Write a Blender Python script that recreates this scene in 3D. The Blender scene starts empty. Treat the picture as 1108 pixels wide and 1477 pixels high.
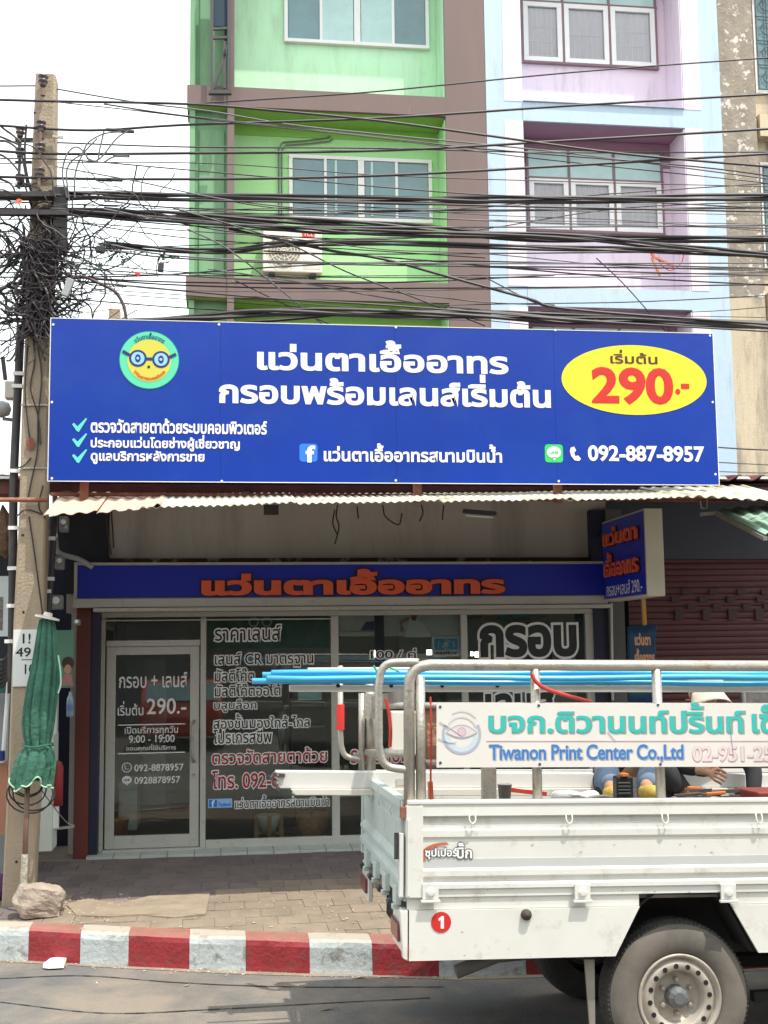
import bpy, bmesh, math, random
from mathutils import Vector, Matrix, noise
random.seed(7)
sc = bpy.context.scene
col = sc.collection
# ------------------------------------------------------------------ camera
F_PX, PW, PH = 1750.0, 1108.0, 1477.0
PITCH, YAW, ROLL = .1121, .1346, -.0123
CAM = Vector((0, 0, 2.05))
fw = Vector((math.sin(YAW)*math.cos(PITCH), math.cos(YAW)*math.cos(PITCH), math.sin(PITCH)))
r0 = Vector((math.cos(YAW), -math.sin(YAW), 0)); u0 = r0.cross(fw)
rt = math.cos(ROLL)*r0 + math.sin(ROLL)*u0
up = -math.sin(ROLL)*r0 + math.cos(ROLL)*u0
cd = bpy.data.cameras.new('camera'); cam = bpy.data.objects.new('camera', cd); col.objects.link(cam)
cam.matrix_world = Matrix(((rt.x, up.x, -fw.x, CAM.x), (rt.y, up.y, -fw.y, CAM.y), (rt.z, up.z, -fw.z, CAM.z), (0, 0, 0, 1)))
cd.sensor_fit = 'VERTICAL'; cd.sensor_height = 24; cd.lens = 24*F_PX/PH
cd.clip_start = .05; cd.clip_end = 600
sc.camera = cam
# ------------------------------------------------------------------ sky, sun, exposure
SUN_E, SUN_A = math.radians(68), math.radians(42)
wd = bpy.data.worlds.new("World"); sc.world = wd; wd.use_nodes = True
nt = wd.node_tree; nt.nodes.clear()
sky = nt.nodes.new('ShaderNodeTexSky'); sky.sky_type = 'NISHITA'; sky.sun_disc = False
sky.sun_elevation = SUN_E; sky.sun_rotation = math.pi - SUN_A
sky.dust_density = 4; sky.air_density = 1.2
veil = nt.nodes.new('ShaderNodeMixRGB'); veil.inputs[2].default_value = (8.6, 9.3, 9.2, 1)
tcw = nt.nodes.new('ShaderNodeTexCoord'); nzw = nt.nodes.new('ShaderNodeTexNoise')
nzw.inputs['Scale'].default_value = 2.2; nzw.inputs['Detail'].default_value = 4
rmw = nt.nodes.new('ShaderNodeMapRange'); rmw.inputs[1].default_value = .35; rmw.inputs[2].default_value = .65
rmw.inputs[3].default_value = .72; rmw.inputs[4].default_value = .92
bgw = nt.nodes.new('ShaderNodeBackground'); bgw.inputs[1].default_value = .148
ow = nt.nodes.new('ShaderNodeOutputWorld')
nt.links.new(tcw.outputs['Generated'], nzw.inputs['Vector']); nt.links.new(nzw.outputs['Fac'], rmw.inputs[0])
nt.links.new(rmw.outputs[0], veil.inputs[0]); nt.links.new(sky.outputs[0], veil.inputs[1])
nt.links.new(veil.outputs[0], bgw.inputs[0]); nt.links.new(bgw.outputs[0], ow.inputs[0])
sl = bpy.data.lights.new('sun', 'SUN'); sl.energy = 3.0; sl.angle = math.radians(.5); sl.color = (1, .95, .86)
so = bpy.data.objects.new('sun', sl); col.objects.link(so)
sdir = Vector((math.cos(SUN_E)*math.sin(SUN_A), -math.cos(SUN_E)*math.cos(SUN_A), math.sin(SUN_E)))
so.rotation_euler = sdir.to_track_quat('Z', 'Y').to_euler(); so.location = (6, -6, 20)
sc.view_settings.view_transform = 'Standard'; sc.view_settings.look = 'None'
sc.view_settings.exposure = .70; sc.view_settings.gamma = 1; sc.view_settings.use_curve_mapping = False
sc.cycles.max_bounces = 7; sc.cycles.transparent_max_bounces = 12
sc.cycles.use_denoising = True

# ------------------------------------------------------------------ helpers
def at(px, py, Y=None, Z=None, X=None):
    """where the line of sight through a pixel of the photograph meets a real plane"""
    d = rt*((px-PW/2)/F_PX) - up*((py-PH/2)/F_PX) + fw
    if Y is not None: t = (Y-CAM.y)/d.y
    elif Z is not None: t = (Z-CAM.z)/d.z
    else: t = (X-CAM.x)/d.x
    return CAM + d*t
def AX(px, py, Y): return at(px, py, Y).x
def AZ(px, py, Y): return at(px, py, Y).z

MATS = {}
def srgb(c): return tuple(((v/255)/12.92 if v/255 <= .04045 else ((v/255+.055)/1.055)**2.4) for v in c)
def mat(name, c, rough=.7, metal=0, var=.12, scale=3, c2=None, f2=.0, s2=6, bump=0, bscale=40, streak=False, spec=.5, rand=0, coat=0, emit=0, lo=.5, hi=.7, objc=False, dust=None):
    """procedural surface: base colour, soft tone variation, second colour (dirt, rust, stain) in patches, relief"""
    if name in MATS: return MATS[name]
    m = bpy.data.materials.new(name); m.use_nodes = True; n = m.node_tree.nodes; l = m.node_tree.links
    b = n['Principled BSDF']
    b.inputs['Roughness'].default_value = rough; b.inputs['Metallic'].default_value = metal
    b.inputs['Specular IOR Level'].default_value = spec
    if coat: b.inputs['Coat Weight'].default_value = coat; b.inputs['Coat Roughness'].default_value = .15
    tc = n.new('ShaderNodeTexCoord'); gp = n.new('ShaderNodeNewGeometry')
    src = tc.outputs['Object'] if objc else gp.outputs['Position']
    mp = n.new('ShaderNodeMapping'); l.new(src, mp.inputs[0])
    if streak: mp.inputs['Scale'].default_value = (1, 1, .18)
    nz = n.new('ShaderNodeTexNoise'); nz.inputs['Scale'].default_value = scale; nz.inputs['Detail'].default_value = 6; nz.inputs['Roughness'].default_value = .65
    l.new(mp.outputs[0], nz.inputs['Vector'])
    mr = n.new('ShaderNodeMapRange'); mr.inputs[1].default_value = .3; mr.inputs[2].default_value = .7
    mr.inputs[3].default_value = 1-var; mr.inputs[4].default_value = 1+var*.6
    l.new(nz.outputs['Fac'], mr.inputs[0])
    mul = n.new('ShaderNodeVectorMath'); mul.operation = 'SCALE'; mul.inputs[0].default_value = c[:3]
    l.new(mr.outputs[0], mul.inputs['Scale']); out = mul.outputs[0]
    if rand:
        oi = n.new('ShaderNodeObjectInfo'); r = n.new('ShaderNodeMapRange'); r.inputs[3].default_value = 1-rand; r.inputs[4].default_value = 1+rand
        l.new(oi.outputs['Random'], r.inputs[0]); m2 = n.new('ShaderNodeVectorMath'); m2.operation = 'SCALE'
        l.new(out, m2.inputs[0]); l.new(r.outputs[0], m2.inputs['Scale']); out = m2.outputs[0]
    if c2 is not None:
        n2 = n.new('ShaderNodeTexNoise'); n2.inputs['Scale'].default_value = s2; n2.inputs['Detail'].default_value = 8; n2.inputs['Roughness'].default_value = .7
        l.new(mp.outputs[0], n2.inputs['Vector'])
        rr = n.new('ShaderNodeMapRange'); rr.inputs[1].default_value = lo; rr.inputs[2].default_value = hi; rr.inputs[4].default_value = f2
        l.new(n2.outputs['Fac'], rr.inputs[0]); mx = n.new('ShaderNodeMixRGB'); mx.inputs[2].default_value = (*c2[:3], 1)
        l.new(rr.outputs[0], mx.inputs[0]); l.new(out, mx.inputs[1]); out = mx.outputs[0]
    if dust:
        sx = n.new('ShaderNodeSeparateXYZ'); l.new(gp.outputs['Normal'], sx.inputs[0]); dr_ = n.new('ShaderNodeMapRange')
        dr_.inputs[1].default_value = .45; dr_.inputs[2].default_value = .98; dr_.inputs[4].default_value = dust[3]
        l.new(sx.outputs['Z'], dr_.inputs[0]); dn_ = n.new('ShaderNodeMath'); dn_.operation = 'MULTIPLY'; l.new(dr_.outputs[0], dn_.inputs[0]); l.new(mr.outputs[0], dn_.inputs[1])
        dx = n.new('ShaderNodeMixRGB'); dx.inputs[2].default_value = (*dust[:3], 1); l.new(dn_.outputs[0], dx.inputs[0]); l.new(out, dx.inputs[1]); out = dx.outputs[0]
    l.new(out, b.inputs['Base Color'])
    if bump:
        n3 = n.new('ShaderNodeTexNoise'); n3.inputs['Scale'].default_value = bscale; n3.inputs['Detail'].default_value = 5
        l.new(src, n3.inputs['Vector']); bp = n.new('ShaderNodeBump'); bp.inputs['Strength'].default_value = bump; bp.inputs['Distance'].default_value = .02
        l.new(n3.outputs['Fac'], bp.inputs['Height']); l.new(bp.outputs[0], b.inputs['Normal'])
    if emit: b.inputs['Emission Color'].default_value = (*c[:3], 1); b.inputs['Emission Strength'].default_value = emit
    MATS[name] = m; return m
def glass(name, tint=(.8, .85, .84), refl=1.0, rough=.0):
    if name in MATS: return MATS[name]
    m = bpy.data.materials.new(name); m.use_nodes = True; n = m.node_tree.nodes; l = m.node_tree.links; n.clear()
    o = n.new('ShaderNodeOutputMaterial'); t = n.new('ShaderNodeBsdfTransparent'); t.inputs[0].default_value = (*tint, 1)
    g = n.new('ShaderNodeBsdfGlossy'); g.inputs['Roughness'].default_value = rough; g.inputs[0].default_value = (refl, refl, refl, 1)
    f = n.new('ShaderNodeFresnel'); f.inputs[0].default_value = 1.55; mx = n.new('ShaderNodeMixShader')
    nz = n.new('ShaderNodeTexNoise'); nz.inputs['Scale'].default_value = 1.3; gp = n.new('ShaderNodeNewGeometry'); bp = n.new('ShaderNodeBump')
    bp.inputs['Strength'].default_value = .06; l.new(gp.outputs['Position'], nz.inputs['Vector']); l.new(nz.outputs['Fac'], bp.inputs['Height']); l.new(bp.outputs[0], g.inputs['Normal'])
    l.new(f.outputs[0], mx.inputs[0]); l.new(t.outputs[0], mx.inputs[1]); l.new(g.outputs[0], mx.inputs[2]); l.new(mx.outputs[0], o.inputs[0])
    MATS[name] = m; return m

ORG = {}
def setp(o, label=None, cat=None, group=None, kind=None):
    if label: o['label'] = label
    if cat: o['category'] = cat
    if group: o['group'] = group
    if kind: o['kind'] = kind
    return o
def thing(name, label, cat, loc, group=None, rot=None):
    o = bpy.data.objects.new(name, None); o.empty_display_size = .1; col.objects.link(o)
    o.location = loc
    if rot: o.rotation_euler = rot
    ORG[o.name] = Vector(loc) if not rot else None
    return setp(o, label, cat, group)
class MB:
    def __init__(s): s.v = []; s.f = []
    def add(s, vs, fs):
        b = len(s.v); s.v += [Vector(p) for p in vs]; s.f += [tuple(b+i for i in f) for f in fs]; return s
    def box(s, x0, x1, y0, y1, z0, z1):
        if x1 < x0: x0, x1 = x1, x0
        if y1 < y0: y0, y1 = y1, y0
        if z1 < z0: z0, z1 = z1, z0
        return s.add([(x0,y0,z0),(x1,y0,z0),(x1,y1,z0),(x0,y1,z0),(x0,y0,z1),(x1,y0,z1),(x1,y1,z1),(x0,y1,z1)],
              [(3,2,1,0),(4,5,6,7),(0,1,5,4),(1,2,6,5),(2,3,7,6),(3,0,4,7)])
    def bbox(s, M, sx, sy, sz):
        """box of full sizes centred in the frame M"""
        vs = [M @ Vector((a*sx/2, b*sy/2, c*sz/2)) for c in (-1, 1) for a, b in ((-1,-1),(1,-1),(1,1),(-1,1))]
        return s.add(vs, [(3,2,1,0),(4,5,6,7),(0,1,5,4),(1,2,6,5),(2,3,7,6),(3,0,4,7)])
    def beam(s, p, q, w, h=None, upv=(0, 0, 1)):
        p = Vector(p); q = Vector(q); d = (q-p); L = d.length; d.normalize(); u = Vector(upv)
        if abs(d.dot(u)) > .99: u = Vector((0, 1, 0))
        x = d.cross(u).normalized(); z = x.cross(d).normalized(); c = (p+q)/2
        M = Matrix(((d.x, x.x, z.x, c.x), (d.y, x.y, z.y, c.y), (d.z, x.z, z.z, c.z), (0, 0, 0, 1)))
        return s.bbox(M, L, w, h or w)
    def prism(s, pts, y0, y1):
        """outline (x, z) pushed from y0 to y1"""
        n = len(pts); a = sum(pts[i][0]*pts[(i+1) % n][1]-pts[(i+1) % n][0]*pts[i][1] for i in range(n))
        if a < 0: pts = pts[::-1]
        vs = [(x, y0, z) for x, z in pts] + [(x, y1, z) for x, z in pts]
        fs = [tuple(range(n)), tuple(range(2*n-1, n-1, -1))] + [(i, n+i, n+(i+1) % n, (i+1) % n) for i in range(n)]
        return s.add(vs, fs)
    def tube(s, pts, r, n=8, caps=True, closed=False):
        pts = [Vector(p) for p in pts]; rs = r if isinstance(r, (list, tuple)) else [r]*len(pts)
        m = len(pts); b = len(s.v); x = None
        for i, p in enumerate(pts):
            a = pts[i-1] if (i or closed) else p; c = pts[(i+1) % m] if (i < m-1 or closed) else p
            d = (c-a)
            d = d.normalized() if d.length > 1e-9 else Vector((1, 0, 0))
            if x is None:
                x = d.cross(Vector((0, 0, 1))) if abs(d.z) < .95 else d.cross(Vector((0, 1, 0)))
            x = (x - d*x.dot(d)).normalized(); y = d.cross(x)
            for k in range(n):
                t = 2*math.pi*k/n; s.v.append(p + (x*math.cos(t) + y*math.sin(t))*rs[i])
        for i in range(m if closed else m-1):
            for k in range(n):
                a = b+i*n+k; c = b+i*n+(k+1) % n; j = ((i+1) % m)
                s.f.append((a, c, b+j*n+(k+1) % n, b+j*n+k))
        if caps and not closed:
            s.f.append(tuple(b+k for k in range(n-1, -1, -1))); s.f.append(tuple(b+(m-1)*n+k for k in range(n)))
        return s
    def lathe(s, prof, c=(0, 0, 0), n=24, axis='Z'):
        """profile (radius, height) round an axis"""
        b = len(s.v); c = Vector(c)
        for r, h in prof:
            for k in range(n):
                t = 2*math.pi*k/n; a, d = r*math.cos(t), r*math.sin(t)
                s.v.append(c + (Vector((a, d, h)) if axis == 'Z' else Vector((a, h, d)) if axis == 'Y' else Vector((h, a, d))))
        for i in range(len(prof)-1):
            for k in range(n):
                a = b+i*n+k; e = b+i*n+(k+1) % n
                s.f.append((a, e, e+n, a+n) if axis != 'Y' else (a, a+n, e+n, e))
        return s
    def disc(s, c, r, n=24, rz=None, y=None):
        """flat disc facing -Y"""
        rz = rz or r; b = len(s.v); s.v += [Vector((c[0]+r*math.cos(2*math.pi*k/n), c[1], c[2]+rz*math.sin(2*math.pi*k/n))) for k in range(n)]
        s.f.append(tuple(b+k for k in range(n))); return s
    def ring(s, c, r1, r2, n=28, a0=0, a1=2*math.pi):
        b = len(s.v); full = abs(a1-a0-2*math.pi) < 1e-6; m = n if full else n+1
        for k in range(m):
            t = a0+(a1-a0)*k/n
            s.v.append(Vector((c[0]+r1*math.cos(t), c[1], c[2]+r1*math.sin(t)))); s.v.append(Vector((c[0]+r2*math.cos(t), c[1], c[2]+r2*math.sin(t))))
        for k in range(n):
            a = b+2*k; e = b+2*((k+1) % m); s.f.append((a, a+1, e+1, e))
        return s
    def flat(s, pts, y):
        b = len(s.v); s.v += [Vector((x, y, z)) for x, z in pts]; s.f.append(tuple(range(b, b+len(pts)))); return s
    def build(s, name, m, parent=None, world=True, smooth=False, bevel=0, solid=0, sub=0, **kw):
        me = bpy.data.meshes.new(name)
        off = Vector((0, 0, 0))
        if parent is not None and world and ORG.get(parent.name) is not None: off = ORG[parent.name]
        me.from_pydata([tuple(p-off) for p in s.v], [], s.f); me.validate(); 
        if m: me.materials.append(m)
        if smooth:
            me.polygons.foreach_set('use_smooth', [True]*len(me.polygons))
        o = bpy.data.objects.new(name, me); col.objects.link(o)
        if parent is not None: o.parent = parent
        ORG[o.name] = off
        if solid:
            md = o.modifiers.new('solid', 'SOLIDIFY'); md.thickness = solid; md.offset = 0
        if bevel:
            md = o.modifiers.new('bevel', 'BEVEL'); md.width = bevel; md.segments = 2; md.limit_method = 'ANGLE'; md.angle_limit = .6
        if sub:
            md = o.modifiers.new('sub', 'SUBSURF'); md.levels = sub; md.render_levels = sub
        return setp(o, **kw)
def smooth_path(pts, k=6):
    """Catmull-Rom through the points"""
    P = [Vector(p) for p in pts]; P = [P[0]*2-P[1]] + P + [P[-1]*2-P[-2]]; out = []
    for i in range(1, len(P)-2):
        a, b, c, d = P[i-1:i+3]
        for j in range(k):
            t = j/k; out.append(.5*((2*b) + (c-a)*t + (2*a-5*b+4*c-d)*t*t + (3*b-a-3*c+d)*t**3))
    out.append(P[-2]); return out
def arc(c, r, a0, a1, n=8, plane='XZ'):
    o = []
    for k in range(n+1):
        t = math.radians(a0+(a1-a0)*k/n); u, v = r*math.cos(t), r*math.sin(t)
        o.append(Vector((c[0]+u, c[1], c[2]+v)) if plane == 'XZ' else Vector((c[0]+u, c[1]+v, c[2])) if plane == 'XY' else Vector((c[0], c[1]+u, c[2]+v)))
    return o

# ---- lettering: glyph outlines laid out one by one (Thai marks stack above and below their consonant)
_cu = bpy.data.curves.new('glyph', 'FONT'); _cu.resolution_u = 4
_co = bpy.data.objects.new('glyph', _cu); col.objects.link(_co)
_gc, _adv = {}, {}
def _mesh(body, off, ext=0):
    _cu.body = body; bpy.context.view_layer.update()
    e = _co.evaluated_get(bpy.context.evaluated_depsgraph_get()); me = e.to_mesh()
    r = ([v.co.copy() for v in me.vertices], [tuple(p.vertices) for p in me.polygons]); e.to_mesh_clear(); return r
def glyph(ch, off, ext=0):
    """outline of one character, grown by off with a mitred rim, standing ext proud of its ground"""
    k = (ch, off, ext)
    if k in _gc: return _gc[k]
    vs, fs = _mesh(ch, 0); vs = list(vs); fs = list(fs)
    fs = [f if sum(vs[f[i]].x*vs[f[(i+1) % len(f)]].y-vs[f[(i+1) % len(f)]].x*vs[f[i]].y for i in range(len(f))) >= 0 else f[::-1] for f in fs]
    # weld by position so that the rim follows the true contour
    pos, mp, vv = {}, [], []
    for v in vs:
        q = (round(v.x, 4), round(v.y, 4))
        if q not in pos: pos[q] = len(vv); vv.append(v)
        mp.append(pos[q])
    fs = [tuple(mp[i] for i in f) for f in fs]; fs = [f for f in fs if len(set(f)) == len(f)]
    ec = {}
    for f in fs:
        for i in range(len(f)): ec[(f[i], f[(i+1) % len(f)])] = 1
    bd = [(a, b) for a, b in ec if (b, a) not in ec and (vv[b]-vv[a]).length > 1e-6]
    nrm = {}
    for a, b in bd:
        d = (vv[b]-vv[a]).normalized(); n_ = Vector((d.y, -d.x, 0))
        nrm.setdefault(a, []).append(n_); nrm.setdefault(b, []).append(n_)
    out = {}
    base_n = len(vv)
    if off:
        for i, ns in nrm.items():
            m_ = sum(ns, Vector((0, 0, 0)))
            if m_.length < 1e-4: m_ = ns[0].copy()
            m_.normalize(); c = max(.55, m_.dot(ns[0])); out[i] = len(vv); q = vv[i]+m_*(off/c); vv.append(Vector((q.x, q.y, -.0010)))
        for a, b in bd: fs.append((a, out[a], out[b], b))
    if ext:
        for v in vv: v.z += ext
        low = {}
        for a, b in bd:
            for i in (a, b):
                j = out.get(i, i)
                if j not in low: low[j] = len(vv); vv.append(Vector((vv[j].x, vv[j].y, 0)))
            ja, jb = out.get(a, a), out.get(b, b); fs.append((ja, low[ja], low[jb], jb))
    _gc[k] = (vv, fs); return _gc[k]
def adv(ch):
    if ch not in _adv:
        a = max(v.x for v in _mesh(ch+'H', 0)[0]); b = max(v.x for v in _mesh('H', 0)[0]); _adv[ch] = a-b
    return _adv[ch]
UPV = '\u0e31\u0e34\u0e35\u0e36\u0e37\u0e4d\u0e47'; TONE = '\u0e48\u0e49\u0e4a\u0e4b\u0e4c'; LOWV = '\u0e38\u0e39'
def layout(text, off=0, ext=0, track=0.0, slant=0):
    vs, fs = [], []; x = 0
    s = []
    for ch in text:
        if ch == '\u0e33':
            if s and s[-1] in TONE: t = s.pop(); s += ['\u0e4d', t, '\u0e32']
            else: s += ['\u0e4d', '\u0e32']
        else: s.append(ch)
    for i, ch in enumerate(s):
        if ch == ' ': x += .26; continue
        gv, gf = glyph(ch, off, ext); dz = dx = 0
        j = i-1
        if ch in TONE and j >= 0 and s[j] in UPV: dz = .2
        while j >= 0 and (s[j] in UPV or s[j] in TONE or s[j] in LOWV): j -= 1
        if (ch in TONE or ch in UPV) and j >= 0 and s[j] in '\u0e1b\u0e1d\u0e1f': dx = -.13
        b = len(vs); vs += [Vector((v.x+x+dx+slant*(v.y+dz), v.y+dz, v.z)) for v in gv]; fs += [tuple(b+k for k in f) for f in gf]
        if ch in TONE or ch in UPV or ch in LOWV: continue
        x += adv(ch) + track
    return vs, fs
def text_mb(text, x0, x1, z0, z1, y, off=0, ext=0, base=None, track=0.0, mb=None, slant=0):
    """lettering in the plane y, fitted to the box x0..x1, z0..z1 of its ink (outlines keep the fit of the plain letters)"""
    pv, _ = layout(text, 0 if base is None else base, 0, track, slant); vs, fs = layout(text, off, ext, track, slant)
    a, b = min(v.x for v in pv), max(v.x for v in pv); c, d = min(v.y for v in pv), max(v.y for v in pv)
    sx, sz = (x1-x0)/(b-a), (z1-z0)/(d-c); mb = mb or MB()
    return mb.add([(x0+(v.x-a)*sx, y - v.z*sx, z0+(v.y-c)*sz) for v in vs], fs)
def text_px(text, px0, py0, px1, py1, Y, dy=0, xf=None, **kw):
    """the same for a box measured in the photograph, on the plane Y"""
    mx = (px0+px1)/2; my = (py0+py1)/2
    pts = [at(px0, my, Y), at(px1, my, Y), at(mx, py1, Y), at(mx, py0, Y)]
    if xf: pts = [xf @ p for p in pts]
    return text_mb(text, pts[0].x, pts[1].x, pts[2].z, pts[3].z, (pts[0].y if xf else Y)-dy, **kw)

# ------------------------------------------------------------------ materials
S = srgb
asphalt = mat('asphalt', (.125,.122,.122), .9, var=.22, scale=1.1, c2=(.25,.205,.16), f2=.85, s2=.9, bump=.5, bscale=90, lo=.42, hi=.62)
seam_m = mat('tar_seam', (.03,.03,.032), .8)
paver_g = mat('grey_paver', (.165,.13,.125), .85, var=.2, scale=5, c2=(.22,.18,.15), f2=.5, s2=2, bump=.35, bscale=60, rand=.11)
paver_s = mat('sandy_paver', (.25,.195,.145), .9, var=.25, scale=4, c2=(.17,.14,.115), f2=.8, s2=3.5, bump=.5, bscale=60, rand=.06)
bed_m = mat('mortar_bed', (.25,.20,.155), .95, var=.25, scale=6, bump=.5)
conc = mat('worn_concrete', (.40,.34,.27), .9, var=.2, scale=3, c2=(.2,.17,.14), f2=.6, s2=5, bump=.5, bscale=50)
kred = mat('kerb_red', (.28,.02,.026), .6, var=.2, scale=8, c2=(.12,.06,.055), f2=.8, s2=9, bump=.35, bscale=35, lo=.52, hi=.68, dust=(.34,.26,.19,.5))
kwht = mat('kerb_white', (.46,.49,.49), .7, var=.14, scale=6, c2=(.19,.18,.16), f2=.9, s2=9, bump=.35, bscale=35, lo=.53, hi=.64, dust=(.36,.29,.21,.75))
pole_m = mat('pole_concrete', (.38,.30,.215), .9, var=.16, scale=5, c2=(.18,.15,.12), f2=.5, s2=4, bump=.4, bscale=50, streak=True)
tile_m = mat('pale_step_tile', (.50,.53,.50), .4, var=.06, scale=4, c2=(.25,.25,.22), f2=.4, s2=9, rand=.05)
alu = mat('cream_aluminium', (.50,.49,.44), .45, var=.08, c2=(.24,.22,.18), f2=.5, s2=12, lo=.55)
navy = mat('navy_paint', (.016,.018,.045), .6, var=.2)
dark = mat('deep_shade_wall', (.03,.032,.042), .8, var=.3)  # near-black navy, deep shade put into the colour
rustred = mat('rusty_red_column', (.14,.028,.02), .7, var=.25, c2=(.05,.04,.05), f2=.7, s2=8, streak=True)
mint = mat('mint_wall_paint', (.50,.80,.52), .8, var=.05, scale=1.2, c2=(.28,.38,.27), f2=.7, s2=3.2, streak=True, lo=.5, hi=.8, bump=.15, bscale=12)
mint2 = mat('lime_mint_wall_paint', (.40,.74,.33), .8, var=.07, scale=1.2, c2=(.27,.42,.22), f2=.5, s2=2.4, streak=True, lo=.52, hi=.8, bump=.15, bscale=12)
lime = mat('lime_soffit_and_shade', (.24,.50,.10), .8, var=.08, scale=1.5)  # lime soffits; the same tone paints recess shade on the wall head
wing_m = mat('shaded_wing_green', (.20,.38,.21), .8, var=.10, scale=1.2, c2=(.10,.18,.09), f2=.5, s2=2, streak=True)  # wall green darkened, the set-back wing's shade is in the colour
brown = mat('mauve_brown_paint', (.185,.13,.12), .8, var=.08, scale=2, c2=(.42,.36,.33), f2=.5, s2=7, lo=.64, hi=.7, streak=True)
bblue = mat('pale_blue_paint', (.46,.57,.68), .8, var=.05, scale=1.5, c2=(.30,.32,.33), f2=.75, s2=4, lo=.54, hi=.74, streak=True, bump=.15, bscale=10)
bpink = mat('pale_pink_paint', (.72,.64,.69), .8, var=.04, scale=1.3)
blil = mat('lilac_wall_paint', (.74,.60,.70), .8, var=.05, scale=1.3, c2=(.42,.35,.38), f2=.6, s2=3, streak=True, lo=.53, bump=.15, bscale=10)
bmauve = mat('mauve_recess_shade', (.33,.18,.26), .8, var=.08, scale=1.5)  # pink wall colour darkened to mauve, shadow under the slabs painted in
maroon_w = mat('maroon_timber', (.22,.12,.14), .5, var=.15)
oldw = mat('stained_beige_wall', (.60,.49,.35), .9, var=.16, scale=2.5, c2=(.17,.15,.125), f2=.85, s2=2.3, streak=True, bump=.3, lo=.46, hi=.66)
oldp = mat('peeling_grey_pilaster', (.30,.25,.20), .9, var=.25, scale=4, c2=(.66,.60,.54), f2=.9, s2=6.5, bump=.5, bscale=18, lo=.56, hi=.6)
whitef = mat('white_window_frame', (.78,.76,.75), .5, var=.05)
pane_t = mat('teal_window_glass', (.12,.22,.24), .12, var=.2, scale=2, spec=.8)
pane_f = mat('frosted_window_glass', (.44,.62,.60), .35, var=.12, scale=6, c2=(.25,.36,.36), f2=.5, s2=3)
curt = mat('grey_green_curtain', (.55,.56,.52), .8, var=.12, scale=5)
curt2 = mat('mint_curtain', (.55,.72,.66), .8, var=.1, scale=5)
grille = mat('window_grille_paint', (.80,.79,.77), .6)
steel_d = mat('dark_steel', (.06,.055,.06), .6, var=.2)
signblue = mat('sign_blue_vinyl', (.003,.036,.32), .33, var=.10, scale=1.1, c2=(.012,.06,.31), f2=.5, s2=1.6, spec=.4, bump=.06, bscale=2.2)
fasblue = mat('fascia_blue_acrylic', (.012,.026,.42), .3, var=.06, scale=1, spec=.5)
white_p = mat('white_print', (.82,.80,.82), .5, var=.0)
yellow_p = mat('yellow_print', (.84,.68,.03), .5, var=.0)
red_p = mat('red_print', (.60,.022,.015), .5, var=.0)
brown_p = mat('dark_brown_print', (.08,.03,.015), .5, var=0)
black_p = mat('black_print', (.012,.012,.014), .5, var=0)
green_p = mat('mint_print', (.10,.62,.36), .5, var=0)
cyan_p = mat('aqua_print', (.12,.62,.55), .5, var=0)
navy_p = mat('navy_print', (.01,.03,.16), .5, var=0)
sky_p = mat('light_blue_print', (.30,.55,.86), .5, var=0)
yelf_p = mat('olive_yellow_print', (.62,.56,.07), .5, var=0)
orange_p = mat('orange_print', (.62,.10,.02), .5, var=0)
fb_p = mat('app_blue_print', (.02,.18,.72), .5, var=0)
ln_p = mat('app_green_print', (.03,.55,.12), .5, var=0)
letred = mat('red_acrylic_letter', (.85,.13,.045), .4, var=.12, scale=8)
wvinyl = mat('white_window_vinyl', (.80,.80,.78), .6, var=.05)
rvinyl = mat('red_window_vinyl', (.40,.02,.03), .6, var=.05)
dvinyl = mat('dark_window_vinyl', (.02,.025,.025), .6, var=.05)
paper = mat('white_paper', (.72,.74,.72), .7, var=.06)
awn_c = mat('cream_corrugated_sheet', (.56,.53,.42), .75, var=.2, scale=4, c2=(.22,.17,.12), f2=.8, s2=3.5, lo=.48, hi=.66)
awn_p = mat('pink_corrugated_sheet', (.60,.40,.30), .8, var=.15, scale=4, c2=(.30,.20,.14), f2=.6, s2=4, lo=.5, hi=.7)
awn_g = mat('green_ribbed_sheet', (.33,.50,.40), .5, var=.15, scale=3, c2=(.6,.64,.58), f2=.6, s2=3)
rooft = mat('dark_red_roof_tile', (.13,.04,.035), .8, var=.3, scale=5)
rust = mat('rusty_steel', (.26,.09,.05), .8, var=.3, scale=6, c2=(.35,.22,.17), f2=.6)
galv = mat('worn_galvanised_pipe', (.46,.43,.38), .42, metal=.55, var=.22, scale=9, c2=(.25,.17,.11), f2=.75, s2=9, lo=.5, hi=.68, bump=.2, bscale=60)
white_t = mat('truck_white_paint', (.70,.69,.645), .36, var=.07, scale=3, c2=(.40,.34,.26), f2=.6, s2=9, lo=.56, hi=.74, coat=.25, bump=.04, bscale=6)
grey_t = mat('truck_grey_stripe', (.52,.53,.52), .4, var=.05)
tail_m = mat('shaded_tailgate_white', (.50,.56,.54), .4, var=.1, scale=3, c2=(.32,.26,.2), f2=.5, s2=6)  # truck white greyed and blued, shade of the rear face in the colour
rubber = mat('dusty_tyre_rubber', (.155,.135,.115), .9, var=.22, scale=4, c2=(.075,.07,.07), f2=.7, s2=3, bump=.08, bscale=70, lo=.45, hi=.65)
tread = mat('tyre_tread', (.06,.056,.055), .9, var=.3, scale=8, bump=.6, bscale=70)
rim_m = mat('dusty_steel_rim', (.48,.43,.37), .5, metal=.35, var=.2, scale=9, c2=(.20,.16,.12), f2=.6, s2=8)
hub_m = mat('grey_hub', (.16,.165,.17), .5, metal=.3, var=.2)
blackm = mat('black_plastic', (.018,.018,.02), .5, var=.2)
undr = mat('underbody_shade', (.018,.017,.018), .9, var=.3)  # near-black puts the deep shade of arch and underside into the colour
ban_m = mat('cream_banner', (.72,.68,.64), .5, var=.05, scale=3, c2=(.5,.4,.34), f2=.4, s2=6, lo=.62, hi=.8)
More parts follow.
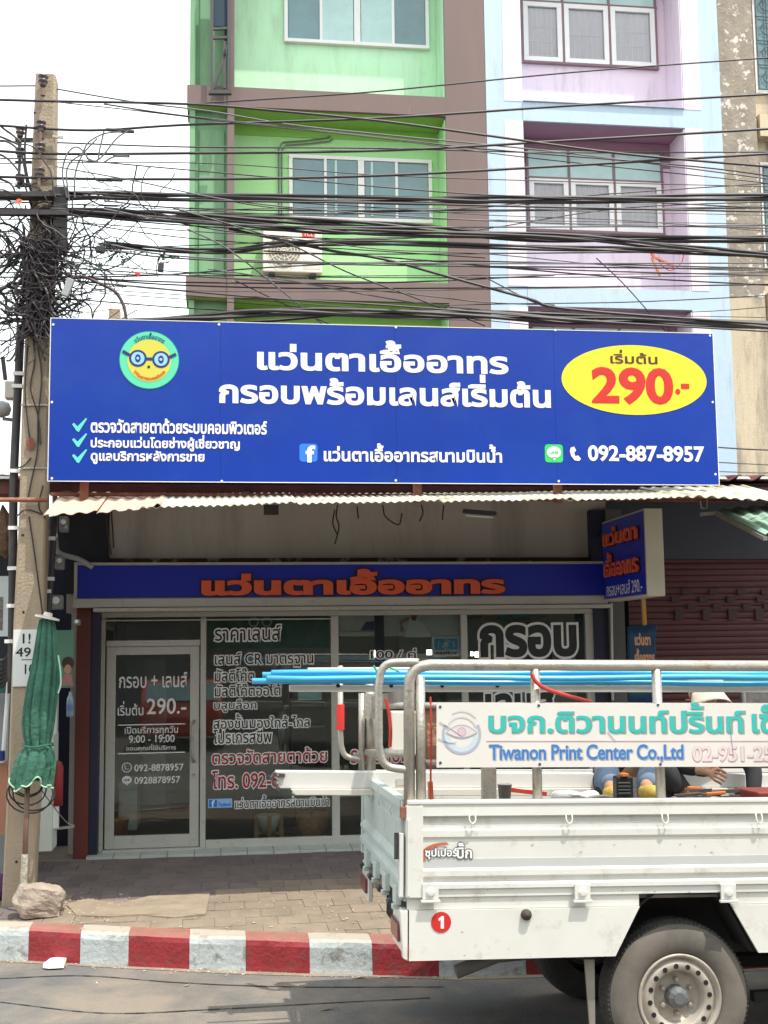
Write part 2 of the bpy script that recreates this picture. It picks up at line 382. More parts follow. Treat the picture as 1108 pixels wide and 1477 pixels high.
teal_p = mat('teal_print', (.03,.48,.43), .5, var=0)
blu2_p = mat('mid_blue_print', (.05,.20,.52), .5, var=.2, scale=20)
pink_p = mat('faded_pink_print', (.70,.52,.52), .5, var=0)
lilac_p = mat('faded_lilac_print', (.40,.42,.52), .5, var=0)
pvc = mat('sky_blue_pipe', (.045,.40,.70), .3, var=.06, scale=3, coat=.2)
wplas = mat('cream_plastic', (.66,.62,.55), .45, var=.06, scale=4, c2=(.4,.34,.27), f2=.4, s2=6, lo=.6)
redtape = mat('red_ribbon', (.52,.045,.035), .6, var=.15)
umb_g = mat('green_canvas', (.038,.135,.092), .85, var=.28, scale=6, c2=(.09,.25,.17), f2=.6, s2=9, bump=.5, bscale=35)
umb_l = mat('light_green_hem', (.40,.62,.46), .8)
cable_m = mat('black_cable', (.036,.029,.032), .55, var=.3)
cable_g = mat('grey_cable', (.13,.13,.14), .6, var=.2)
insul = mat('brown_glazed_insulator', (.085,.055,.055), .3, var=.3, c2=(.35,.3,.27), f2=.5, s2=14)
shut_m = mat('maroon_shutter_paint', (.085,.016,.018), .55, var=.15, scale=3, c2=(.06,.02,.022), f2=.5, s2=3)
skin = mat('skin', (.42,.22,.14), .5, var=.08, scale=12)
jeans = mat('blue_jeans', (.14,.19,.27), .9, var=.25, scale=14, objc=True)
shirt_m = mat('black_cloth', (.022,.022,.026), .9, var=.2)
inw = mat('shop_wall', (.62,.62,.56), .8, var=.06)
infl = mat('shop_floor', (.12,.12,.12), .35, var=.1)
shade_w = mat('weathered_grey_wall', (.60,.55,.48), .85, var=.12, scale=2, c2=(.27,.22,.19), f2=.6, s2=2.2, streak=True)

GY = 11.7        # the plane of the shop glass
def box_px(x0, y0, x1, y1, Y, depth=.05):
    """box whose front rectangle is measured in the photograph on the plane Y"""
    my = (y0+y1)/2; mx = (x0+x1)/2
    return (AX(x0, my, Y), AX(x1, my, Y), Y, Y+depth, AZ(mx, y1, Y), AZ(mx, y0, Y))
def rect(x0, y0, x1, y1, Y):
    b = box_px(x0, y0, x1, y1, Y); return b[0], b[1], b[4], b[5]
def fbox(mb, x0, y0, x1, y1, Y, d=.05):
    mb.box(*box_px(x0, y0, x1, y1, Y, d)); return mb

# ------------------------------------------------------------------ ground, kerb, pavement
KP = [(-9, 11.75), (-1.456, 8.70), (-1.26, 8.64), (-.59, 8.37), (.169, 8.11), (.568, 7.985), (.96, 7.87), (1.45, 7.745), (3.2, 7.60), (12, 7.55)]
def kerb_y(x):
    for (a, b), (c, d) in zip(KP, KP[1:]):
        if a <= x <= c: return b+(d-b)*(x-a)/(c-a)
    return KP[0][1] if x < KP[0][0] else KP[-1][1]
MB().add([(-150,-60,0),(150,-60,0),(150,240,0),(-150,240,0)], [(0,1,2,3)]).build('road', asphalt, kind='structure')
seams = MB()
for pts in ([(0,1446),(150,1462),(300,1457),(480,1447),(620,1440)], [(0,1412),(120,1408),(260,1418),(420,1424),(640,1424)]):
    P = smooth_path([at(x, y, Z=0) for x, y in pts], 10)
    for a, b in zip(P, P[1:]):
        w = random.uniform(.004, .010); seams.add([(a.x,a.y-w,.004),(b.x,b.y-w,.004),(b.x,b.y+w,.004),(a.x,a.y+w,.004)], [(0,1,2,3)])
seams.build('road_joint', seam_m, kind='structure')
p = MB()
outline = [(x, kerb_y(x)+.2) for x, _ in KP] + [(12, 19), (-9, 19)]
n = len(outline)
p.add([(x, y, .1955) for x, y in outline] + [(x, y, -.2) for x, y in outline], [tuple(range(n))] + [(i, n+i, n+(i+1) % n, (i+1) % n) for i in range(n)])
pave = p.build('pavement', bed_m, kind='structure')
PWD, PDP = .215, .262
cnt = 0; rest = MB(); y = 11.40; row = 0
while y > 7.6:
    y0, y1 = y-PDP, y; x = -2.4 + (row % 2)*PWD/2
    while x < 6.5:
        a0, a1 = max(y0, kerb_y(x)+.235), max(y0, kerb_y(x+PWD)+.235)
        if a0 < y1-.03 and a1 < y1-.03:
            g = .003; sandy = (y1 < 9.95+.25*math.sin(x*2.1)) or (x > .9 and y1 < 10.2)
            h = .2 + random.uniform(-.0015, .0025)*(1.3 if sandy else 1)
            vs = [(x+g, a0+g, h), (x+PWD-g, a1+g, h), (x+PWD-g, y1-g, h+random.uniform(-.002, .002)), (x+g, y1-g, h)]
            lo = [(v[0]+(.003 if i in (1, 2) else -.003), v[1], .184) for i, v in enumerate(vs)]
            fs = [(0,1,2,3), (0,4,5,1), (1,5,6,2), (2,6,7,3), (3,7,4,0)]
            if -1.5 < x < 1.45 and cnt < 300:
                MB().add(vs+lo, fs).build('paver', paver_s if sandy else paver_g, pave); cnt += 1
            else: rest.add(vs+lo, fs)
        x += PWD
    y -= PDP; row += 1
rest.build('paver', paver_g, pave, kind='stuff')
# patch of broken concrete over the pavers by the post, and its chipped edge
patch = MB(); pp = [(96,1303),(128,1296),(170,1302),(215,1292),(262,1290),(303,1285),(297,1318),(250,1322),(205,1318),(150,1322),(110,1318)]
Pp = [at(x, y, Z=.215) for x, y in pp]; n = len(Pp)
patch.add([(q.x, q.y, .212+.006*math.sin(i*2.3)) for i, q in enumerate(Pp)] + [(q.x, q.y, .19) for q in Pp], [tuple(range(n))]+[(i, n+i, n+(i+1) % n, (i+1) % n) for i in range(n)])
patch.build('concrete_patch', mat('sandy_cement', (.30,.235,.17), .9, var=.22, scale=4, c2=(.2,.16,.12), f2=.7, s2=6, bump=.5), pave)
deb = MB()
for i in range(230):
    x, yy = random.choice([(random.gauss(118, 16), random.gauss(1312, 8)), (random.gauss(160, 40), random.gauss(1300, 5)), (random.uniform(90, 560), random.uniform(1300, 1345))])
    q = at(x, yy, Z=.205)
    if q.y < kerb_y(q.x)+.05: continue
    r = random.uniform(.003, .011); M = Matrix.Translation((q.x, q.y, .2+r*.4)) @ Matrix.Rotation(random.uniform(0, 3), 4, 'Z') @ Matrix.Rotation(random.uniform(0, .6), 4, 'X')
    deb.bbox(M, r*2.2, r*1.6, r)
for i in range(170):
    x = random.uniform(-1.5, 1.6); yy = kerb_y(x)-abs(random.gauss(0, .05)); r = random.uniform(.002, .008)
    deb.bbox(Matrix.Translation((x, yy, r*.5)) @ Matrix.Rotation(random.uniform(0, 3), 4, 'Z') @ Matrix.Rotation(random.uniform(0, .6), 4, 'X'), r*2.4, r*1.6, r)
setp(deb.build('gravel_crumbs', conc, kind='stuff'), 'sandy crumbs of broken concrete scattered on the pavement edge', 'rubble')
# kerb stones, painted in turn
kb = [(-60, 'w'), (40, 'r'), (115, 'w'), (185, 'r'), (273, 'w'), (355, 'r'), (447, 'w'), (538, 'r'), (634, 'w'), (760, 'r'), (880, 'w'), (1000, 'r'), (1140, 'w'), (1260, None)]
def kx(px):
    X = -1.3
    for _ in range(30): X = at(px, 1400, Y=kerb_y(X)).x
    return X
kerb = None
base = MB()
kxs = [kx(a) for a, _ in kb]
for i in range(len(kb)-1):
    xa, xb = kxs[i]+.0008, kxs[i+1]-.0008; m_ = MB(); N = 7; rows = []
    for j in range(N+1):
        x = xa+(xb-xa)*j/N; yk = kerb_y(x); w = .004*math.sin(x*9)+random.uniform(-.003, .003)
        rows.append([(x, yk+.0+w*.5, -.05), (x, yk+.012+w, .03), (x, yk+.022+w, .16), (x, yk+.032, .19+w*.5), (x, yk+.055, .206+w*.4), (x, yk+.225, .208), (x, yk+.228, .15)])
    vs = [v for r_ in rows for v in r_]; fs = [(j*7+k, (j+1)*7+k, (j+1)*7+k+1, j*7+k+1) for j in range(N) for k in range(6)] + [tuple(range(6, -1, -1)), tuple(N*7+k for k in range(7))]
    m_.add(vs, fs)
    if kerb is None:
        kerb = MB().add([(x, kerb_y(x)+.03, -.1) for x in (-1.5, 4)]+[(x, kerb_y(x)+.2, -.1) for x in (4, -1.5)]+[(x, kerb_y(x)+.03, .1) for x in (-1.5, 4)]+[(x, kerb_y(x)+.2, .1) for x in (4, -1.5)], [(0,1,2,3),(4,5,6,7)]).build('kerb', bed_m, kind='structure')
    m_.build('kerb_stone', kred if kb[i][1] == 'r' else kwht, kerb, smooth=False)
gut = MB()
for x0, x1 in zip([k_[0] for k_ in KP], [k_[0] for k_ in KP][1:]):
    gut.add([(x0, kerb_y(x0)-.05-.02*math.sin(x0*5), .003), (x1, kerb_y(x1)-.05-.02*math.sin(x1*5), .003), (x1, kerb_y(x1)+.01, .003), (x0, kerb_y(x0)+.01, .003)], [(0,1,2,3)])
gut.build('gutter_dirt', bed_m, kind='structure')

# ------------------------------------------------------------------ upper shophouses
BY, RD = 19.0, .66
gb = thing('green_shophouse', 'mint green shophouse with mauve brown bands and columns, behind the blue billboard', 'building', (2, 19, 0))
FL = [4.6, 7.81, 11.0, 14.17]       # floor band centres
XL, XR, XC = .2, 3.69, 4.38
MB().box(XL-.1, XC, BY+RD, 29, 0, 17).build('wall', mint, gb)
MB().box(XR, XC-.004, BY, BY+RD+.02, 0, 17.02).build('column', brown, gb)
MB().box(.09, .2, BY-.03, BY+RD+.02, 0, 17.01).build('column', brown, gb)
for z in FL:
    MB().box(.2, XR, BY-.01, BY+RD, z-.165, z+.165).build('floor_band', brown, gb)
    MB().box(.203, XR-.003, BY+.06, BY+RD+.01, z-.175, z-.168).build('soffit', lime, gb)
    MB().box(.203, XR-.003, BY+RD-.02, BY+RD-.004, z-.36, z-.176).build('lime_shade_strip', lime, gb)  # darker strip stands in for the shade just below the soffit
    MB().box(XR-.02, XR-.003, BY+.03, BY+RD-.02, z+.17, z+2.98).build('reveal', mint if z > 10 else mint2, gb)
    if z < 10: MB().box(.204, XR-.021, BY+RD-.003, BY+RD+.01, z+.166, z+2.98).build('wall_panel', mint2, gb)
# narrow side wing, set back behind its bands
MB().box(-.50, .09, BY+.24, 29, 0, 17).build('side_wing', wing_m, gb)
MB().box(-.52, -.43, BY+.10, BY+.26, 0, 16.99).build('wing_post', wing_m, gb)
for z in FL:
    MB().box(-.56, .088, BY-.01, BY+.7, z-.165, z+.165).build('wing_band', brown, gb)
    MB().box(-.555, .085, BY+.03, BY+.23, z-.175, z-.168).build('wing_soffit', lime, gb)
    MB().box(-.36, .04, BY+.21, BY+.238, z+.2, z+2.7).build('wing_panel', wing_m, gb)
def slider(parent, x0, x1, z0, z1, y, n=4, fm=whitef, pm=pane_t, bars=()):
    f = MB(); w = .06
    f.box(x0, x1, y-.05, y+.03, z1-w, z1); f.box(x0, x1, y-.06, y+.03, z0, z0+w)
    f.box(x0, x0+w, y-.048, y+.03, z0+w, z1-w); f.box(x1-w, x1, y-.048, y+.03, z0+w, z1-w)
    c = (x0+x1)/2; f.box(c-.055, c+.055, y-.045, y+.03, z0+w, z1-w)
    fr = f.build('window', fm, parent, bevel=.004)
    cells = [x0+w]+[c-.055, c+.055]+[x1-w]
    for a, b, flip in ((x0+w, c-.055, 0), (c+.055, x1-w, 1)):
        mdl = (a+b)/2
        for k, (p0, p1) in enumerate(((a, mdl), (mdl, b))):
            dy = 0 if (k ^ flip) == 0 else -.025
            MB().box(p0+.012, p1-.012, y-.012+dy, y-.004+dy, z0+w+.01, z1-w-.01).build('pane', pm if not isinstance(pm, list) else pm[0 if (k ^ flip) == 0 else 1], fr)
        MB().box(mdl-.022, mdl+.022, y-.042, y-.001, z0+w, z1-w).build('sash_stile', fm, fr)
    for bx in bars:
        MB().box(bx, bx+.04, y-.052, y-.044, z0+w+.03, z1-w-.02).build('pale_strip', pane_f, fr)
    return fr
x0, x1, z0, z1 = rect(417, 228, 623, 320, BY+RD-.02)
slider(gb, x0, x1, z0, z1, BY+RD-.02, bars=(AX(483, 270, 19.6), AX(535, 270, 19.6)))
slider(gb, x0, x1, z0-3.19, z1-3.19, BY+RD-.02)
x0, x1, z0, z1 = rect(410, -36, 618, 67, BY+RD-.02)
slider(gb, x0, x1, z0, z1, BY+RD-.02, pm=[pane_t, pane_f])
# conduit on the wall
cp = [at(402, y, BY+RD-.04) for y in (318, 260, 214)] + [at(408, 205, BY+RD-.04), at(440, 203, BY+RD-.04), at(472, 199, BY+RD-.04), at(476, 196, BY+RD-.04)]
for k, dx in enumerate((0, .05)):
    MB().tube([q+Vector((dx, 0, -dx)) for q in cp], .012, 6).build('conduit', cable_g, gb)
# steel ladder frame with dark blue panel on the wing
lad = thing('steel_sign_frame', 'dark steel lattice frame with dark blue panel on the left side of the green shophouse', 'sign frame', at(318, 133, 18.9))
L = MB(); Y = 18.85
for px in (306, 331): 
    L.beam(at(px, 132, Y), at(px-1, -70, Y), .05)
for (a, b), (c, d) in (((306,132),(331,132)), ((306,55),(331,54)), ((306,42),(331,41)), ((308,128),(330,62)), ((324,128),(324,60))):
    L.beam(at(a, b, Y+.005), at(c, d, Y+.005), .04)
L.beam(at(301, 134, Y-.1), at(334, 134, Y-.1), .08, .05)
L.build('lattice', steel_d, lad)
b_ = box_px(308, -70, 329, 38, Y+.03, .03); MB().box(*b_).build('panel', mat('deep_blue_panel', (.008,.03,.055), .7), lad)

bb = thing('blue_pink_shophouse', 'pale blue and pink shophouse with white casement windows beside the green one', 'building', (6.4, 19, 0))
PXL, PXR, BXR = 5.01, 7.84, 8.51
MB().box(XC, BXR-.004, BY+RD+.02, 29, 0, 17).build('wall', blil, bb)
MB().box(XC+.004, PXL, BY, BY+RD+.03, 0, 17.01).build('column', bblue, bb)
MB().box(PXR, BXR, BY, BY+RD+.03, 0, 17.02).build('column', bblue, bb)
for z in FL:
    MB().box(PXL, PXR, BY-.012, BY+RD+.02, z-.175, z+.155).build('floor_band', bblue, bb)
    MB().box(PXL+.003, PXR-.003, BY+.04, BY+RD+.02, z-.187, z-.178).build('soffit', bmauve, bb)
    for xa, xb in ((4.69, PXL-.003), (PXR+.003, 8.15)):
        MB().box(xa, xb, BY-.006, BY+.05, z+.16, z+3.19-.18).build('pilaster_panel', bpink, bb)
    MB().box(PXR-.02, PXR-.003, BY+.003, BY+RD+.01, z+.157, z+3.0).build('reveal', blil, bb)
    MB().box(PXL+.003, PXR-.021, BY+RD-.0, BY+RD+.012, z-.62, z-.19).build('shade_head_panel', bmauve, bb)  # painted shadow band along the top of the recess wall
def casement(parent, xs, z0, z1, zt, y, grill=True, curts=(curt,)*3):
    """three casements with a transom row up to zt; maroon outer frame"""
    f = MB(); xa, xb = xs[0], xs[-1]
    f.box(xa-.03, xb+.03, y-.03, y+.05, z0-.03, z0); f.box(xa-.03, xb+.03, y-.03, y+.05, z1, z1+.03)
    f.box(xa-.05, xb+.05, y-.03, y+.05, zt, zt+.05)
    for x in xs: f.box(x-.02, x+.02, y-.028, y+.05, z0, zt)
    fr = f.build('window', maroon_w, parent)
    for k in range(3):
        a, b = xs[k]+.022, xs[k+1]-.022; s = MB(); w = .085; yy = y-.035
        s.box(a, b, yy, y+.03, z0+.004, z0+w); s.box(a, b, yy, y+.03, z1-w, z1-.004); s.box(a, a+w, yy-.001, y+.03, z0+w, z1-w); s.box(b-w, b, yy-.001, y+.03, z0+w, z1-w)
        s.build('sash', whitef, fr, bevel=.004)
        MB().box(a+w, b-w, y+.0, y+.006, z0+w, z1-w).build('pane', glass('clear_pane', (.95,.97,.96), .8), fr)
        cq = MB(); nf = 36
        for i in range(nf+1):
            xx = a+w+(b-a-2*w)*i/nf; yy2 = y+.085+.012*math.sin(i*1.1)+.006*math.sin(i*2.7); cq.v += [Vector((xx, yy2, z0+w)), Vector((xx, yy2, z1-w))]
        cq.f = [(2*i, 2*i+2, 2*i+3, 2*i+1) for i in range(nf)]; cq.build('curtain', curts[k], fr, smooth=True)
        if grill:
            g = MB()
            nb = 6
            for i in range(1, nb): g.box(a+w+(b-a-2*w)*i/nb-.006, a+w+(b-a-2*w)*i/nb+.006, y+.035, y+.047, z0+w, z1-w)
            zs = (.33, .62) if k != 1 else (.5,)
            for q in zs: g.box(a+w, b-w, y+.03, y+.034, z0+w+(z1-z0-2*w)*q-.006, z0+w+(z1-z0-2*w)*q+.006)
            g.build('grille', grille, fr)
        MB().box(a, b, y-.008, y+.0, z1+.037, zt-.002).build('transom_pane', pane_f, fr)
    return fr
yb = BY+RD-.02
xs = [AX(v, 300, yb) for v in (762, 822, 887, 956)]
casement(bb, xs, AZ(860, 334, yb), AZ(860, 261, yb), AZ(860, 219, yb), yb, curts=(curt, curt2, pane_f))
casement(bb, xs, AZ(860, 334, yb)-3.19, AZ(860, 261, yb)-3.19, AZ(860, 216, yb)-3.19, yb)
casement(bb, [x-.0 for x in [AX(v, 50, yb) for v in (753, 812, 879, 946)]], AZ(850, 93, yb), AZ(850, 8, yb), AZ(850, -38, yb), yb)
MB().box(PXL, PXR, BY-.05, BY+.4, 11.16, 11.165).build('ledge_coping', bblue, bb)
# orange bracket and cable left on the ledge
br = thing('orange_bracket', 'broken orange bracket with loose red cable on the pink balcony wall', 'bracket', at(945, 385, 19.1))
q = MB(); q.beam(at(940, 372, 19.1), at(952, 398, 19.1), .03); q.beam(at(946, 372, 19.1), at(972, 384, 19.1), .05, .03); q.beam(at(938, 362, 19.1), at(944, 372, 19.1), .04)
q.build('arm', mat('orange_red_plastic', (.55,.13,.06), .5), br)
MB().tube(smooth_path([at(x, y, 19.1) for x, y in ((948,372),(956,384),(968,390),(982,380),(986,368))]), .01, 5).build('cable', redtape, br)

ob = thing('old_beige_shophouse', 'weathered beige shophouse with peeling grey pilaster and iron window grilles', 'building', (9.3, 19.2, 0))
MB().box(BXR, 9.16, BY+.04, BY+1, 7.9, 17).build('pilaster', oldp, ob)
MB().box(BXR, 9.16, BY+.045, BY+1, 0, 7.9).build('lower_pilaster', oldw, ob)
MB().box(9.163, 13, BY+.35, 29, 0, 17).build('wall', oldw, ob)
MB().tube([(9.20, BY+.2, 4), (9.20, BY+.2, 17)], .035, 8).build('drain_pipe', alu, ob)
def grill_window(x0, x1, z0, z1, y):
    f = MB(); f.box(x0-.05, x1+.05, y-.04, y+.05, z0-.06, z0); f.box(x0-.05, x1+.05, y-.04, y+.05, z1, z1+.06); f.box(x0-.05, x0, y-.04, y+.05, z0, z1); f.box(x1, x1+.05, y-.04, y+.05, z0, z1)
    fr = f.build('window', whitef, ob)
    MB().box(x0, x1, y+.0, y+.01, z0, z1).build('pane', pane_t, fr)
    g = MB(); nb = 8
    for i in range(nb+1): g.beam((x0+(x1-x0)*i/nb, y-.05, z0), (x0+(x1-x0)*i/nb, y-.05, z1), .014)
    for j in range(5):
        zz = z0+(z1-z0)*j/4; g.beam((x0, y-.055, zz), (x1, y-.055, zz), .014)
    for i in range(nb//2):
        for j in range(4):
            c = (x0+(x1-x0)*(2*i+1)/nb, y-.05, z0+(z1-z0)*(j+.5)/4); g.tube(arc(c, .11, 0, 360, 10)[:-1], .007, 4, closed=True)
    g.build('grille', steel_d, fr)
for z in (8.6, 11.79, 14.9): grill_window(9.36, 10.9, z-.05, z+1.75, BY+.34)
for z in FL: MB().box(9.25, 13, BY+.1, BY+.36, z-.2, z+.2).build('floor_band', oldw, ob)

# ------------------------------------------------------------------ air conditioner
ac = thing('air_conditioner', 'cream outdoor air conditioner unit on the ledge under the green shophouse window', 'air conditioner', at(423, 398, BY+.3))
Y = BY+.28; x0, x1, z0, z1 = rect(379, 327, 465, 396, Y)
acw = mat('aircon_cream', (.76,.72,.62), .5, var=.04)
c_ = MB().box(x0, x1, Y, Y+.32, z0+.04, z1).build('casing', acw, ac, bevel=.02)
MB().box(x0+.1, x0+.2, Y+.02, Y+.3, z0-.0, z0+.042).box(x1-.2, x1-.1, Y+.02, Y+.3, z0, z0+.042).build('feet', blackm, ac)
cx_, cz_ = AX(410, 365, Y), AZ(410, 363, Y); 
MB().disc((cx_, Y-.004, cz_), .27, 32).build('fan_opening', mat('fan_dark', (.36,.32,.25), .7), ac)
g = MB()
for r in (.27, .22, .17, .12, .06): g.tube(arc((cx_, Y-.02, cz_), r, 0, 360, 24)[:-1], .006, 4, closed=True)
for k in range(12):
    t = k*math.pi/6; g.beam((cx_, Y-.018, cz_), (cx_+.27*math.cos(t), Y-.018, cz_+.27*math.sin(t)), .008)
g.build('fan_guard', acw, ac)
b_ = box_px(436, 333, 454, 342, Y-.006, .004); MB().box(*b_).build('badge', red_p, ac)
text_px('TCL', 438, 335, 452, 340.5, Y-.009, off=.0).build('badge_lettering', white_p, ac)
MB().box(x1-.32, x1-.03, Y-.004, Y, z0+.1, z0+.26).build('side_grille', mat('aircon_shade', (.6,.56,.47), .6), ac)

# ------------------------------------------------------------------ the optical shop
shop = thing('optical_shop', 'small optician shop with glazed aluminium front and Thai price lettering on its windows', 'shop', (1.2, 11.7, .2))
SX0, SX1 = -1.19, 3.80
MB().box(SX0-.25, SX1+.05, GY+.06, 15.6, 2.42, 3.9).build('upper_wall', shade_w, shop)
MB().box(SX0-.2, SX0+.04, GY+.06, 15.6, .2, 2.42).build('side_wall', inw, shop)
MB().box(SX1-.04, SX1+.02, GY+.06, 15.6, .2, 2.42).build('side_wall', inw, shop)
MB().box(SX0+.04, SX1-.04, 15.3, 15.6, .2, 2.42).build('back_wall', inw, shop)
MB().box(SX0+.04, SX1-.04, GY+.06, 15.3, .15, .212).build('floor', infl, shop)
# tiled threshold: single tiles
tx = SX0-.0; k = 0
while tx < SX1+.1:
    MB().add([(tx+.003, 11.40, .224), (tx+.237, 11.40, .224), (tx+.237, GY+.02, .228), (tx+.003, GY+.02, .228), (tx+.003, 11.40, .19), (tx+.237, 11.40, .19)], [(0,1,2,3), (4,5,1,0)]).build('threshold_tile', tile_m, shop)
    tx += .24; k += 1
# frame members
def mem(name, x0, y0, x1, y1, d=.06, fr=-.03, m=alu, par=None):
    b = list(box_px(x0, y0, x1, y1, GY+fr)); b[3] = b[2]+d
    return MB().box(*b).build(name, m, par or shop, bevel=.003)
for a, b, c, d in ((143, 888, 152, 1226), (289, 884, 297, 1224), (478, 884, 489, 1219), (667, 880, 676, 1216), (848, 877, 859, 1212)):
    X0 = (AX(a, 900, GY)+AX(a+(0 if a > 150 else -3), 1200, GY))/2; X1 = X0 + (AX(c, 900, GY)-AX(a, 900, GY))
    MB().box(X0, X1, GY-.03, GY+.04, .222, 2.37).build('mullion', alu, shop, bevel=.003)
HZ0, HZ1 = 2.345, 2.41
MB().box(SX0-.02, SX1+.02, GY-.035, GY+.05, 2.372, 2.418).build('head_rail', alu, shop, bevel=.003)
MB().box(SX0+.09, 1.06, GY-.06, GY-.036, 2.335, 2.347).build('shutter_guide', alu, shop)
MB().box(SX0+.0, SX0+.02, GY-.06, GY-.036, 2.29, 2.41).build('shutter_guide', alu, shop)
XM = [AX(148, 1000, GY), AX(293, 1000, GY), AX(484, 1000, GY), AX(671, 950, GY), AX(853, 920, GY)]
for i in (1, 2, 3):
    MB().box(XM[i]+.03, XM[i+1]-.03, GY-.028, GY+.035, .222, .30).build('sill_rail', alu, shop, bevel=.003)
MB().box(XM[0]+.03, XM[1]-.03, GY-.028, GY+.035, 2.10, 2.155).build('transom_rail', alu, shop, bevel=.003)
MB().box(XM[0]+.02, XM[1]-.02, GY-.09, GY+.035, .222, .242).build('threshold_rail', alu, shop, bevel=.003)
shopglass = glass('shop_glass', (.86,.90,.88), 1.0)
for i in (1, 2, 3): MB().box(XM[i]+.025, XM[i+1]-.025, GY+.0, GY+.008, .30, 2.37).build('shop_window', shopglass, shop)
MB().box(XM[0]+.03, XM[1]-.03, GY+.0, GY+.008, 2.155, 2.37).build('transom_pane', shopglass, shop)
# door
DX0, DX1, DZ0, DZ1 = XM[0]+.035, XM[1]-.035, .246, 2.095
door = MB().box(DX0, DX0+.085, GY-.02, GY+.025, DZ0, DZ1).box(DX1-.085, DX1, GY-.02, GY+.025, DZ0, DZ1).box(DX0+.085, DX1-.085, GY-.02, GY+.025, DZ0, DZ0+.115).box(DX0+.085, DX1-.085, GY-.02, GY+.025, DZ1-.075, DZ1).build('door', alu, shop, bevel=.003)
MB().box(DX0+.085, DX1-.085, GY+.0, GY+.008, DZ0+.115, DZ1-.075).build('door_glass', shopglass, door)
hp = smooth_path([(DX1-.045, GY-.025, 1.40), (DX1-.06, GY-.075, 1.34), (DX1-.065, GY-.08, 1.2), (DX1-.06, GY-.075, 1.07), (DX1-.045, GY-.025, 1.02)])
MB().tube(hp, .014, 8).build('handle', galv, door, smooth=True)
MB().lathe([(0, -.03), (.012, -.03), (.014, 0)], (DX1-.045, GY-.02, .90), 12, 'Y').build('lock', galv, door)
LY = GY-.004
def vinyl(txt, a, b, c, d, m=wvinyl, m2=None, off=.012, o2=.05, par=None, nm='window_lettering', track=0):
    if m2: text_px(txt, a, b, c, d, LY, off=o2, base=off, track=track).build(nm+'_outline', m2, par or shop)
    return text_px(txt, a, b, c, d, LY, dy=.002, off=off, base=off, track=track).build(nm, m, par or shop)
for t, a, b, c, d in (('กรอบ + เลนส์', 172, 970, 270, 992), ('เริ่มต้น', 170, 1011, 207, 1032), ('290.-', 212, 1007, 269, 1030), ('เปิดบริการทุกวัน', 180, 1047, 257, 1061),
                      ('9:00 - 19:00', 186, 1060, 252, 1071), ('ขอบคุณที่ใช้บริการ', 182, 1073, 254, 1084), ('092-8878957', 194, 1102, 265, 1112), ('0928878957', 194, 1120, 260, 1130)):
    vinyl(t, a, b, c, d, par=door, nm='door_lettering')
q = MB()
for yy in (1045, 1086): q.box(*box_px(170, yy-.8, 267, yy+.8, LY, .001))
q.build('rule_line', wvinyl, door)
x0, z0 = AX(183, 1107, LY), AZ(183, 1107, LY)
MB().ring((x0, LY, z0), .038, .046).build('phone_ring', wvinyl, door)
def handset(c, r, y, mb=None):
    mb = mb or MB(); n = 10; a0, a1 = math.radians(165), math.radians(285); pts = []
    mb.ring((c[0]+r*.35, y, c[1]+r*.35), r*.95, r*1.25, 12, a0, a1)
    for t in (a0, a1):
        mb.disc((c[0]+r*.35+r*1.02*math.cos(t), y, c[1]+r*.35+r*1.02*math.sin(t)), r*.3, 12)
    return mb
handset((x0-.002, z0), .022, LY).build('phone_icon', wvinyl, door)
def bubble(c, r, y): 
    return MB().disc((c[0], y, c[1]), r, 24, r*.82).flat([(c[0]-r*.3, c[1]-r*.7), (c[0]+r*.35, c[1]-r*.7), (c[0]+r*.05, c[1]-r*1.15)], y)
x0, z0 = AX(183, 1125, LY), AZ(183, 1125, LY); bubble((x0, z0), .045, LY).build('chat_icon', wvinyl, door)
text_mb('LINE', x0-.027, x0+.027, z0-.008, z0+.01, LY-.002, off=.03).build('chat_icon_lettering', black_p, door)
K = dict(m=dvinyl, m2=wvinyl, off=.008, o2=.085)
for t, a, b, c, d in (('ราคาเลนส์', 310, 902, 405, 924), ('เลนส์ CR มาตรฐาน', 310, 941, 452, 962), ('มัลติโค๊ต', 310, 964, 367, 983), ('มัลติโค๊ตออโต้', 310, 986, 405, 1004),
                      ('บลูบล็อก', 309, 1009, 370, 1027), ('สองชั้นมองใกล้-ไกล', 308, 1029, 447, 1050), ('โปรเกรสซีพ', 308, 1052, 392, 1072)): vinyl(t, a, b, c, d, **K)
vinyl('ตรวจวัดสายตาด้วย', 306, 1079, 472, 1101, m=rvinyl, m2=wvinyl, off=.015, o2=.07)
vinyl('ระบบคอม', 506, 1081, 590, 1100, m=rvinyl, m2=wvinyl, off=.015, o2=.07)
vinyl('โทร. 092-8878957', 306, 1110, 472, 1136, m=rvinyl, m2=wvinyl, off=.015, o2=.07)
vinyl('แว่นตาเอื้ออาทรสนามบินน้ำ', 339, 1146, 475, 1164, **K)
x0, x1, z0, z1 = rect(300, 1152, 335, 1165, LY)
MB().box(x0, x1, LY-.002, LY, z0, z1).build('sticker', sky_p, shop)
MB().box(x0+.01, x0+.085, LY-.004, LY-.002, z0+.008, z1-.008).build('sticker_logo', fb_p, shop)
text_mb('f', x0+.035, x0+.06, z0+.012, z1-.014, LY-.006, off=.03).build('sticker_lettering', white_p, shop)
text_mb('Facebook', x0+.10, x1-.01, z0+.012, z0+.05, LY-.004, off=.02).build('sticker_lettering', fb_p, shop)
vinyl('100 / คู่', 535, 936, 600, 954, **K)
vinyl('500 / คู่', 553, 1006, 606, 1024, **K)
vinyl('กรอบ', 692, 901, 832, 948, m=dvinyl, m2=wvinyl, off=.045, o2=.095)
vinyl('เลนส์', 700, 988, 800, 1040, m=dvinyl, m2=wvinyl, off=.045, o2=.095)
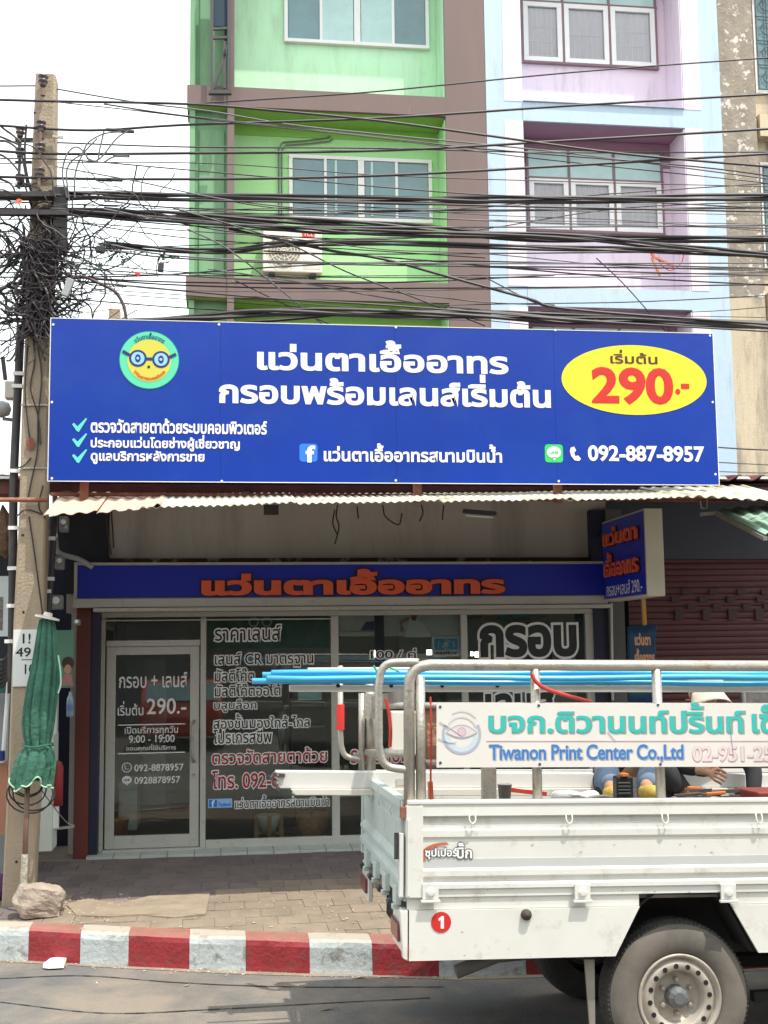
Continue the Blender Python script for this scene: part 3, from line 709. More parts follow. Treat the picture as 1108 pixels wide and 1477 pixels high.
bsh = MB().box(*box_px(430, 982, 464, 1010, GY+.012, .004)).build('paper_note', mat('pale_aqua_paper', (.42,.62,.62), .8), shop)

# posters and things inside the shop
def inside(name, label, cat, x0, y0, x1, y1, Y, m, d=.01):
    o = MB().box(*box_px(x0, y0, x1, y1, Y, d)).build(name, m); return setp(o, label, cat)
def panel(name, label, cat, x0, y0, x1, y1, Y, m, d=.01):
    t = thing(name, label, cat, at((x0+x1)/2, y1, Y))
    MB().box(*box_px(x0, y0, x1, y1, Y, d)).build('sheet', m, t); return t
pY = GY+.06
gpo = panel('green_poster', 'dark green lens poster behind the top of the left shop window', 'poster', 300, 890, 475, 936, pY, mat('dark_green_poster', (.03,.12,.07), .6, var=.6, scale=4))
q = MB()
for i, (px, c) in enumerate(((366, 1), (385, 1))): q.ring((AX(px, 897, pY-.01), pY-.01, AZ(px, 897, pY)), .035, .05, 16)
q.build('glasses_print', mat('poster_grey', (.35,.38,.36), .6), gpo)
pp2 = panel('wide_photo_poster', 'wide pale advertising poster of a person in white, across the top of the second window', 'poster', 553, 880, 667, 917, pY, mat('poster_pale', (.60,.57,.56), .6, var=.2, scale=3))
def person_print(t, cx, cy, s, Y):
    """flat printed figure: head, hair, shoulders, arm"""
    X, Z = AX(cx, cy, Y), AZ(cx, cy, Y)
    MB().flat([(X-.10*s, Z-.22*s), (X+.24*s, Z-.22*s), (X+.14*s, Z-.06*s), (X+.04*s, Z-.0*s), (X-.03*s, Z-.01*s)], Y).build('printed_shirt', paper, t)
    MB().disc((X+.02*s, Y-.001, Z+.055*s), .045*s, 16, .06*s).flat([(X-.0*s, Z+.03*s), (X+.04*s, Z+.03*s), (X+.05*s, Z-.02*s), (X-.01*s, Z-.02*s)], Y-.001).build('printed_face', skin, t)
    MB().disc((X+.01*s, Y-.002, Z+.10*s), .06*s, 14, .035*s).flat([(X-.05*s, Z+.1*s), (X-.02*s, Z+.1*s), (X-.025*s, Z+.03*s)], Y-.002).build('printed_hair', mat('printed_hair', (.04,.02,.015), .6), t)
    MB().flat([(X-.16*s, Z-.02*s), (X-.04*s, Z+.03*s), (X-.03*s, Z-.0*s), (X-.13*s, Z-.06*s), (X-.10*s, Z-.14*s), (X-.15*s, Z-.16*s)], Y-.002).build('printed_arm', skin, t)
person_print(pp2, 595, 893, .8, pY-.006)
pp3 = panel('grey_photo_poster', 'pale photo poster with a dark blue shape, left of the narrow navy strip', 'poster', 489, 888, 540, 910, pY, mat('poster_pale', (.6,.57,.56), .6))
MB().flat([(AX(520, 909, pY), AZ(520, 909, pY)), (AX(540, 909, pY), AZ(520, 909, pY)), (AX(540, 896, pY), AZ(540, 896, pY)), (AX(528, 898, pY), AZ(528, 897, pY))], pY-.004).build('printed_shape', navy_p, pp3)
nst = MB().box(*box_px(541, 874, 554, 962, pY-.02, .012)).build('blue_strip', navy, None); setp(nst, 'narrow navy blue upright strip between the posters in the second shop window', 'strip')
ll = MB().box(*box_px(489, 911, 667, 917, pY+.03, .03)).build('white_shelf_edge', paper, None); setp(ll, 'thin white shelf edge under the posters of the second window', 'shelf')
es = panel('lens_brand_sign', 'small square sign with a white eye logo on blue, in the second shop window', 'sign', 623, 918, 663, 947, pY-.03, paper)
x0, x1, z0, z1 = rect(627, 921, 660, 937, pY-.036)
MB().box(x0, x1, pY-.036, pY-.031, z0, z1).build('logo_ground', mat('logo_cyan', (.02,.30,.52), .5), es)
cx0, cz0 = (x0+x1)/2, (z0+z1)/2
text_mb('e', cx0-.022, cx0+.022, cz0-.025, cz0+.022, pY-.039, off=.01).build('logo_letter', white_p, es)
MB().ring((cx0, pY-.039, cz0), .038, .044, 14, .3, 1.9).ring((cx0, pY-.039, cz0), .038, .044, 14, 3.4, 5.0).ring((cx0, pY-.039, cz0-.01), .075, .082, 10, 2.6, 3.5).ring((cx0, pY-.039, cz0-.01), .075, .082, 10, -.3, .5).build('logo_ring', white_p, es)
text_px('essilor', 628, 939, 660, 944.5, pY-.036, off=.035).build('logo_lettering', black_p, es)
# bunting, shelf display, cabinets
fridge = thing('white_cabinet', 'white narrow cabinet standing inside the shop door', 'cabinet', (-.93, 12.6, .212))
MB().box(*box_px(171, 1128, 198, 1198, 12.4, .5)).build('body', paper, fridge, bevel=.01)
MB().box(*box_px(171, 1128, 198, 1140, 12.385, .012)).build('drawer_front', mat('cabinet_shade', (.55,.56,.52), .5), fridge)
bsk = thing('orange_basket', 'orange brown basket on the floor at the left inside the shop door', 'basket', at(166, 1207, 12.1))
q_ = at(166, 1207, 12.15); MB().lathe([(.10, .215), (.13, .45), (.14, .46), (.12, .45), (.09, .23), (0, .23)], (q_.x, 12.15, 0), 18).build('body', mat('basket_orange', (.42,.17,.06), .6, var=.3, scale=20), bsk, smooth=True)
cur = MB().box(*box_px(207, 950, 240, 1160, 13.6, .03)).build('grey_partition', inw); setp(cur, 'pale upright partition panel deep inside the shop behind the door', 'partition')
for i, (px, pw, c) in enumerate(((708, 22, (.45,.30,.10)), (727, 20, (.05,.35,.33)), (752, 26, (.04,.30,.30)), (778, 24, (.35,.36,.33)))):
    o = thing('spectacle_case_row', ['amber', 'aqua', 'teal', 'pale grey'][i]+' row of spectacle cases hanging at the top of the third shop window', 'display row', at(px, 893, GY+.3), group='spectacle cases hanging in the third window')
    for k in range(4):
        MB().box(*[v+(.0) for v in box_px(px-pw/2+1, 882+k*3.4, px+pw/2-1, 884.8+k*3.4, GY+.3+.02*k, .05)]).build('case', mat('case_%d' % i, c, .4), o, bevel=.005)
# interior lamps
for i, (px, py, w, h, c) in enumerate(((537, 944, 3, 9, 0), (544, 943, 7, 10, 0), (620, 941, 8, 7, 0), (681, 943, 3, 6, 0), (689, 944, 6, 8, 0), (836, 944, 6, 5, 1), (841, 947, 4, 4, 1))):
    o = MB().box(*box_px(px-w/2, py-h/2, px+w/2, py+h/2, GY+1.0, .03)).build('spot_lamp', mat('lamp_warm' if c else 'lamp_white', (1, .55, .15) if c else (1, .97, .88), .5, emit=6 if not c else 3), None)
    setp(o, ['thin white lamp tube left of the pair by the blue strip', 'square white lamp glowing beside the blue strip in the second window', 'white lamp glowing just left of the eye logo sign', 'thin white lamp at the mullion right of the eye logo sign', 'white lamp glowing at the left edge of the third window',
             'larger amber lamp at the lower right of the third window', 'smaller amber lamp at the lower right of the third window'][i], 'lamp', 'lit lamps inside the shop')
# planters behind the left window
def planter_stand():
    c = at(388, 1205, GY+.32); t = thing('white_pot_on_stand', 'white pot held in a wooden stand on the floor of the left shop window', 'plant pot', (c.x, c.y, .215))
    MB().lathe([(.0, .30), (.07, .30), (.105, .40), (.12, .47), (.11, .47), (0, .45)], (c.x, c.y, .0), 20).build('pot', mat('white_ceramic', (.62,.65,.6), .4), t, smooth=True)
    wm = mat('light_wood', (.42,.24,.12), .6, var=.2, scale=12)
    for dx, dy in ((-.12, 0), (.12, 0), (0, -.12), (0, .12)): MB().box(c.x+dx-.02, c.x+dx+.02, c.y+dy-.02, c.y+dy+.02, .215, .47).build('leg', wm, t)
    MB().box(c.x-.1, c.x+.1, c.y-.018, c.y+.018, .28, .31).box(c.x-.018, c.x+.018, c.y-.1, c.y-.0185, .281, .309).build('cross_bar', wm, t)
    return t
planter_stand()
c = at(450, 1205, GY+.34); t = thing('tan_basket_planter', 'round tan basket planter with a small green plant, right of the pot on a stand', 'plant pot', (c.x, c.y, .215))
MB().lathe([(0, .216), (.145, .216), (.155, .35), (.16, .47), (.145, .47), (.13, .44), (0, .44)], (c.x, c.y, 0), 28).build('basket', mat('tan_wicker', (.40,.22,.12), .8, var=.25, scale=30, bump=.6), t, smooth=True)
for k in range(14):
    a = random.uniform(0, 6.28); l_ = random.uniform(.10, .2); e = Vector((c.x+math.cos(a)*l_*.6, c.y+math.sin(a)*l_*.5, .45+l_)); s_ = Vector((c.x, c.y, .44)); w = Vector((-math.sin(a), math.cos(a), 0))*.016
    mI = (s_+e)/2+Vector((0, 0, .02)); MB().add([s_, mI-w, e, mI+w], [(0, 1, 2, 3)]).build('leaf', mat('dusty_leaf', (.12,.2,.11), .6), t)
for i, (px, py, pw, ph, c, lb) in enumerate(((645, 1060, 60, 90, (.5,.5,.46), 'pale display cabinet inside the second shop window'), (445, 1040, 50, 100, (.14,.15,.15), 'grey display counter inside the left shop window'), (770, 960, 120, 80, (.2,.2,.19), 'grey shelf unit inside the third shop window'))):
    t = thing('display_cabinet', lb, 'cabinet', at(px, 1200, 13+i*.3)); Y = 13+i*.3; b_ = list(box_px(px-pw/2, py-ph/2, px+pw/2, py+ph/2, Y, .4)); b_[4] = .213
    MB().box(*b_).build('body', mat('cabinet_%d' % i, c, .5, var=.2), t, bevel=.01)
    for k in range(3): MB().box(b_[0]+.02, b_[1]-.02, Y-.02, Y-.003, b_[4]+.3+k*.35, b_[4]+.32+k*.35).build('shelf_edge', alu, t)
stool = thing('white_dome_chair', 'white rounded chair back inside the left shop window', 'chair', at(432, 1110, 12.6))
c = at(430, 1100, 12.7); MB().lathe([(0, .75), (.13, .74), (.19, .66), (.2, .5), (.17, .45), (0, .45)], (c.x, 12.7, 0), 20).build('shell', paper, stool, smooth=True)
MB().tube([(c.x, 12.7, .45), (c.x, 12.7, .22)], .025).lathe([(0, .235), (.18, .225), (.18, .213), (0, .213)], (c.x, 12.7, 0), 16).build('pedestal', galv, stool)

# ------------------------------------------------------------------ fascia sign over the shop
FY = 11.42
x0, x1, z0, z1 = rect(107, 817, 873, 865, FY); x1 = AX(873, 835, FY)
z0 = (AZ(200, 863, FY)+AZ(800, 858.5, FY))/2; z1 = (AZ(200, 817, FY)+AZ(800, 811, FY))/2
fs = thing('fascia_sign', 'long dark blue light box with raised red Thai letters above the shop windows', 'shop sign', ((x0+x1)/2, FY, z0))
MB().box(x0+.02, x1, FY+.006, GY+.055, z0-.0, z1).build('box', shade_w, fs)
MB().box(x0+.03, x1-.005, FY, FY+.0055, z0+.004, z1-.004).build('face', fasblue, fs)
fr = MB().box(x0, x0+.028, FY-.012, FY+.02, z0-.01, z1+.025).box(x0+.03, x1, FY-.012, FY+.02, z1, z1+.022).build('frame', alu, fs, bevel=.002)
MB().box(x0-.005, x1+.01, FY-.03, FY+.22, z0-.085, z0-.004).build('lower_trim', alu, fs, bevel=.004)
MB().box(x0+.18, x1+.03, FY-.05, FY+.10, z0-.125, z0-.09).build('lower_trim', alu, fs, bevel=.004)
kw = dict(track=.01)
text_px('แว่นตาเอื้ออาทร', 291, 821, 727, 858, FY, dy=.004, off=.085, ext=.02, base=.05, **kw).build('letter_outline', black_p, fs)
text_px('แว่นตาเอื้ออาทร', 291, 821, 727, 858, FY, dy=.03, off=.055, ext=.03, base=.05, **kw).build('lettering', letred, fs)
# peeling strip and wires on the wall above
MB().box(-1.15, 3.78, GY+.03, GY+.058, z1+.02, z1+.085).build('peeling_band', mat('peeling_maroon', (.10,.03,.03), .8, var=.3, c2=(.35,.3,.27), f2=.9, s2=3, lo=.55, hi=.6), shop)
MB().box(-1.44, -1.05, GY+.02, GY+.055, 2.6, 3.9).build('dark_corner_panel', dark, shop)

# side columns
MB().box(AX(109, 1000, 11.5), AX(130, 1000, 11.5), 11.5, 11.75, .185, 2.55).build('column', rustred, shop)
MB().box(AX(130.5, 1000, 11.52), AX(143, 1000, 11.52), 11.52, 11.75, .185, 2.55).build('column', navy, shop)
MB().box(AX(859, 1000, 11.66), AX(882, 1000, 11.66), 11.64, 12.3, .185, 3.4).build('column', navy, shop)
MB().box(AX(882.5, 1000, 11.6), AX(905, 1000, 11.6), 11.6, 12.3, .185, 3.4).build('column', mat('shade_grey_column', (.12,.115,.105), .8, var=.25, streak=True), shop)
MB().tube([at(882, 870, 11.55), at(884, 1010, 11.55)], .012, 6).build('wire_duct', alu, shop)

# ------------------------------------------------------------------ projecting box sign
BXX = (at(872, 811, 11.45).x + at(927, 796, 10.2).x)/2
x0 = BXX; x1 = x0+.165; y0, y1 = 10.2, 11.4; z0, z1 = at(931, 860, 10.2).z, at(923, 733, 10.2).z
bs = thing('projecting_box_sign', 'blue and cream box sign projecting beside the right end of the long fascia sign', 'shop sign', (x0, 10.8, z0))
MB().box(x0, x1, y0, y1, z0, z1).build('casing', mat('cream_sign_casing', (.58,.54,.42), .5, var=.06), bs, bevel=.006)
MB().box(x0-.006, x0-.001, y0+.02, y1-.02, z0+.02, z1-.02).build('face', fasblue, bs)
def side_text(t, ya, yb, za, zb, x, off, m, par, ext=0, nm='lettering'):
    """lettering on a face that looks to -X, reading from far to near"""
    vs, f_ = layout(t, off, ext); a, b = min(v.x for v in vs), max(v.x for v in vs); c, d = min(v.y for v in vs), max(v.y for v in vs)
    s = (yb-ya)/(b-a); s2 = (zb-za)/(d-c)
    return MB().add([(x-v.z*.6, yb-(v.x-a)*s, za+(v.y-c)*s2) for v in vs], f_).build(nm, m, par)
H = z1-z0
for t, a, b in (('แว่นตา', .66, .90), ('เอื้ออาทร', .28, .60)):
    side_text(t, y0+.12, y1-.12, z0+H*a, z0+H*b, x0-.008, .04, black_p, bs, nm='letter_outline')
    side_text(t, y0+.13, y1-.13, z0+H*(a+.01), z0+H*(b-.01), x0-.02, .015, letred, bs, ext=.04)
side_text('กรอบ+เลนส์ 290.-', y0+.1, y1-.1, z0+H*.06, z0+H*.22, x0-.009, .005, white_p, bs)
MB().beam((x0+.08, 11.38, z1-.1), (x0+.08, 11.7, z1-.1), .04).beam((x0+.08, 11.38, z0+.1), (x0+.08, 11.7, z0+.1), .04).build('bracket', steel_d, bs)
# small hanging banner and yellow tube
hb = thing('small_blue_banner', 'small crumpled blue banner with orange letters hanging below the box sign', 'banner', at(925, 1010, 11.3))
a, b, c, d = at(905, 903, 11.4), at(947, 901, 11.15), at(946, 1012, 11.2), at(906, 1016, 11.4)
q = MB(); N = 8
for j in range(N+1):
    for i in range(N+1):
        u, v = i/N, j/N; P = a.lerp(b, u).lerp(d.lerp(c, u), v); P.y += .015*math.sin(u*5+v*7)+.02*math.sin(v*9)*u; q.v.append(P)
for j in range(N):
    for i in range(N): q.f.append((j*9+i, j*9+i+1, j*9+i+10, j*9+i+9))
q.build('cloth', mat('banner_blue', (.015,.07,.16), .5, var=.1), hb, solid=.004, smooth=True)
for t, y_0, y_1 in (('แว่นตา', 914, 930), ('เอื้ออาทร', 936, 955), ('กรอบ', 962, 985)):
    text_px(t, 916, y_0, 938 if y_0 < 930 else 944, y_1, 11.12, off=.05).build('lettering', mat('orange_tan_print', (.55,.28,.12), .6), hb)
yp = MB().beam(at(928, 864, 11.3), at(930, 905, 11.3), .035).build('yellow_batten', mat('yellow_wood', (.50,.27,.05), .6)); setp(yp, 'short yellow wooden batten under the box sign above the small blue banner', 'batten')

# ------------------------------------------------------------------ neighbour on the right: beam and roller shutter
nb_ = thing('shuttered_shop', 'closed shop with maroon roller shutter under a dark slate beam beside the optician', 'shop', (5.6, 12.1, .2))
z0, z1 = AZ(1000, 806, 12.0), AZ(1000, 735, 12.0)
MB().box(3.87, 9.5, 12.0, 12.25, z0, z1+.35).build('beam', mat('slate_beam', (.05,.056,.078), .7, var=.12, scale=2), nb_)
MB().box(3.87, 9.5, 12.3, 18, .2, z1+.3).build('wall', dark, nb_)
sx0, sx1 = AX(907, 900, 12.1), 7.2; zz = .21; hgt = .064; k = 0
while zz < z0-.01:
    q = MB(); n = 5; prof = [(12.10, zz+.001), (12.094, zz+.008), (12.090, zz+hgt*.5), (12.094, zz+hgt-.008), (12.10, zz+hgt-.001)]
    q.add([(sx0, a, b) for a, b in prof]+[(sx1, a, b) for a, b in prof], [(i, i+5, i+6, i+1) for i in range(4)])
    q.build('shutter_slat', shut_m, nb_, solid=0); zz += hgt; k += 1
for j, row in enumerate(((990,1030,1070,1105), (975,1015,1055,1098), (998,1035,1078,1108), (980,1020,1057,1096))):
    for px in row:
        yy = 853+j*11 if j < 3 else 886; h_ = 4 if j < 3 else 8
        MB().box(*box_px(px-6, yy-h_, px+6, yy+h_, 12.07, .004)).build('shutter_grating', mat('grating_dark', (.045,.012,.014), .6), nb_)
wp = MB().box(*box_px(1072, 988, 1108, 1016, 11.4, .1)).build('grey_machine', mat('machine_grey', (.3,.28,.25), .7, var=.4, scale=12), None, bevel=.01)
setp(wp, 'grey battered box standing before the maroon shutter above the banner edge', 'box')
MB().tube([at(1071, 985, 11.3), at(1074, 1020, 11.3)], .02, 8).build('white_post', alu)
setp(bpy.data.objects['white_post'], 'short pale upright post before the shutter, right of the cap', 'post')

# ------------------------------------------------------------------ big billboard
SY = 9.3
bz0, bz1, bx0, bx1 = 3.337, 4.588, -1.288, 4.002
bill = thing('billboard', 'large blue billboard with white Thai lettering, round face logo and yellow price oval', 'billboard', (1.35, SY, bz0))
cuts = [bx0, AX(318, 580, SY), AX(571, 580, SY), AX(801, 580, SY), bx1]
for a, b in zip(cuts, cuts[1:]): MB().box(a+.0008, b-.0008, SY, SY+.008, bz0, bz1).build('panel_sheet', signblue, bill)
q = MB()
for z in (bz0+.02, (bz0+bz1)/2, bz1-.02): q.box(bx0+.02, bx1-.02, SY+.0085, SY+.035, z-.018, z+.018)
for x in cuts: q.box(min(max(x-.018, bx0+.02), bx1-.056), min(max(x-.018, bx0+.02), bx1-.056)+.036, SY+.036, SY+.07, bz0+.005, bz1-.005)
q.build('frame', galv, bill)
MB().box(bx0-.006, bx0, SY-.002, SY+.01, bz0, bz1).box(bx0-.006, bx1+.006, SY-.002, SY+.01, bz0-.006, bz0-.0005).box(bx1, bx1+.006, SY-.002, SY+.01, bz0, bz1).box(bx0-.006, bx1+.006, SY-.002, SY+.01, bz1+.0005, bz1+.006).build('edge_trim', whitef, bill)
for px, py in ((77, 468), (316, 468), (571, 472), (801, 476), (1024, 484), (75, 690), (320, 694), (571, 693), (806, 694), (1032, 684), (75, 580), (1028, 580)):
    MB().disc((AX(px, py, SY), SY-.003, AZ(px, py, SY)), .010, 8).build('screw_head', whitef, bill)
def st(t, a, b, c, d, m=white_p, off=.025, nm='lettering', **k): return text_px(t, a, b, c, d, SY, dy=.003, off=off, base=off, **k).build(nm, m, bill)
st('แว่นตาเอื้ออาทร', 371, 491, 733, 537, off=.035); st('กรอบพร้อมเลนส์เริ่มต้น', 316, 538, 794, 586, off=.035)
st('ตรวจวัดสายตาด้วยระบบคอมพิวเตอร์', 131, 604, 385, 626, off=.03); st('ประกอบแว่นโดยช่างผู้เชี่ยวชาญ', 131, 627, 346, 651, off=.03); st('ดูแลบริการหลังการขาย', 131, 650, 295, 670, off=.03)
st('แว่นตาเอื้ออาทรสนามบินน้ำ', 467, 640, 724, 667, off=.03); st('092-887-8957', 848, 643, 1016, 666, off=.03)
for y in (613, 635, 658):
    P = [(104,y-1),(107,y-3),(112,y+2),(124,y-10),(126,y-9),(114,y+10),(111,y+9)]
    MB().flat([(AX(a, b, SY), AZ(a, b, SY)) for a, b in P], SY-.003).build('tick_mark', cyan_p, bill)
def rounded(x0, x1, z0, z1, r, y, n=5):
    P = []
    for (cx, cz, a) in ((x1-r, z1-r, 0), (x0+r, z1-r, 90), (x0+r, z0+r, 180), (x1-r, z0+r, 270)):
        P += [(cx+r*math.cos(math.radians(a+90*k/n)), cz+r*math.sin(math.radians(a+90*k/n))) for k in range(n+1)]
    return MB().flat(P, y)
x0, x1, z0, z1 = rect(432, 640, 458, 666, SY); rounded(x0, x1, z0, z1, .025, SY-.002).build('app_icon', fb_p, bill)
text_mb('f', x0+.055, x0+.115, z0-.0, z1-.02, SY-.004, off=.035).build('app_icon_letter', white_p, bill)
x0, x1, z0, z1 = rect(786, 641, 812, 667, SY); rounded(x0, x1, z0, z1, .025, SY-.002).build('app_icon', ln_p, bill)
cx0, cz0 = (x0+x1)/2, (z0+z1)/2
bubble((cx0, cz0+.008), .058, SY-.004).build('chat_bubble', white_p, bill)
text_mb('LINE', cx0-.036, cx0+.036, cz0-.004, cz0+.018, SY-.006, off=.03).build('app_icon_letter', ln_p, bill)
# handset
P = [(823,646),(828,644),(831,650),(828,653),(830,658),(834,657),(838,662),(835,665),(829,664),(824,658),(822,651)]
MB().flat([(AX(a, b, SY), AZ(a, b, SY)) for a, b in P], SY-.003).build('phone_icon', white_p, bill)
# oval price
x0, x1, z0, z1 = rect(810, 498, 1019, 598.5, SY)
MB().disc(((x0+x1)/2, SY-.003, (z0+z1)/2), (x1-x0)/2, 64, (z1-z0)/2).build('price_oval', yellow_p, bill)
MB().ring(((x0+x1)/2, SY-.0025, (z0+z1)/2), .001, .001, 4)
text_px('เริ่มต้น', 880, 505, 948, 525, SY, dy=.006, off=.02, base=.02).build('oval_lettering', brown_p, bill)
text_px('290', 853, 530, 971, 584, SY, dy=.006, off=.035, base=.035).build('oval_lettering', red_p, bill)
text_px('.-', 975, 555, 993, 568, SY, dy=.006, off=.03).build('oval_lettering', red_p, bill)
# logo
lx, lz = AX(215.5, 519, SY), AZ(215.5, 519.5, SY); u = (AX(258, 519, SY)-AX(173, 519, SY))/2
def lg(px, py): return (lx+(px-564)/430*u, lz-(py-550)/430*u)
MB().disc((lx, SY-.003, lz), u*1.03, 48).build('logo_rim', mat('deep_aqua_print', (.01,.15,.35), .5), bill)
MB().disc((lx, SY-.0045, lz), u, 48).build('logo_ring', green_p, bill)
cxf = lg(564, 560); MB().disc((cxf[0], SY-.006, cxf[1]), u*.74, 48).build('logo_face', yelf_p, bill)
for ex in ((398, 528), (735, 540)):
    c = lg(*ex); MB().disc((c[0], SY-.0075, c[1]), u*.30, 28).build('logo_spectacle_rim', navy_p, bill)
    MB().disc((c[0], SY-.009, c[1]), u*.225, 24).build('logo_eye', sky_p, bill)
    MB().disc((c[0], SY-.0105, c[1]), u*.095, 20, u*.14).build('logo_iris', navy_p, bill)
    MB().disc((c[0], SY-.012, c[1]), u*.05, 14).build('logo_pupil', sky_p, bill)
def bar(p0, p1, w, y):
    a, b = Vector((lg(*p0)[0], 0, lg(*p0)[1])), Vector((lg(*p1)[0], 0, lg(*p1)[1])); d = (b-a).normalized(); nn = Vector((-d.z, 0, d.x))*w*u/2
    return MB().flat([((a+nn).x, (a+nn).z), ((a-nn).x, (a-nn).z), ((b-nn).x, (b-nn).z), ((b+nn).x, (b+nn).z)], y)
for a, b in (((175, 425), (290, 490)), ((845, 510), (955, 455)), ((510, 535), (625, 535))): bar(a, b, .11, SY-.0078).build('logo_spectacle_arm', navy_p, bill)
c = lg(558, 655); MB().disc((c[0], SY-.0085, c[1]), u*.05, 12).build('logo_nose', black_p, bill)
def arc_text(t, r, a0, a1, h, m, flip, par, off):
    vs, fs_ = layout(t, off); x_a, x_b = min(v.x for v in vs), max(v.x for v in vs); out = []
    for v in vs:
        t_ = (v.x-x_a)/(x_b-x_a); a = math.radians(a0+(a1-a0)*t_); rr = r + (v.y*h if not flip else -v.y*h)
        out.append((lx+rr*math.cos(a), SY-.0082, cxf[1]+rr*math.sin(a)) if flip else (lx+rr*math.cos(a), SY-.0082, lz+rr*math.sin(a)))
    return MB().add(out, fs_).build('logo_lettering', m, par)
arc_text('แว่นตาเอื้ออาทร', u*.75, 128, 52, u*.21, navy_p, False, bill, .02)
arc_text('Waentaueathon', u*.68, 215, 325, u*.17, orange_p, True, bill, .04)

# ------------------------------------------------------------------ roofs and awnings under the billboard
def corrug(x0, x1, f0, f1, b0, b1, pitch, amp, n=8, nl=6, jag=0, sag=0):
    """corrugated sheet: front edge heights f0..f1 at Y f, back edge at Y b"""
    q = MB(); cols = int((x1-x0)/pitch*n)
    for j in range(nl+1):
        v = j/nl
        for i in range(cols+1):
            u_ = i/cols; x = x0+(x1-x0)*u_
            yf, zf = f0[0]+(f1[0]-f0[0])*u_, f0[1]+(f1[1]-f0[1])*u_
            yb_, zb = b0[0]+(b1[0]-b0[0])*u_, b0[1]+(b1[1]-b0[1])*u_
            jg = jag*(math.sin(int(u_*17)*3.1)+math.sin(int(u_*9)*5.3))*(1-v)
            q.v.append(Vector((x, yf+(yb_-yf)*v+jg, zf+(zb-zf)*v+jg*-.15+amp*math.sin(2*math.pi*(x-x0)/pitch) - sag*math.sin(v*math.pi))))
    for j in range(nl):
        for i in range(cols): a = j*(cols+1)+i; q.f.append((a, a+1, a+cols+2, a+cols+1))
    return q
awn = thing('corrugated_awning', 'long ragged corrugated awning in cream and pink sheets below the billboard', 'awning', (1.2, 9.4, 3.15))
def aw(px, py, Y): p_ = at(px, py, Y); return (p_.y, p_.z)
FYA = 8.75
def sheet(pa, ya, pb, yb2, top_a, top_b, m, depth=.9, jag=.01, pitch=.058, amp=.006, sag=0):
    xa, xb = AX(pa, ya, FYA), AX(pb, yb2, FYA)
    corrug(xa, xb, aw(pa, ya, FYA), aw(pb, yb2, FYA), aw(pa, top_a, FYA+depth+.32), aw(pb, top_b, FYA+depth+.32), pitch, amp, jag=jag, sag=sag).build('corrugated_sheet', m, awn, solid=.004, smooth=True)
sheet(62, 744, 140, 738, 711, 711, awn_p, .7, .006, .11, .008)
sheet(139, 741, 232, 729, 710, 711, awn_p, .8, .02, .10, .008)
sheet(205, 733, 430, 725, 711, 711, awn_c, .8, .012)
sheet(425, 727, 640, 722, 712, 711, awn_c, .8, .010)
sheet(632, 724, 830, 719, 711, 710, awn_c, .8, .012)
sheet(815, 722, 990, 717, 709, 707, awn_c, .8, .012)
FYA = 8.8; sheet(985, 716, 1150, 722, 704, 700, awn_c, .7, .02, .10, .010)
MB().box(-1.30, 5.4, 9.5, 9.54, 3.25, 3.275).box(-1.30, 5.4, 10.4, 10.46, 3.34, 3.38).build('purlin', rust, awn)
for x in (-1.2, .2, 1.6, 3.0, 4.4): MB().beam((x, 9.6, 3.27), (x, 11.75, 3.60), .05).build('rafter', steel_d, awn)
corrug(-1.3, 5.4, (9.95, 3.34), (9.95, 3.37), (11.75, 3.62), (11.75, 3.62), .075, .010).build('roof_sheet', mat('dark_sheet_underside', (.12,.10,.09), .8, var=.3), awn, solid=.004)
rf = thing('red_tile_roof', 'dark red tiled lean-to roof edge showing between billboard and awning', 'roof', (1, 10.2, 3.4))
corrug(-2.6, 6.2, (9.75, 3.415), (9.75, 3.47), (18.9, 4.6), (18.9, 4.6), .21, .022, n=8).build('tile_sheet', rooft, rf, solid=.012, smooth=True)
MB().box(-2.6, 6.2, 9.8, 9.85, 3.30, 3.385).build('fascia_board', rooft, rf)
q = MB()
for i in range(42):
    x = -2.6+i*.21; q.add([(x+.02, 9.74, 3.405+i*.0013), (x+.15, 9.74, 3.405+i*.0013), (x+.13, 9.74, 3.428+i*.0013), (x+.04, 9.74, 3.428+i*.0013)], [(0,1,2,3)])
q.build('mortar_fillet', paper, rf)
for px in (123, 600, 801): 
    q_ = at(px, 705, 9.5); o = MB().box(q_.x-.03, q_.x+.03, 9.40, 9.46, 3.2, 3.36).build('billboard_leg', rust, bill)
tb = MB().tube([at(-30, 721, 9.42), at(68, 721, 9.42)], .018, 8).build('rusty_rail', rust); setp(tb, 'thin rusty rail running across the concrete post at awning height', 'rail')
# odds and ends hanging under the awning
for i, pts in enumerate(([(487,728),(485,745),(489,760),(483,785)], [(483,735),(480,755),(486,770)], [(552,728),(556,745),(575,757),(580,740)], [(608,728),(610,740),(605,752)], [(515,730),(517,748)], [(640,728),(638,750)], [(160,728),(164,790)], [(152,728),(156,770),(160,800)])):
    o = MB().tube(smooth_path([at(x, y, 10.6) for x, y in pts], 4), .007, 5).build('dangling_wire', cable_m)
    setp(o, ['longest dark wire dangling under the awning near the middle', 'short dark wire just left of the longest dangling one', 'dark wire hanging in a loop under the middle of the awning', 'short hooked wire right of the looped one under the awning', 'tiny wire end between the longest wire and the looped wire', 'short straight wire end nearest the tube light fitting', 'straight thin wire hanging above the left end of the fascia sign', 'curved thin wire hanging beside the straight one at the fascia left end'][i], 'wire', 'loose wires under the awning')
fx = thing('light_fitting', 'old tube light fitting hanging under the awning near the box sign', 'light fitting', at(693, 735, 10.4))
MB().beam(at(668, 737, 10.4), at(715, 741, 10.4), .05, .035).build('tray', steel_d, fx); MB().box(*box_px(712, 738, 718, 747, 10.38, .05)).build('end_cap', mat('old_amber_cap', (.35,.25,.13), .6), fx)
MB().tube([at(672, 743, 10.4), at(712, 746, 10.4)], .012, 6).build('tube', paper, fx)
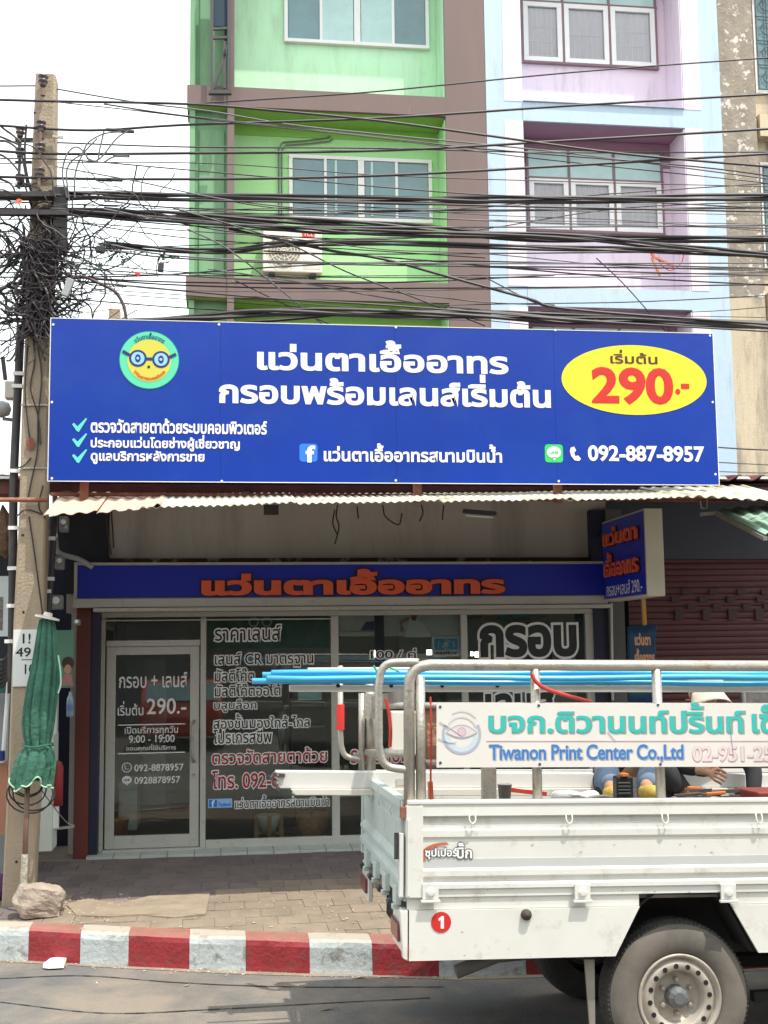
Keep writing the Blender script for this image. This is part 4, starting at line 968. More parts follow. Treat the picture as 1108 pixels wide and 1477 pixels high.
bx = MB().box(*box_px(381, 728, 402, 741, 10.5, .1)).build('junction_box', steel_d); setp(bx, 'dark junction box under the middle of the awning', 'box')
# green ribbed awning at the right
ga = thing('green_metal_awning', 'pale green ribbed metal awning sheet sloping down at the far right', 'awning', at(1080, 760, 9.0))
A, B, C_, D_ = at(1034, 737, 10.4), at(1180, 722, 10.2), at(1220, 790, 8.4), at(1104, 771, 8.6)
q = MB(); n_ = 26
for j in range(5):
    for i in range(n_+1):
        u_, v = i/n_, j/4; P = A.lerp(B, u_).lerp(D_.lerp(C_, u_), v); P.z += (.018 if i % 4 in (1, 2) else 0); q.v.append(P)
for j in range(4):
    for i in range(n_): a = j*(n_+1)+i; q.f.append((a, a+1, a+n_+2, a+n_+1))
q.build('ribbed_sheet', awn_g, ga, solid=.003)
MB().beam(A+Vector((0, 0, -.03)), D_+Vector((0, 0, -.03)), .03).beam(at(1010, 742, 10.4), at(1180, 727, 10.3), .03).build('support_bar', galv, ga)
MB().tube([at(1010, 722, 10), at(1012, 733, 10), at(1020, 733, 10), at(1020, 720, 10)], .008, 5).build('wire_hook', galv, ga)

# ------------------------------------------------------------------ concrete power pole
pole = thing('concrete_power_pole', 'square concrete power pole wrapped in cables beside the billboard', 'power pole', (-1.42, 9.55, .2))
def ppt(l, y, Y=9.5): return at(l, y, Y)
q = MB(); lv = [(1, 46, 1325), (12, 58, 1100), (19, 62, 900), (27, 66, 745), (31, 69, 600), (40, 76, 380), (47, 79, 200), (51, 80, 106)]
vs = []
for l, r, y in lv:
    a, b = at(l, y, 9.5), at(r, y, 9.5); z = max(.1, (a.z+b.z)/2)
    if y == 1325: z = .1
    c = .015
    vs += [(a.x+c, 9.5, z), (b.x-c, 9.5, z), (b.x, 9.5+c, z), (b.x, 9.70-c, z), (b.x-c, 9.7, z), (a.x+c, 9.7, z), (a.x, 9.7-c, z), (a.x, 9.5+c, z)]
fs_ = [(i*8+k, i*8+(k+1) % 8, (i+1)*8+(k+1) % 8, (i+1)*8+k) for i in range(len(lv)-1) for k in range(8)] + [tuple(range((len(lv)-1)*8, len(lv)*8))]
q.add(vs, fs_).build('shaft', pole_m, pole)
q = MB()
for px, py in ((62, 200), (33, 772), (34, 883), (50, 163), (24, 1243)):
    q.disc((AX(px, py, 9.5), 9.497, AZ(px, py, 9.5)), .010, 10)
q.build('bolt_hole', black_p, pole)
q = MB()
for y in (584, 675):
    a, b = at(30, y, 9.49), at(70, y, 9.49); q.beam(a, b, .012)
q.build('strap', galv, pole)
x0, x1, z0, z1 = rect(19, 908, 62, 990, 9.49)
MB().box(x0, x1, 9.486, 9.499, z0, z1).build('number_plate', paper, pole)
for t, a, b, c, d in (('1!', 33, 914, 44, 928), ('491', 23, 934, 52, 947), ('10', 36, 958, 50, 972)):
    text_px(t, a, b, c, d, 9.484, off=.01).build('plate_lettering', black_p, pole)
MB().box(*box_px(31, 951, 48, 952, 9.484, .001)).build('plate_rule', black_p, pole)
# insulators on the shaft
def insulator(parent, px, py, Y, s=1, vertical=True):
    c = at(px, py, Y); prof = [(0, .09), (.03, .085), (.06, .07), (.062, .05), (.035, .035), (.058, .015), (.058, -.005), (.03, -.02), (.045, -.035), (.03, -.06), (0, -.065)]
    return MB().lathe([(r*s, h*s) for r, h in prof], tuple(c), 14).build('insulator', insul, parent, smooth=True)
for px, py in ((62, 118), (59, 184), (58, 216), (57, 252)): insulator(pole, px, py, 9.44, .68)
MB().tube([at(62, 128, 9.43), at(62, 138, 9.43)], .02, 8).tube([at(59, 175, 9.43), at(56, 275, 9.43)], .014, 8).build('insulator_rod', mat('dull_brown_rod', (.20,.13,.10), .7, var=.3), pole)
MB().beam(at(76, 197, 9.45), at(91, 198, 9.45), .02).build('peg', galv, pole)
rk = thing('side_insulator_rack', 'upright rack of three brown insulators just left of the power pole', 'insulator rack', at(28, 270, 9.6))
for py in (192, 222, 260): insulator(rk, 29, py, 9.6, .62)
MB().tube([at(30, 184, 9.6), at(27, 272, 9.6)], .012, 6).beam(at(22, 201, 9.6), at(48, 201, 9.6), .02).beam(at(22, 234, 9.6), at(46, 234, 9.6), .02).beam(at(22, 268, 9.6), at(46, 268, 9.6), .02).build('rod', steel_d, rk)
# little wires climbing down the shaft
for i, pts in enumerate(([(46,470),(50,520),(44,560),(55,600),(58,640)], [(50,480),(60,540),(55,600),(54,650),(46,690),(40,720)], [(40,500),(36,560),(40,610),(44,640)], [(62,700),(56,730),(66,748)], [(42,745),(50,800),(58,860),(64,905)], [(24,745),(38,735),(62,742)], [(45,660),(34,672),(22,675)])):
    o = MB().tube(smooth_path([at(x, y, 9.485) for x, y in pts], 5), .006, 5).build('service_wire', cable_m, pole)
MB().disc((AX(44, 640, 9.48), 9.48, AZ(44, 640, 9.48)), .035, 10, .05).build('rust_lump', rust, pole)
# conduits
def conduit(nm, lab, pts, r, Y, m=cable_m, clips=()):
    t = thing(nm, lab, 'conduit', at(*pts[-1], Y))
    MB().tube(smooth_path([at(x, y, Y) for x, y in pts], 4), r, 8).build('pipe', m, t, smooth=True)
    for cx, cy in clips:
        c = at(cx, cy, Y); MB().box(c.x-r*1.25, c.x+r*1.25, Y-r*1.3, Y+r*.6, c.z-.014, c.z+.014).build('clip', whitef, t)
    return t
conduit('black_conduit', 'thick black conduit with white clips along the left side of the power pole', [(30, 470), (26, 560), (20, 690), (19, 800), (18, 900), (17, 1000)], .033, 9.6, clips=((28, 540), (26, 558), (22, 680), (21, 762), (20, 820), (19, 874), (16, 925)))
conduit('black_cable_run', 'black cable run with white clips between the power pole and the shop corner', [(77, 745), (75, 800), (71, 860), (66, 910), (64, 990)], .028, 9.75, clips=((74, 777), (72, 835), (68, 853)))
conduit('grey_conduit_run', 'thin dark conduit parallel to the clipped cable run by the shop corner', [(70, 745), (68, 800), (65, 860), (60, 905)], .02, 9.8, cable_g, clips=((73.5, 767),))
conduit('white_pipe_bend', 'pale pipe bending right above the end of the fascia sign', [(79, 700), (80, 745), (80, 780), (86, 798), (112, 806), (134, 818)], .022, 9.9, mat('grey_pipe', (.26,.27,.27), .6), clips=((78, 773),))
for i, (a, b, c, d, lb) in enumerate(((85, 744, 98, 767, 'upper grey electric meter box by the pole, just under the awning corner'), (79, 801, 92, 821, 'middle grey electric meter box by the pole, below the pale pipe bend'), (71, 858, 90, 879, 'lowest grey electric meter box by the pole, above the umbrella cap'), (106, 893, 115, 902, 'small grey socket box left of the shop door column'))):
    t = thing('meter_box', lb, 'meter box', at((a+c)/2, d, 9.9), group='small electric boxes by the pole'); b_ = box_px(a, b, c, d, 9.85, .1)
    MB().box(*b_).build('case', mat('meter_grey', (.20,.21,.21), .5, var=.3, scale=15), t, bevel=.012)
    MB().disc(((b_[0]+b_[1])/2, 9.842, b_[4]+(b_[5]-b_[4])*.62), (b_[1]-b_[0])*.3, 14).build('dial', paper, t)
wb = thing('street_box', 'cream equipment box on a strut left of the power pole at billboard height', 'box', at(14, 575, 9.8)); b_ = box_px(6, 549, 21, 574, 9.8, .12)
MB().box(*b_).build('case', wplas, wb, bevel=.01); MB().beam(at(20, 574, 9.85), at(22, 590, 9.85), .02).beam(at(8, 548, 9.85), at(4, 515, 9.85), .03).build('strut', steel_d, wb)
lp = thing('small_lamp_head', 'small grey lamp or camera head left of the power pole below the cream box', 'lamp', at(3, 595, 9.7))
MB().lathe([(0, -.1), (.05, -.09), (.07, 0), (.05, .06), (0, .08)], tuple(at(2, 590, 9.7)), 14, 'X').beam(at(4, 604, 9.75), at(20, 606, 9.75), .025).build('head', mat('lamp_grey', (.3,.3,.3), .4), lp, smooth=True)
sp = thing('short_concrete_post', 'top of a short concrete post rising behind the billboard, left part', 'post', (at(165, 460, 12).x, 12, .2))
a = at(157, 444, 12); b = at(173, 444, 12); MB().box(a.x, b.x, 12, 12.14, .2, a.z).build('shaft', pole_m, sp, bevel=.01)

# ------------------------------------------------------------------ folded umbrella
um = thing('folded_umbrella', 'large folded green market umbrella tied with cord, leaning on the power pole', 'umbrella', at(36, 1290, 9.25))
UY = 9.25
prof = [(893, 57, 78), (905, 54, 81), (930, 50, 83), (960, 45, 86), (990, 38, 85), (1020, 33, 82), (1045, 31, 79), (1062, 33, 76), (1074, 36, 73), (1077, 36, 74), (1085, 28, 78), (1100, 22, 80), (1115, 18, 78), (1130, 15, 74)]
q = MB(); NA = 144; M_ = len(prof)
for i, (y, l, r) in enumerate(prof):
    a, b = at(l, y, UY), at(r, y, UY); c = (a+b)/2; R_ = (b.x-a.x)/2
    fl = .24 if i < 9 else .16
    for k in range(NA):
        t = 2*math.pi*k/NA; pl = abs(math.sin(t*6.5+.35*math.sin(i*.5)+1.3*math.sin(t*2)))**.55
        rr = R_*(1-fl*1.6*(1-pl)); 
        if i > 9: rr *= 1+.10*math.sin(t*4+1)*(i-9)/4
        zz = c.z - (0 if i < 13 else .035*math.sin(t*3+2)+.02*math.sin(t*7))
        q.v.append(Vector((c.x+rr*math.cos(t), UY+rr*.75*math.sin(t), zz)))
for i in range(M_-1):
    for k in range(NA): a = i*NA+k; b = i*NA+(k+1) % NA; q.f.append((a, b, b+NA, a+NA))
q.f.append(tuple(range(NA)))
um_c = q.build('canopy', umb_g, um, smooth=True)
last = [Vector(v.co) for v in um_c.data.vertices][-NA:]
MB().tube([v+ORG[um.name] for v in last], .006, 5, closed=True).build('hem', umb_l, um)
q = MB(); cc = at(55, 1075, UY); q.tube([cc+Vector((.108*math.cos(t*.5236), -.0+.09*math.sin(t*.5236), .008*math.sin(t*1.3))) for t in range(12)], .008, 6, closed=True)
q.tube(smooth_path([at(66,1076,UY-.09), at(74,1082,UY-.09), at(78,1092,UY-.06), at(76,1105,UY-.05)], 4), .006, 5)
q.build('tie_cord', mat('dark_green_cord', (.02,.12,.08), .7), um)
MB().tube(smooth_path([at(x, y, UY-.11) for x, y in ((84,945),(87,965),(88,985),(84,1000))], 5), .006, 5).build('edge_trim', umb_l, um)
c = at(68, 892, UY); tilt = Matrix.Translation(c) @ Matrix.Rotation(.22, 4, 'Y')
q = MB(); q.lathe([(0, .045), (.03, .045), (.035, .02), (.09, .012), (.092, -.002), (.0, -.006)], (0, 0, 0), 18); q.v = [tilt @ v for v in q.v]
q.build('cap', wplas, um, smooth=False)
MB().tube([at(40, 1128, UY), at(37, 1210, UY), at(34, 1296, UY)], .019, 10).build('pole', mat('umbrella_pole_brown', (.13,.07,.05), .5, var=.25), um, smooth=True)
MB().tube([at(36, 1232, UY), at(33, 1296, UY)], .024, 10).build('pole_sleeve', mat('peeling_white', (.5,.45,.36), .8, var=.4, scale=25, bump=.8), um)
co = thing('wire_coil', 'coil of black wire hanging round the umbrella pole against the power pole', 'wire coil', at(48, 1150, 9.35))
for k in range(5):
    c = at(46+random.uniform(-7, 7), 1128+k*2+random.uniform(-5, 9), 9.36); MB().tube([c+Vector(((.10+.016*k)*math.cos(t*.33), .02*math.sin(t*.6)-.02*k*.3, (.075+random.uniform(0,.006)+.015*k)*math.sin(t*.33)-.02)) for t in range(19)], .006, 5, closed=True).build('loop', cable_m, co)
MB().tube(smooth_path([at(x, y, 9.4) for x, y in ((60,1140),(75,1160),(95,1185),(108,1192))], 5), .004, 5).build('loose_end', cable_m, co)
# base block and stones
def rock(nm, lab, px, py, sx, sy, sz, m, seed):
    random.seed(seed); c = at(px, py, Z=.2); me = bmesh.new(); bmesh.ops.create_cube(me, size=1); bmesh.ops.subdivide_edges(me, edges=me.edges[:], cuts=9, use_grid_fill=True)
    for v in me.verts:
        w = v.co.normalized()*.62; v.co = v.co*.5+w*.52
        v.co += noise.noise_vector(v.co*2.2+Vector((seed, 0, 0)))*.13 + noise.noise_vector(v.co*7+Vector((seed, 3, 0)))*.04; v.co = Vector((v.co.x*sx, v.co.y*sy, (v.co.z+.5)*sz))
    d = bpy.data.meshes.new(nm); me.to_mesh(d); me.free(); d.materials.append(m); o = bpy.data.objects.new(nm, d); o.location = (c.x, c.y, .2); o.rotation_euler = (0, .08, .3); col.objects.link(o)
    return setp(o, lab, 'stone')
stone_m = mat('pale_concrete_lump', (.36,.29,.24), .9, var=.2, scale=6, c2=(.24,.19,.16), f2=.7, s2=5, bump=.6, bscale=30)
rock('concrete_lump', 'large rough concrete lump holding the umbrella foot on the kerb edge', 54, 1322, .30, .24, .21, stone_m, 3)
rock('small_stone', 'small pale broken stone just right of the large concrete lump', 80, 1314, .10, .09, .09, stone_m, 5)
random.seed(11)
pb_ = thing('tall_white_panel', 'tall pale panel standing behind the power pole at pavement level', 'panel', at(62, 1225, 9.9))
MB().box(*box_px(48, 1060, 76, 1228, 10.0, .3)).box(*box_px(66, 1000, 82, 1074, 10.2, .1)).build('sheet', mat('pale_green_white', (.50,.54,.50), .6, var=.08), pb_)
fe = thing('red_white_canister', 'red and white canister hanging beside the tall pale panel behind the umbrella', 'canister', at(84, 1195, 10.0))
c = at(82, 1130, 10.1); cz = at(82, 1162, 10.1).z; MB().lathe([(0, c.z+.18), (.035, c.z+.17), (.05, c.z+.13), (.05, cz), (0, cz)], (c.x, 10.1, 0), 14).build('upper', kred, fe, smooth=True)
MB().box(*box_px(76, 1162, 84, 1195, 10.06, .06)).build('lower', paper, fe)
MB().beam(at(80, 1195, 10.2), at(107, 1192, 10.2), .03, .02).build('shelf_arm', galv, fe)
gp = thing('green_poster', 'green poster with a dark haired printed figure behind the folded umbrella', 'poster', at(94, 992, 10.6))
b_ = box_px(78, 909, 106, 992, 10.6, .01); MB().box(*b_).build('sheet', mat('poster_green', (.10,.24,.17), .6, var=.1), gp)
c = at(98, 960, 10.59); MB().disc((c.x, 10.592, c.z+.02), .05, 16, .055).build('printed_hair', mat('printed_hair', (.04,.02,.015), .6), gp); MB().disc((c.x, 10.590, c.z-.03), .03, 12, .04).build('printed_face', skin, gp)
MB().flat([(c.x-.05, c.z-.17), (c.x+.05, c.z-.17), (c.x+.03, c.z-.07), (c.x-.03, c.z-.07)], 10.59).build('printed_dress', mat('printed_pink', (.35,.16,.16), .6), gp)
bo = thing('water_bottle', 'clear blue water bottle hanging below the green poster by the dark column', 'bottle', at(101, 1034, 10.4))
c = at(101, 1034, 10.4); MB().lathe([(0, 0), (.028, .0), (.03, .02), (.03, .12), (.028, .15), (.012, .185), (.012, .205), (0, .206)], tuple(c), 14).build('body', mat('bottle_pale_blue', (.22,.32,.42), .2), bo, smooth=True)
MB().lathe([(.0305, .05), (.0305, .1)], tuple(c), 14).build('label_band', mat('bottle_label', (.12,.2,.4), .5), bo)
wg = MB().box(AX(84, 760, 12.29), SX0-.26, 12.28, 12.299, 3.0, 3.9).build('gap_filler', dark, None); setp(wg, 'dark sheet added to fill the gap high between the pole and the shop wall', 'board')  # dark sheet added to close the bright sky gap above the wall
bw = thing('dark_back_wall', 'dark unlit wall in the gap between the power pole and the optician', 'wall', (-1.6, 12.3, .2)); MB().box(-6, SX0-.26, 12.3, 12.5, .19, 3.1).build('wall', mat('gap_wall_shade', (.02,.022,.045), .8, var=.3), bw)  # navy-black colour holds the shade of this gap
# far-left odds and ends
ls = thing('white_notice_board', 'white notice board at the left edge beside the black conduit', 'board', at(5, 920, 10.2)); b_ = box_px(-30, 831, 17, 918, 10.2, .03)
MB().box(*b_).build('board', mat('board_white', (.62,.68,.68), .5), ls); MB().box(*box_px(-10, 861, 4, 909, 10.195, .004)).build('printed_block', mat('board_print', (.22,.19,.16), .7, var=.8, scale=60), ls)
hc = thing('brown_hat_bundle', 'pointed brown bundle hanging at the left edge under the awning level', 'bundle', at(3, 800, 10.0))
q = MB(); q.tube([at(4, 728, 10), at(6, 745, 10), at(7, 770, 10), at(6, 795, 10), at(10, 806, 10)], [.005, .05, .09, .06, .005], 10); q.build('body', mat('brown_straw', (.16,.09,.05), .8, var=.5, scale=12, bump=.6), hc)
gs = thing('grey_stall', 'grey and green cluttered stall at the left edge behind the power pole', 'stall', at(0, 1240, 10.6))
MB().box(-6, AX(18, 800, 10.8), 10.8, 11.2, .2, AZ(5, 950, 10.8)).build('back_sheet', mat('stall_grey', (.30,.31,.31), .6, var=.15), gs)
MB().box(-6, AX(28, 850, 10.9), 10.9, 11.25, AZ(5, 950, 10.8), AZ(5, 795, 10.9)).build('recess_shade_block', dark, gs)  # solid dark block stands in for the stall's shaded hollow
MB().tube([at(14, 966, 10.3), at(4, 1100, 10.3)], .018, 8).build('white_rod', paper, gs)
MB().box(*box_px(-40, 1102, 10, 1205, 10.2, .3)).build('brown_box', mat('brown_board', (.42,.19,.12), .7), gs)
MB().box(*box_px(-10, 1084, 4, 1098, 10.1, .1)).build('blue_lid', navy_p, gs)
MB().box(*box_px(-30, 966, 13, 1000, 10.5, .1)).build('green_cloth', umb_g, gs)
for k in range(7): MB().tube(smooth_path([at(20, 915+k*6, 10.1), at(12, 945+k*5, 10.1), at(0, 955+k*6, 10.1), at(-20, 950+k*6, 10.1)], 4), .014, 6).build('hose', cable_m, gs)
lr = MB().box(-6, AX(64, 705, 10.8), 10.7, 10.8, AZ(20, 716, 10.7), AZ(20, 699, 10.7)).build('rusty_eaves_beam', rust); setp(lr, 'rusty dark eaves beam at the left edge behind the power pole', 'beam')
pb2 = thing('purple_bag', 'edge of a purple bag on the pavement at the left of the power pole', 'bag', at(-2, 1290, Z=.2)); c = at(-3, 1280, 9.7)
q = MB(); q.lathe([(0, 0), (.07, .01), (.085, .08), (.06, .16), (.02, .19), (0, .18)], (c.x, 9.75, .2), 14); q.build('body', mat('purple_cloth', (.12,.04,.14), .8), pb2, smooth=True)

# ------------------------------------------------------------------ overhead cables
random.seed(21)
def cable(pts, r, Y0, Y1=None, lab=None, grp=None, m=None, nm='overhead_cable', strands=1):
    Y1 = Y0 if Y1 is None else Y1; xa, xb = pts[0][0], pts[-1][0]; P = [at(x, y, Y0+(Y1-Y0)*(x-xa)/(xb-xa)) for x, y in pts]
    P = smooth_path(P, 6); q = MB()
    if strands == 1: q.tube(P, r, 6)
    else:
        for s in range(strands):
            ph = 2*math.pi*s/strands; q.tube([p_+Vector((0, math.cos(ph+i*.25)*r*1.1, math.sin(ph+i*.25)*r*1.1)) for i, p_ in enumerate(P)], r*.75, 5)
    o = q.build(nm, m or cable_m); return setp(o, lab, 'cable', grp)
THICK = [
 ([(-30,143),(75,146),(270,150),(400,160),(554,175),(700,195),(900,222),(1140,243)], .012, 'topmost thick cable, descending gently from just below the pole top'),
 ([(270,150),(400,142),(554,131),(830,104),(1140,81)], .008, 'cable rising from the green shophouse edge to the upper right corner'),
 ([(-30,178),(0,181),(130,188),(270,180),(554,170),(830,152),(1140,134)], .012, 'spliced power cable at the top insulator, rising to the right'),
 ([(-30,216),(0,218),(90,222),(270,221),(554,217),(800,204),(1140,184)], .013, 'spliced power cable at the second insulator, rising to the right'),
 ([(-30,253),(0,255),(130,258),(340,258),(554,253),(800,240),(1140,220)], .013, 'spliced power cable at the third insulator, rising to the right'),
 ([(-30,282),(100,283),(270,284),(554,289),(700,289),(900,287),(1140,284)], .026, 'thickest black cable bundle crossing level with the green window sill'),
 ([(-30,306),(100,306),(200,308),(270,312),(400,318),(554,325),(740,342),(900,345),(1140,344)], .024, 'heavy cable bundle passing just above the air conditioner'),
 ([(60,304),(300,320),(450,332),(554,336),(800,341),(960,355),(1140,372)], .020, 'heavy cable bundle sagging across the air conditioner and over the orange bracket'),
 ([(150,352),(270,362),(340,361),(420,352),(554,351),(800,358),(960,362),(1140,370)], .018, 'heavy cable running under the air conditioner badge'),
 ([(330,330),(400,345),(480,362),(554,374),(650,400),(760,430),(830,447),(1140,470)], .014, 'thick cable falling diagonally from the air conditioner to the billboard top right'),
 ([(70,275),(270,288),(400,291),(554,293),(800,299),(1140,306)], .010, 'cable running close beneath the thickest bundle'),
 ([(150,468),(300,458),(400,450),(554,452),(700,455),(820,462),(940,464),(1140,472)], .017, 'cable bundle skimming the top edge of the billboard'),
 ([(300,470),(400,462),(554,449),(700,449),(900,458),(1140,466)], .011, 'cable lying just above the billboard right half'),
 ([(75,402),(270,420),(400,431),(554,440),(700,451),(850,463),(1140,480)], .009, 'cable slanting from the tangle down to the billboard right end'),
]
for pts, r, lab in THICK: cable(pts, r*(1.25 if 'billboard' in lab and 'top edge' in lab or 'lying just' in lab else .85), 9.43 if pts[0][0] < 200 else 9.5, 9.43+random.uniform(-.1, .3), lab, 'heavy cables strung from the power pole', strands=3 if r > .016 else 1)
THIN = [
 [(-30,123),(0,124),(60,124),(80,128),(200,148),(300,160),(420,180),(560,195),(820,221),(1140,262)],
 [(80,147),(200,160),(350,178),(554,200),(750,226),(1050,258),(1140,268)],
 [(-30,203),(90,206),(270,212),(554,214),(800,220),(1140,219)],
 [(-30,229),(90,230),(270,245),(554,270),(700,281),(900,290),(1140,302)],
 [(80,240),(200,262),(340,290),(554,310),(800,322),(1140,330)],
 [(150,150),(250,165),(400,182),(554,199),(700,215),(1000,240),(1140,258)],
 [(-30,235),(0,236),(200,234),(350,238),(554,253),(820,262),(1140,270)],
 [(250,300),(400,345),(500,392),(600,430),(700,470)],
 [(270,330),(330,360),(420,430),(470,472)],
 [(280,280),(400,300),(554,305),(700,298),(850,282),(1140,262)],
 [(554,380),(700,385),(900,392),(1140,398)], [(380,362),(554,371),(750,388),(900,400),(1140,413)],
 [(75,385),(270,398),(450,410),(600,425),(700,436),(800,440)], [(-30,400),(200,398),(400,385),(554,378),(700,377),(1140,388)],
 [(100,415),(300,428),(554,447),(700,462),(800,472)], [(640,440),(760,438),(900,436),(1040,430),(1140,424)],
 [(700,400),(780,440),(860,462),(1000,468)], [(860,372),(900,410),(940,455),(960,478)], [(560,446),(700,452),(860,447),(1000,450),(1140,440)],
 [(100,320),(270,333),(400,342),(554,360),(700,366),(900,384),(1140,392)], [(300,388),(400,402),(500,420),(620,440),(700,447)],
 [(160,300),(340,335),(554,345),(700,330),(900,300),(1140,290)], [(-30,375),(150,360),(330,352),(554,343),(800,345),(1140,352)],
 [(340,405),(400,434),(480,470)], [(-30,318),(150,312),(300,303),(554,300),(1140,311)], [(-30,262),(90,268),(300,285),(554,300),(700,310),(900,318),(1140,336)],
 [(1033,645),(1080,648),(1140,650)], [(1036,667),(1140,672)], [(1036,680),(1100,682),(1140,681)],
]
for k in range(17):
    ya, yb2 = random.uniform(285, 420), 0; yb2 = ya+random.uniform(-25, 65); sg = random.uniform(4, 20); xe = random.choice([1140, 1140, 1140, 800, 600])
    THIN.append([(random.choice([60, 75, 150, -30]), ya), (270, ya+(yb2-ya)*.25+sg*.8), (554, (ya+yb2)/2+sg), (xe if xe > 700 else 700, ya+(yb2-ya)*.8+sg*.5)] + ([(1141, yb2)] if xe == 1140 else []))
for i, pts in enumerate(THIN):
    pts = sorted(pts)
    cable(pts, random.choice([.0035, .0045, .0055, .0065]), 9.45+random.uniform(-.12, .3), 9.5+random.uniform(-.1, .8), 'thin dark telephone cable strung across the shophouse fronts above the billboard' if pts[0][0] < 1000 else 'thin wire leaving the right end of the billboard low down', 'thin telephone cables across the shophouse fronts' if pts[0][0] < 1000 else 'wires right of the billboard', m=cable_m if i % 4 else cable_g, nm='telephone_cable')
# splices on the power cables
for i, (px, py) in enumerate(((165, 187), (182, 189), (175, 224), (150, 259), (165, 259))):
    o = MB().beam(at(px-12, py, 9.42), at(px+12, py+1, 9.42), .028, .022).build('cable_splice', cable_m, None, bevel=.006)
    setp(o, ['left splice on the top power cable', 'right splice on the top power cable', 'splice on the second power cable', 'left splice on the third power cable', 'right splice on the third power cable'][i]+' right of the pole', 'cable splice', 'splices right of the pole')
for i, pts in enumerate(([(97,285),(90,250),(97,222),(110,212),(122,220),(130,232),(145,228),(168,200),(186,188)], [(100,290),(96,250),(104,232),(118,222),(128,205),(150,193),(175,190)], [(108,285),(108,255),(118,225),(140,200)], [(150,190),(144,215),(140,232),(125,228)], [(150,234),(165,226),(185,226)])):
    o = MB().tube(smooth_path([at(x, y, 9.4) for x, y in pts], 6), .0065, 6).build('jumper_wire', cable_g); setp(o, 'looping jumper wire curling up from the cable tray to the spliced power cables', 'wire', 'jumper wires right of the pole')
for i, pts in enumerate(([(-30,150),(0,181),(20,196),(30,205)], [(-30,215),(0,203),(20,210),(30,225)], [(-30,222),(0,223),(20,238),(34,262),(46,300)], [(-30,250),(0,258),(18,268),(24,290)], [(38,180),(36,230),(44,275)], [(-30,190),(0,197),(26,208)], [(26,205),(34,235),(40,270)])):
    o = MB().tube(smooth_path([at(x, y, 9.5) for x, y in pts], 6), .009, 6).build('feeder_wire', cable_m); setp(o, 'dark feeder wire curving to the insulator rack at the left edge', 'wire', 'feeder wires left of the pole')
# cross tray and dark wrap on the pole
tr_ = thing('cable_tray', 'black cable tray and bracket fixed across the pole where the bundles meet', 'cable tray', at(60, 300, 9.4))
q = MB(); q.beam(at(-30, 281, 9.4), at(78, 281, 9.4), .05, .04); q.beam(at(-30, 306, 9.4), at(100, 307, 9.4), .03, .04); q.build('tray', cable_m, tr_)
MB().box(*box_px(77, 269, 95, 360, 9.42, .12)).build('bracket', cable_m, tr_)
fo = thing('orange_flower_tag', 'cluster of orange discs on the cable tray left of the pole', 'tag', at(28, 291, 9.33))
q = MB()
for k in range(8): q.disc((AX(28, 291, 9.33)+.018*math.cos(k*.785)*(k > 0), 9.33-.002*k, AZ(28, 291, 9.33)+.016*math.sin(k*.785)*(k > 0)), .009, 10)
q.build('discs', mat('orange_tag', (.75,.14,.06), .5), fo)
lc = thing('brown_cable_loop', 'large loop of thick brown cable hanging right of the pole over the billboard corner', 'cable loop', at(185, 455, 9.3))
MB().tube(smooth_path([at(x, y, 9.38) for x, y in ((100,402),(120,399),(140,407),(165,420),(178,440),(183,465))], 6), .013, 8).build('cable', mat('brown_cable', (.07,.035,.035), .5), lc)
for i, (px, py, w, h, c) in enumerate(((98, 415, 10, 26, 'g'), (145, 360, 12, 9, 'k'), (232, 386, 8, 12, 'k'))):
    t = thing('splice_closure', ['pale grey splice box tilted beside the pole above the billboard corner', 'dark splice closure in the tangle right of the pole', 'small dark tag box hanging on a cable left of the green shophouse'][i], 'splice box', at(px, py, 9.35))
    M = Matrix.Translation(at(px, py, 9.35)) @ Matrix.Rotation(.35 if i == 0 else .1, 4, 'Y'); MB().bbox(M, w*.0055, .05, h*.0055).build('case', mat('closure_grey', (.35,.35,.35), .5) if c == 'g' else cable_m, t, bevel=.005)
tg = MB().flat([(at(190, 391, 9.36).x, at(190, 391, 9.36).z), (at(203, 393, 9.36).x, at(203, 393, 9.36).z), (at(200, 399, 9.36).x, at(200, 399, 9.36).z)], 9.36).build('red_tag', redtape, solid=.003); setp(tg, 'small red pennant caught in the wires between pole and green shophouse', 'tag')
# the tangle
random.seed(5)
q = MB()
def curl(cx, cy, s, n, Y, r, sx=1):
    a = random.uniform(0, 6.28); p_ = at(cx, cy, Y); P = [p_]
    for k in range(n):
        a += random.uniform(-.55, .55); st_ = random.uniform(.02, .06)*s
        p_ = p_+Vector((math.cos(a)*st_*sx, random.uniform(-.012, .012), math.sin(a)*st_)); P.append(p_)
    q.tube(smooth_path(P, 3), r, 4, caps=False)
for k in range(215):
    t = random.random()
    if t < .42: x, y = random.gauss(52, 17), random.uniform(340, 478)
    elif t < .62: x, y = random.gauss(20, 18), random.uniform(330, 500)
    elif t < .86: x, y = random.gauss(112, 28), random.gauss(368, 24)
    else: x, y = random.gauss(100, 60), random.gauss(297, 12)
    curl(x, y, random.uniform(.7, 1.6), random.randint(6, 13), random.uniform(9.34, 9.52), random.choice([.003, .004, .006]))
for k in range(70): curl(random.gauss(50, 16), random.uniform(345, 470), 1.2, 9, 9.42, .010, .6)
for k in range(42):
    x0_, y0_ = random.uniform(20, 90), random.uniform(280, 470); x1_, y1_ = x0_+random.uniform(-110, 150), y0_+random.uniform(-60, 90)
    q.tube(smooth_path([at(x0_, y0_, 9.42), at((x0_+x1_)/2, (y0_+y1_)/2+random.uniform(-5, 40), 9.38), at(x1_, y1_, 9.45)], 5), random.choice([.003, .004, .006]), 4, caps=False)
for k in range(26):
    x0_ = random.uniform(36, 72); q.tube(smooth_path([at(x0_, 345, 9.44), at(x0_+random.uniform(-8, 8), 400, 9.43), at(x0_+random.uniform(-6, 6), 485, 9.46)], 5), .012, 5, caps=False)
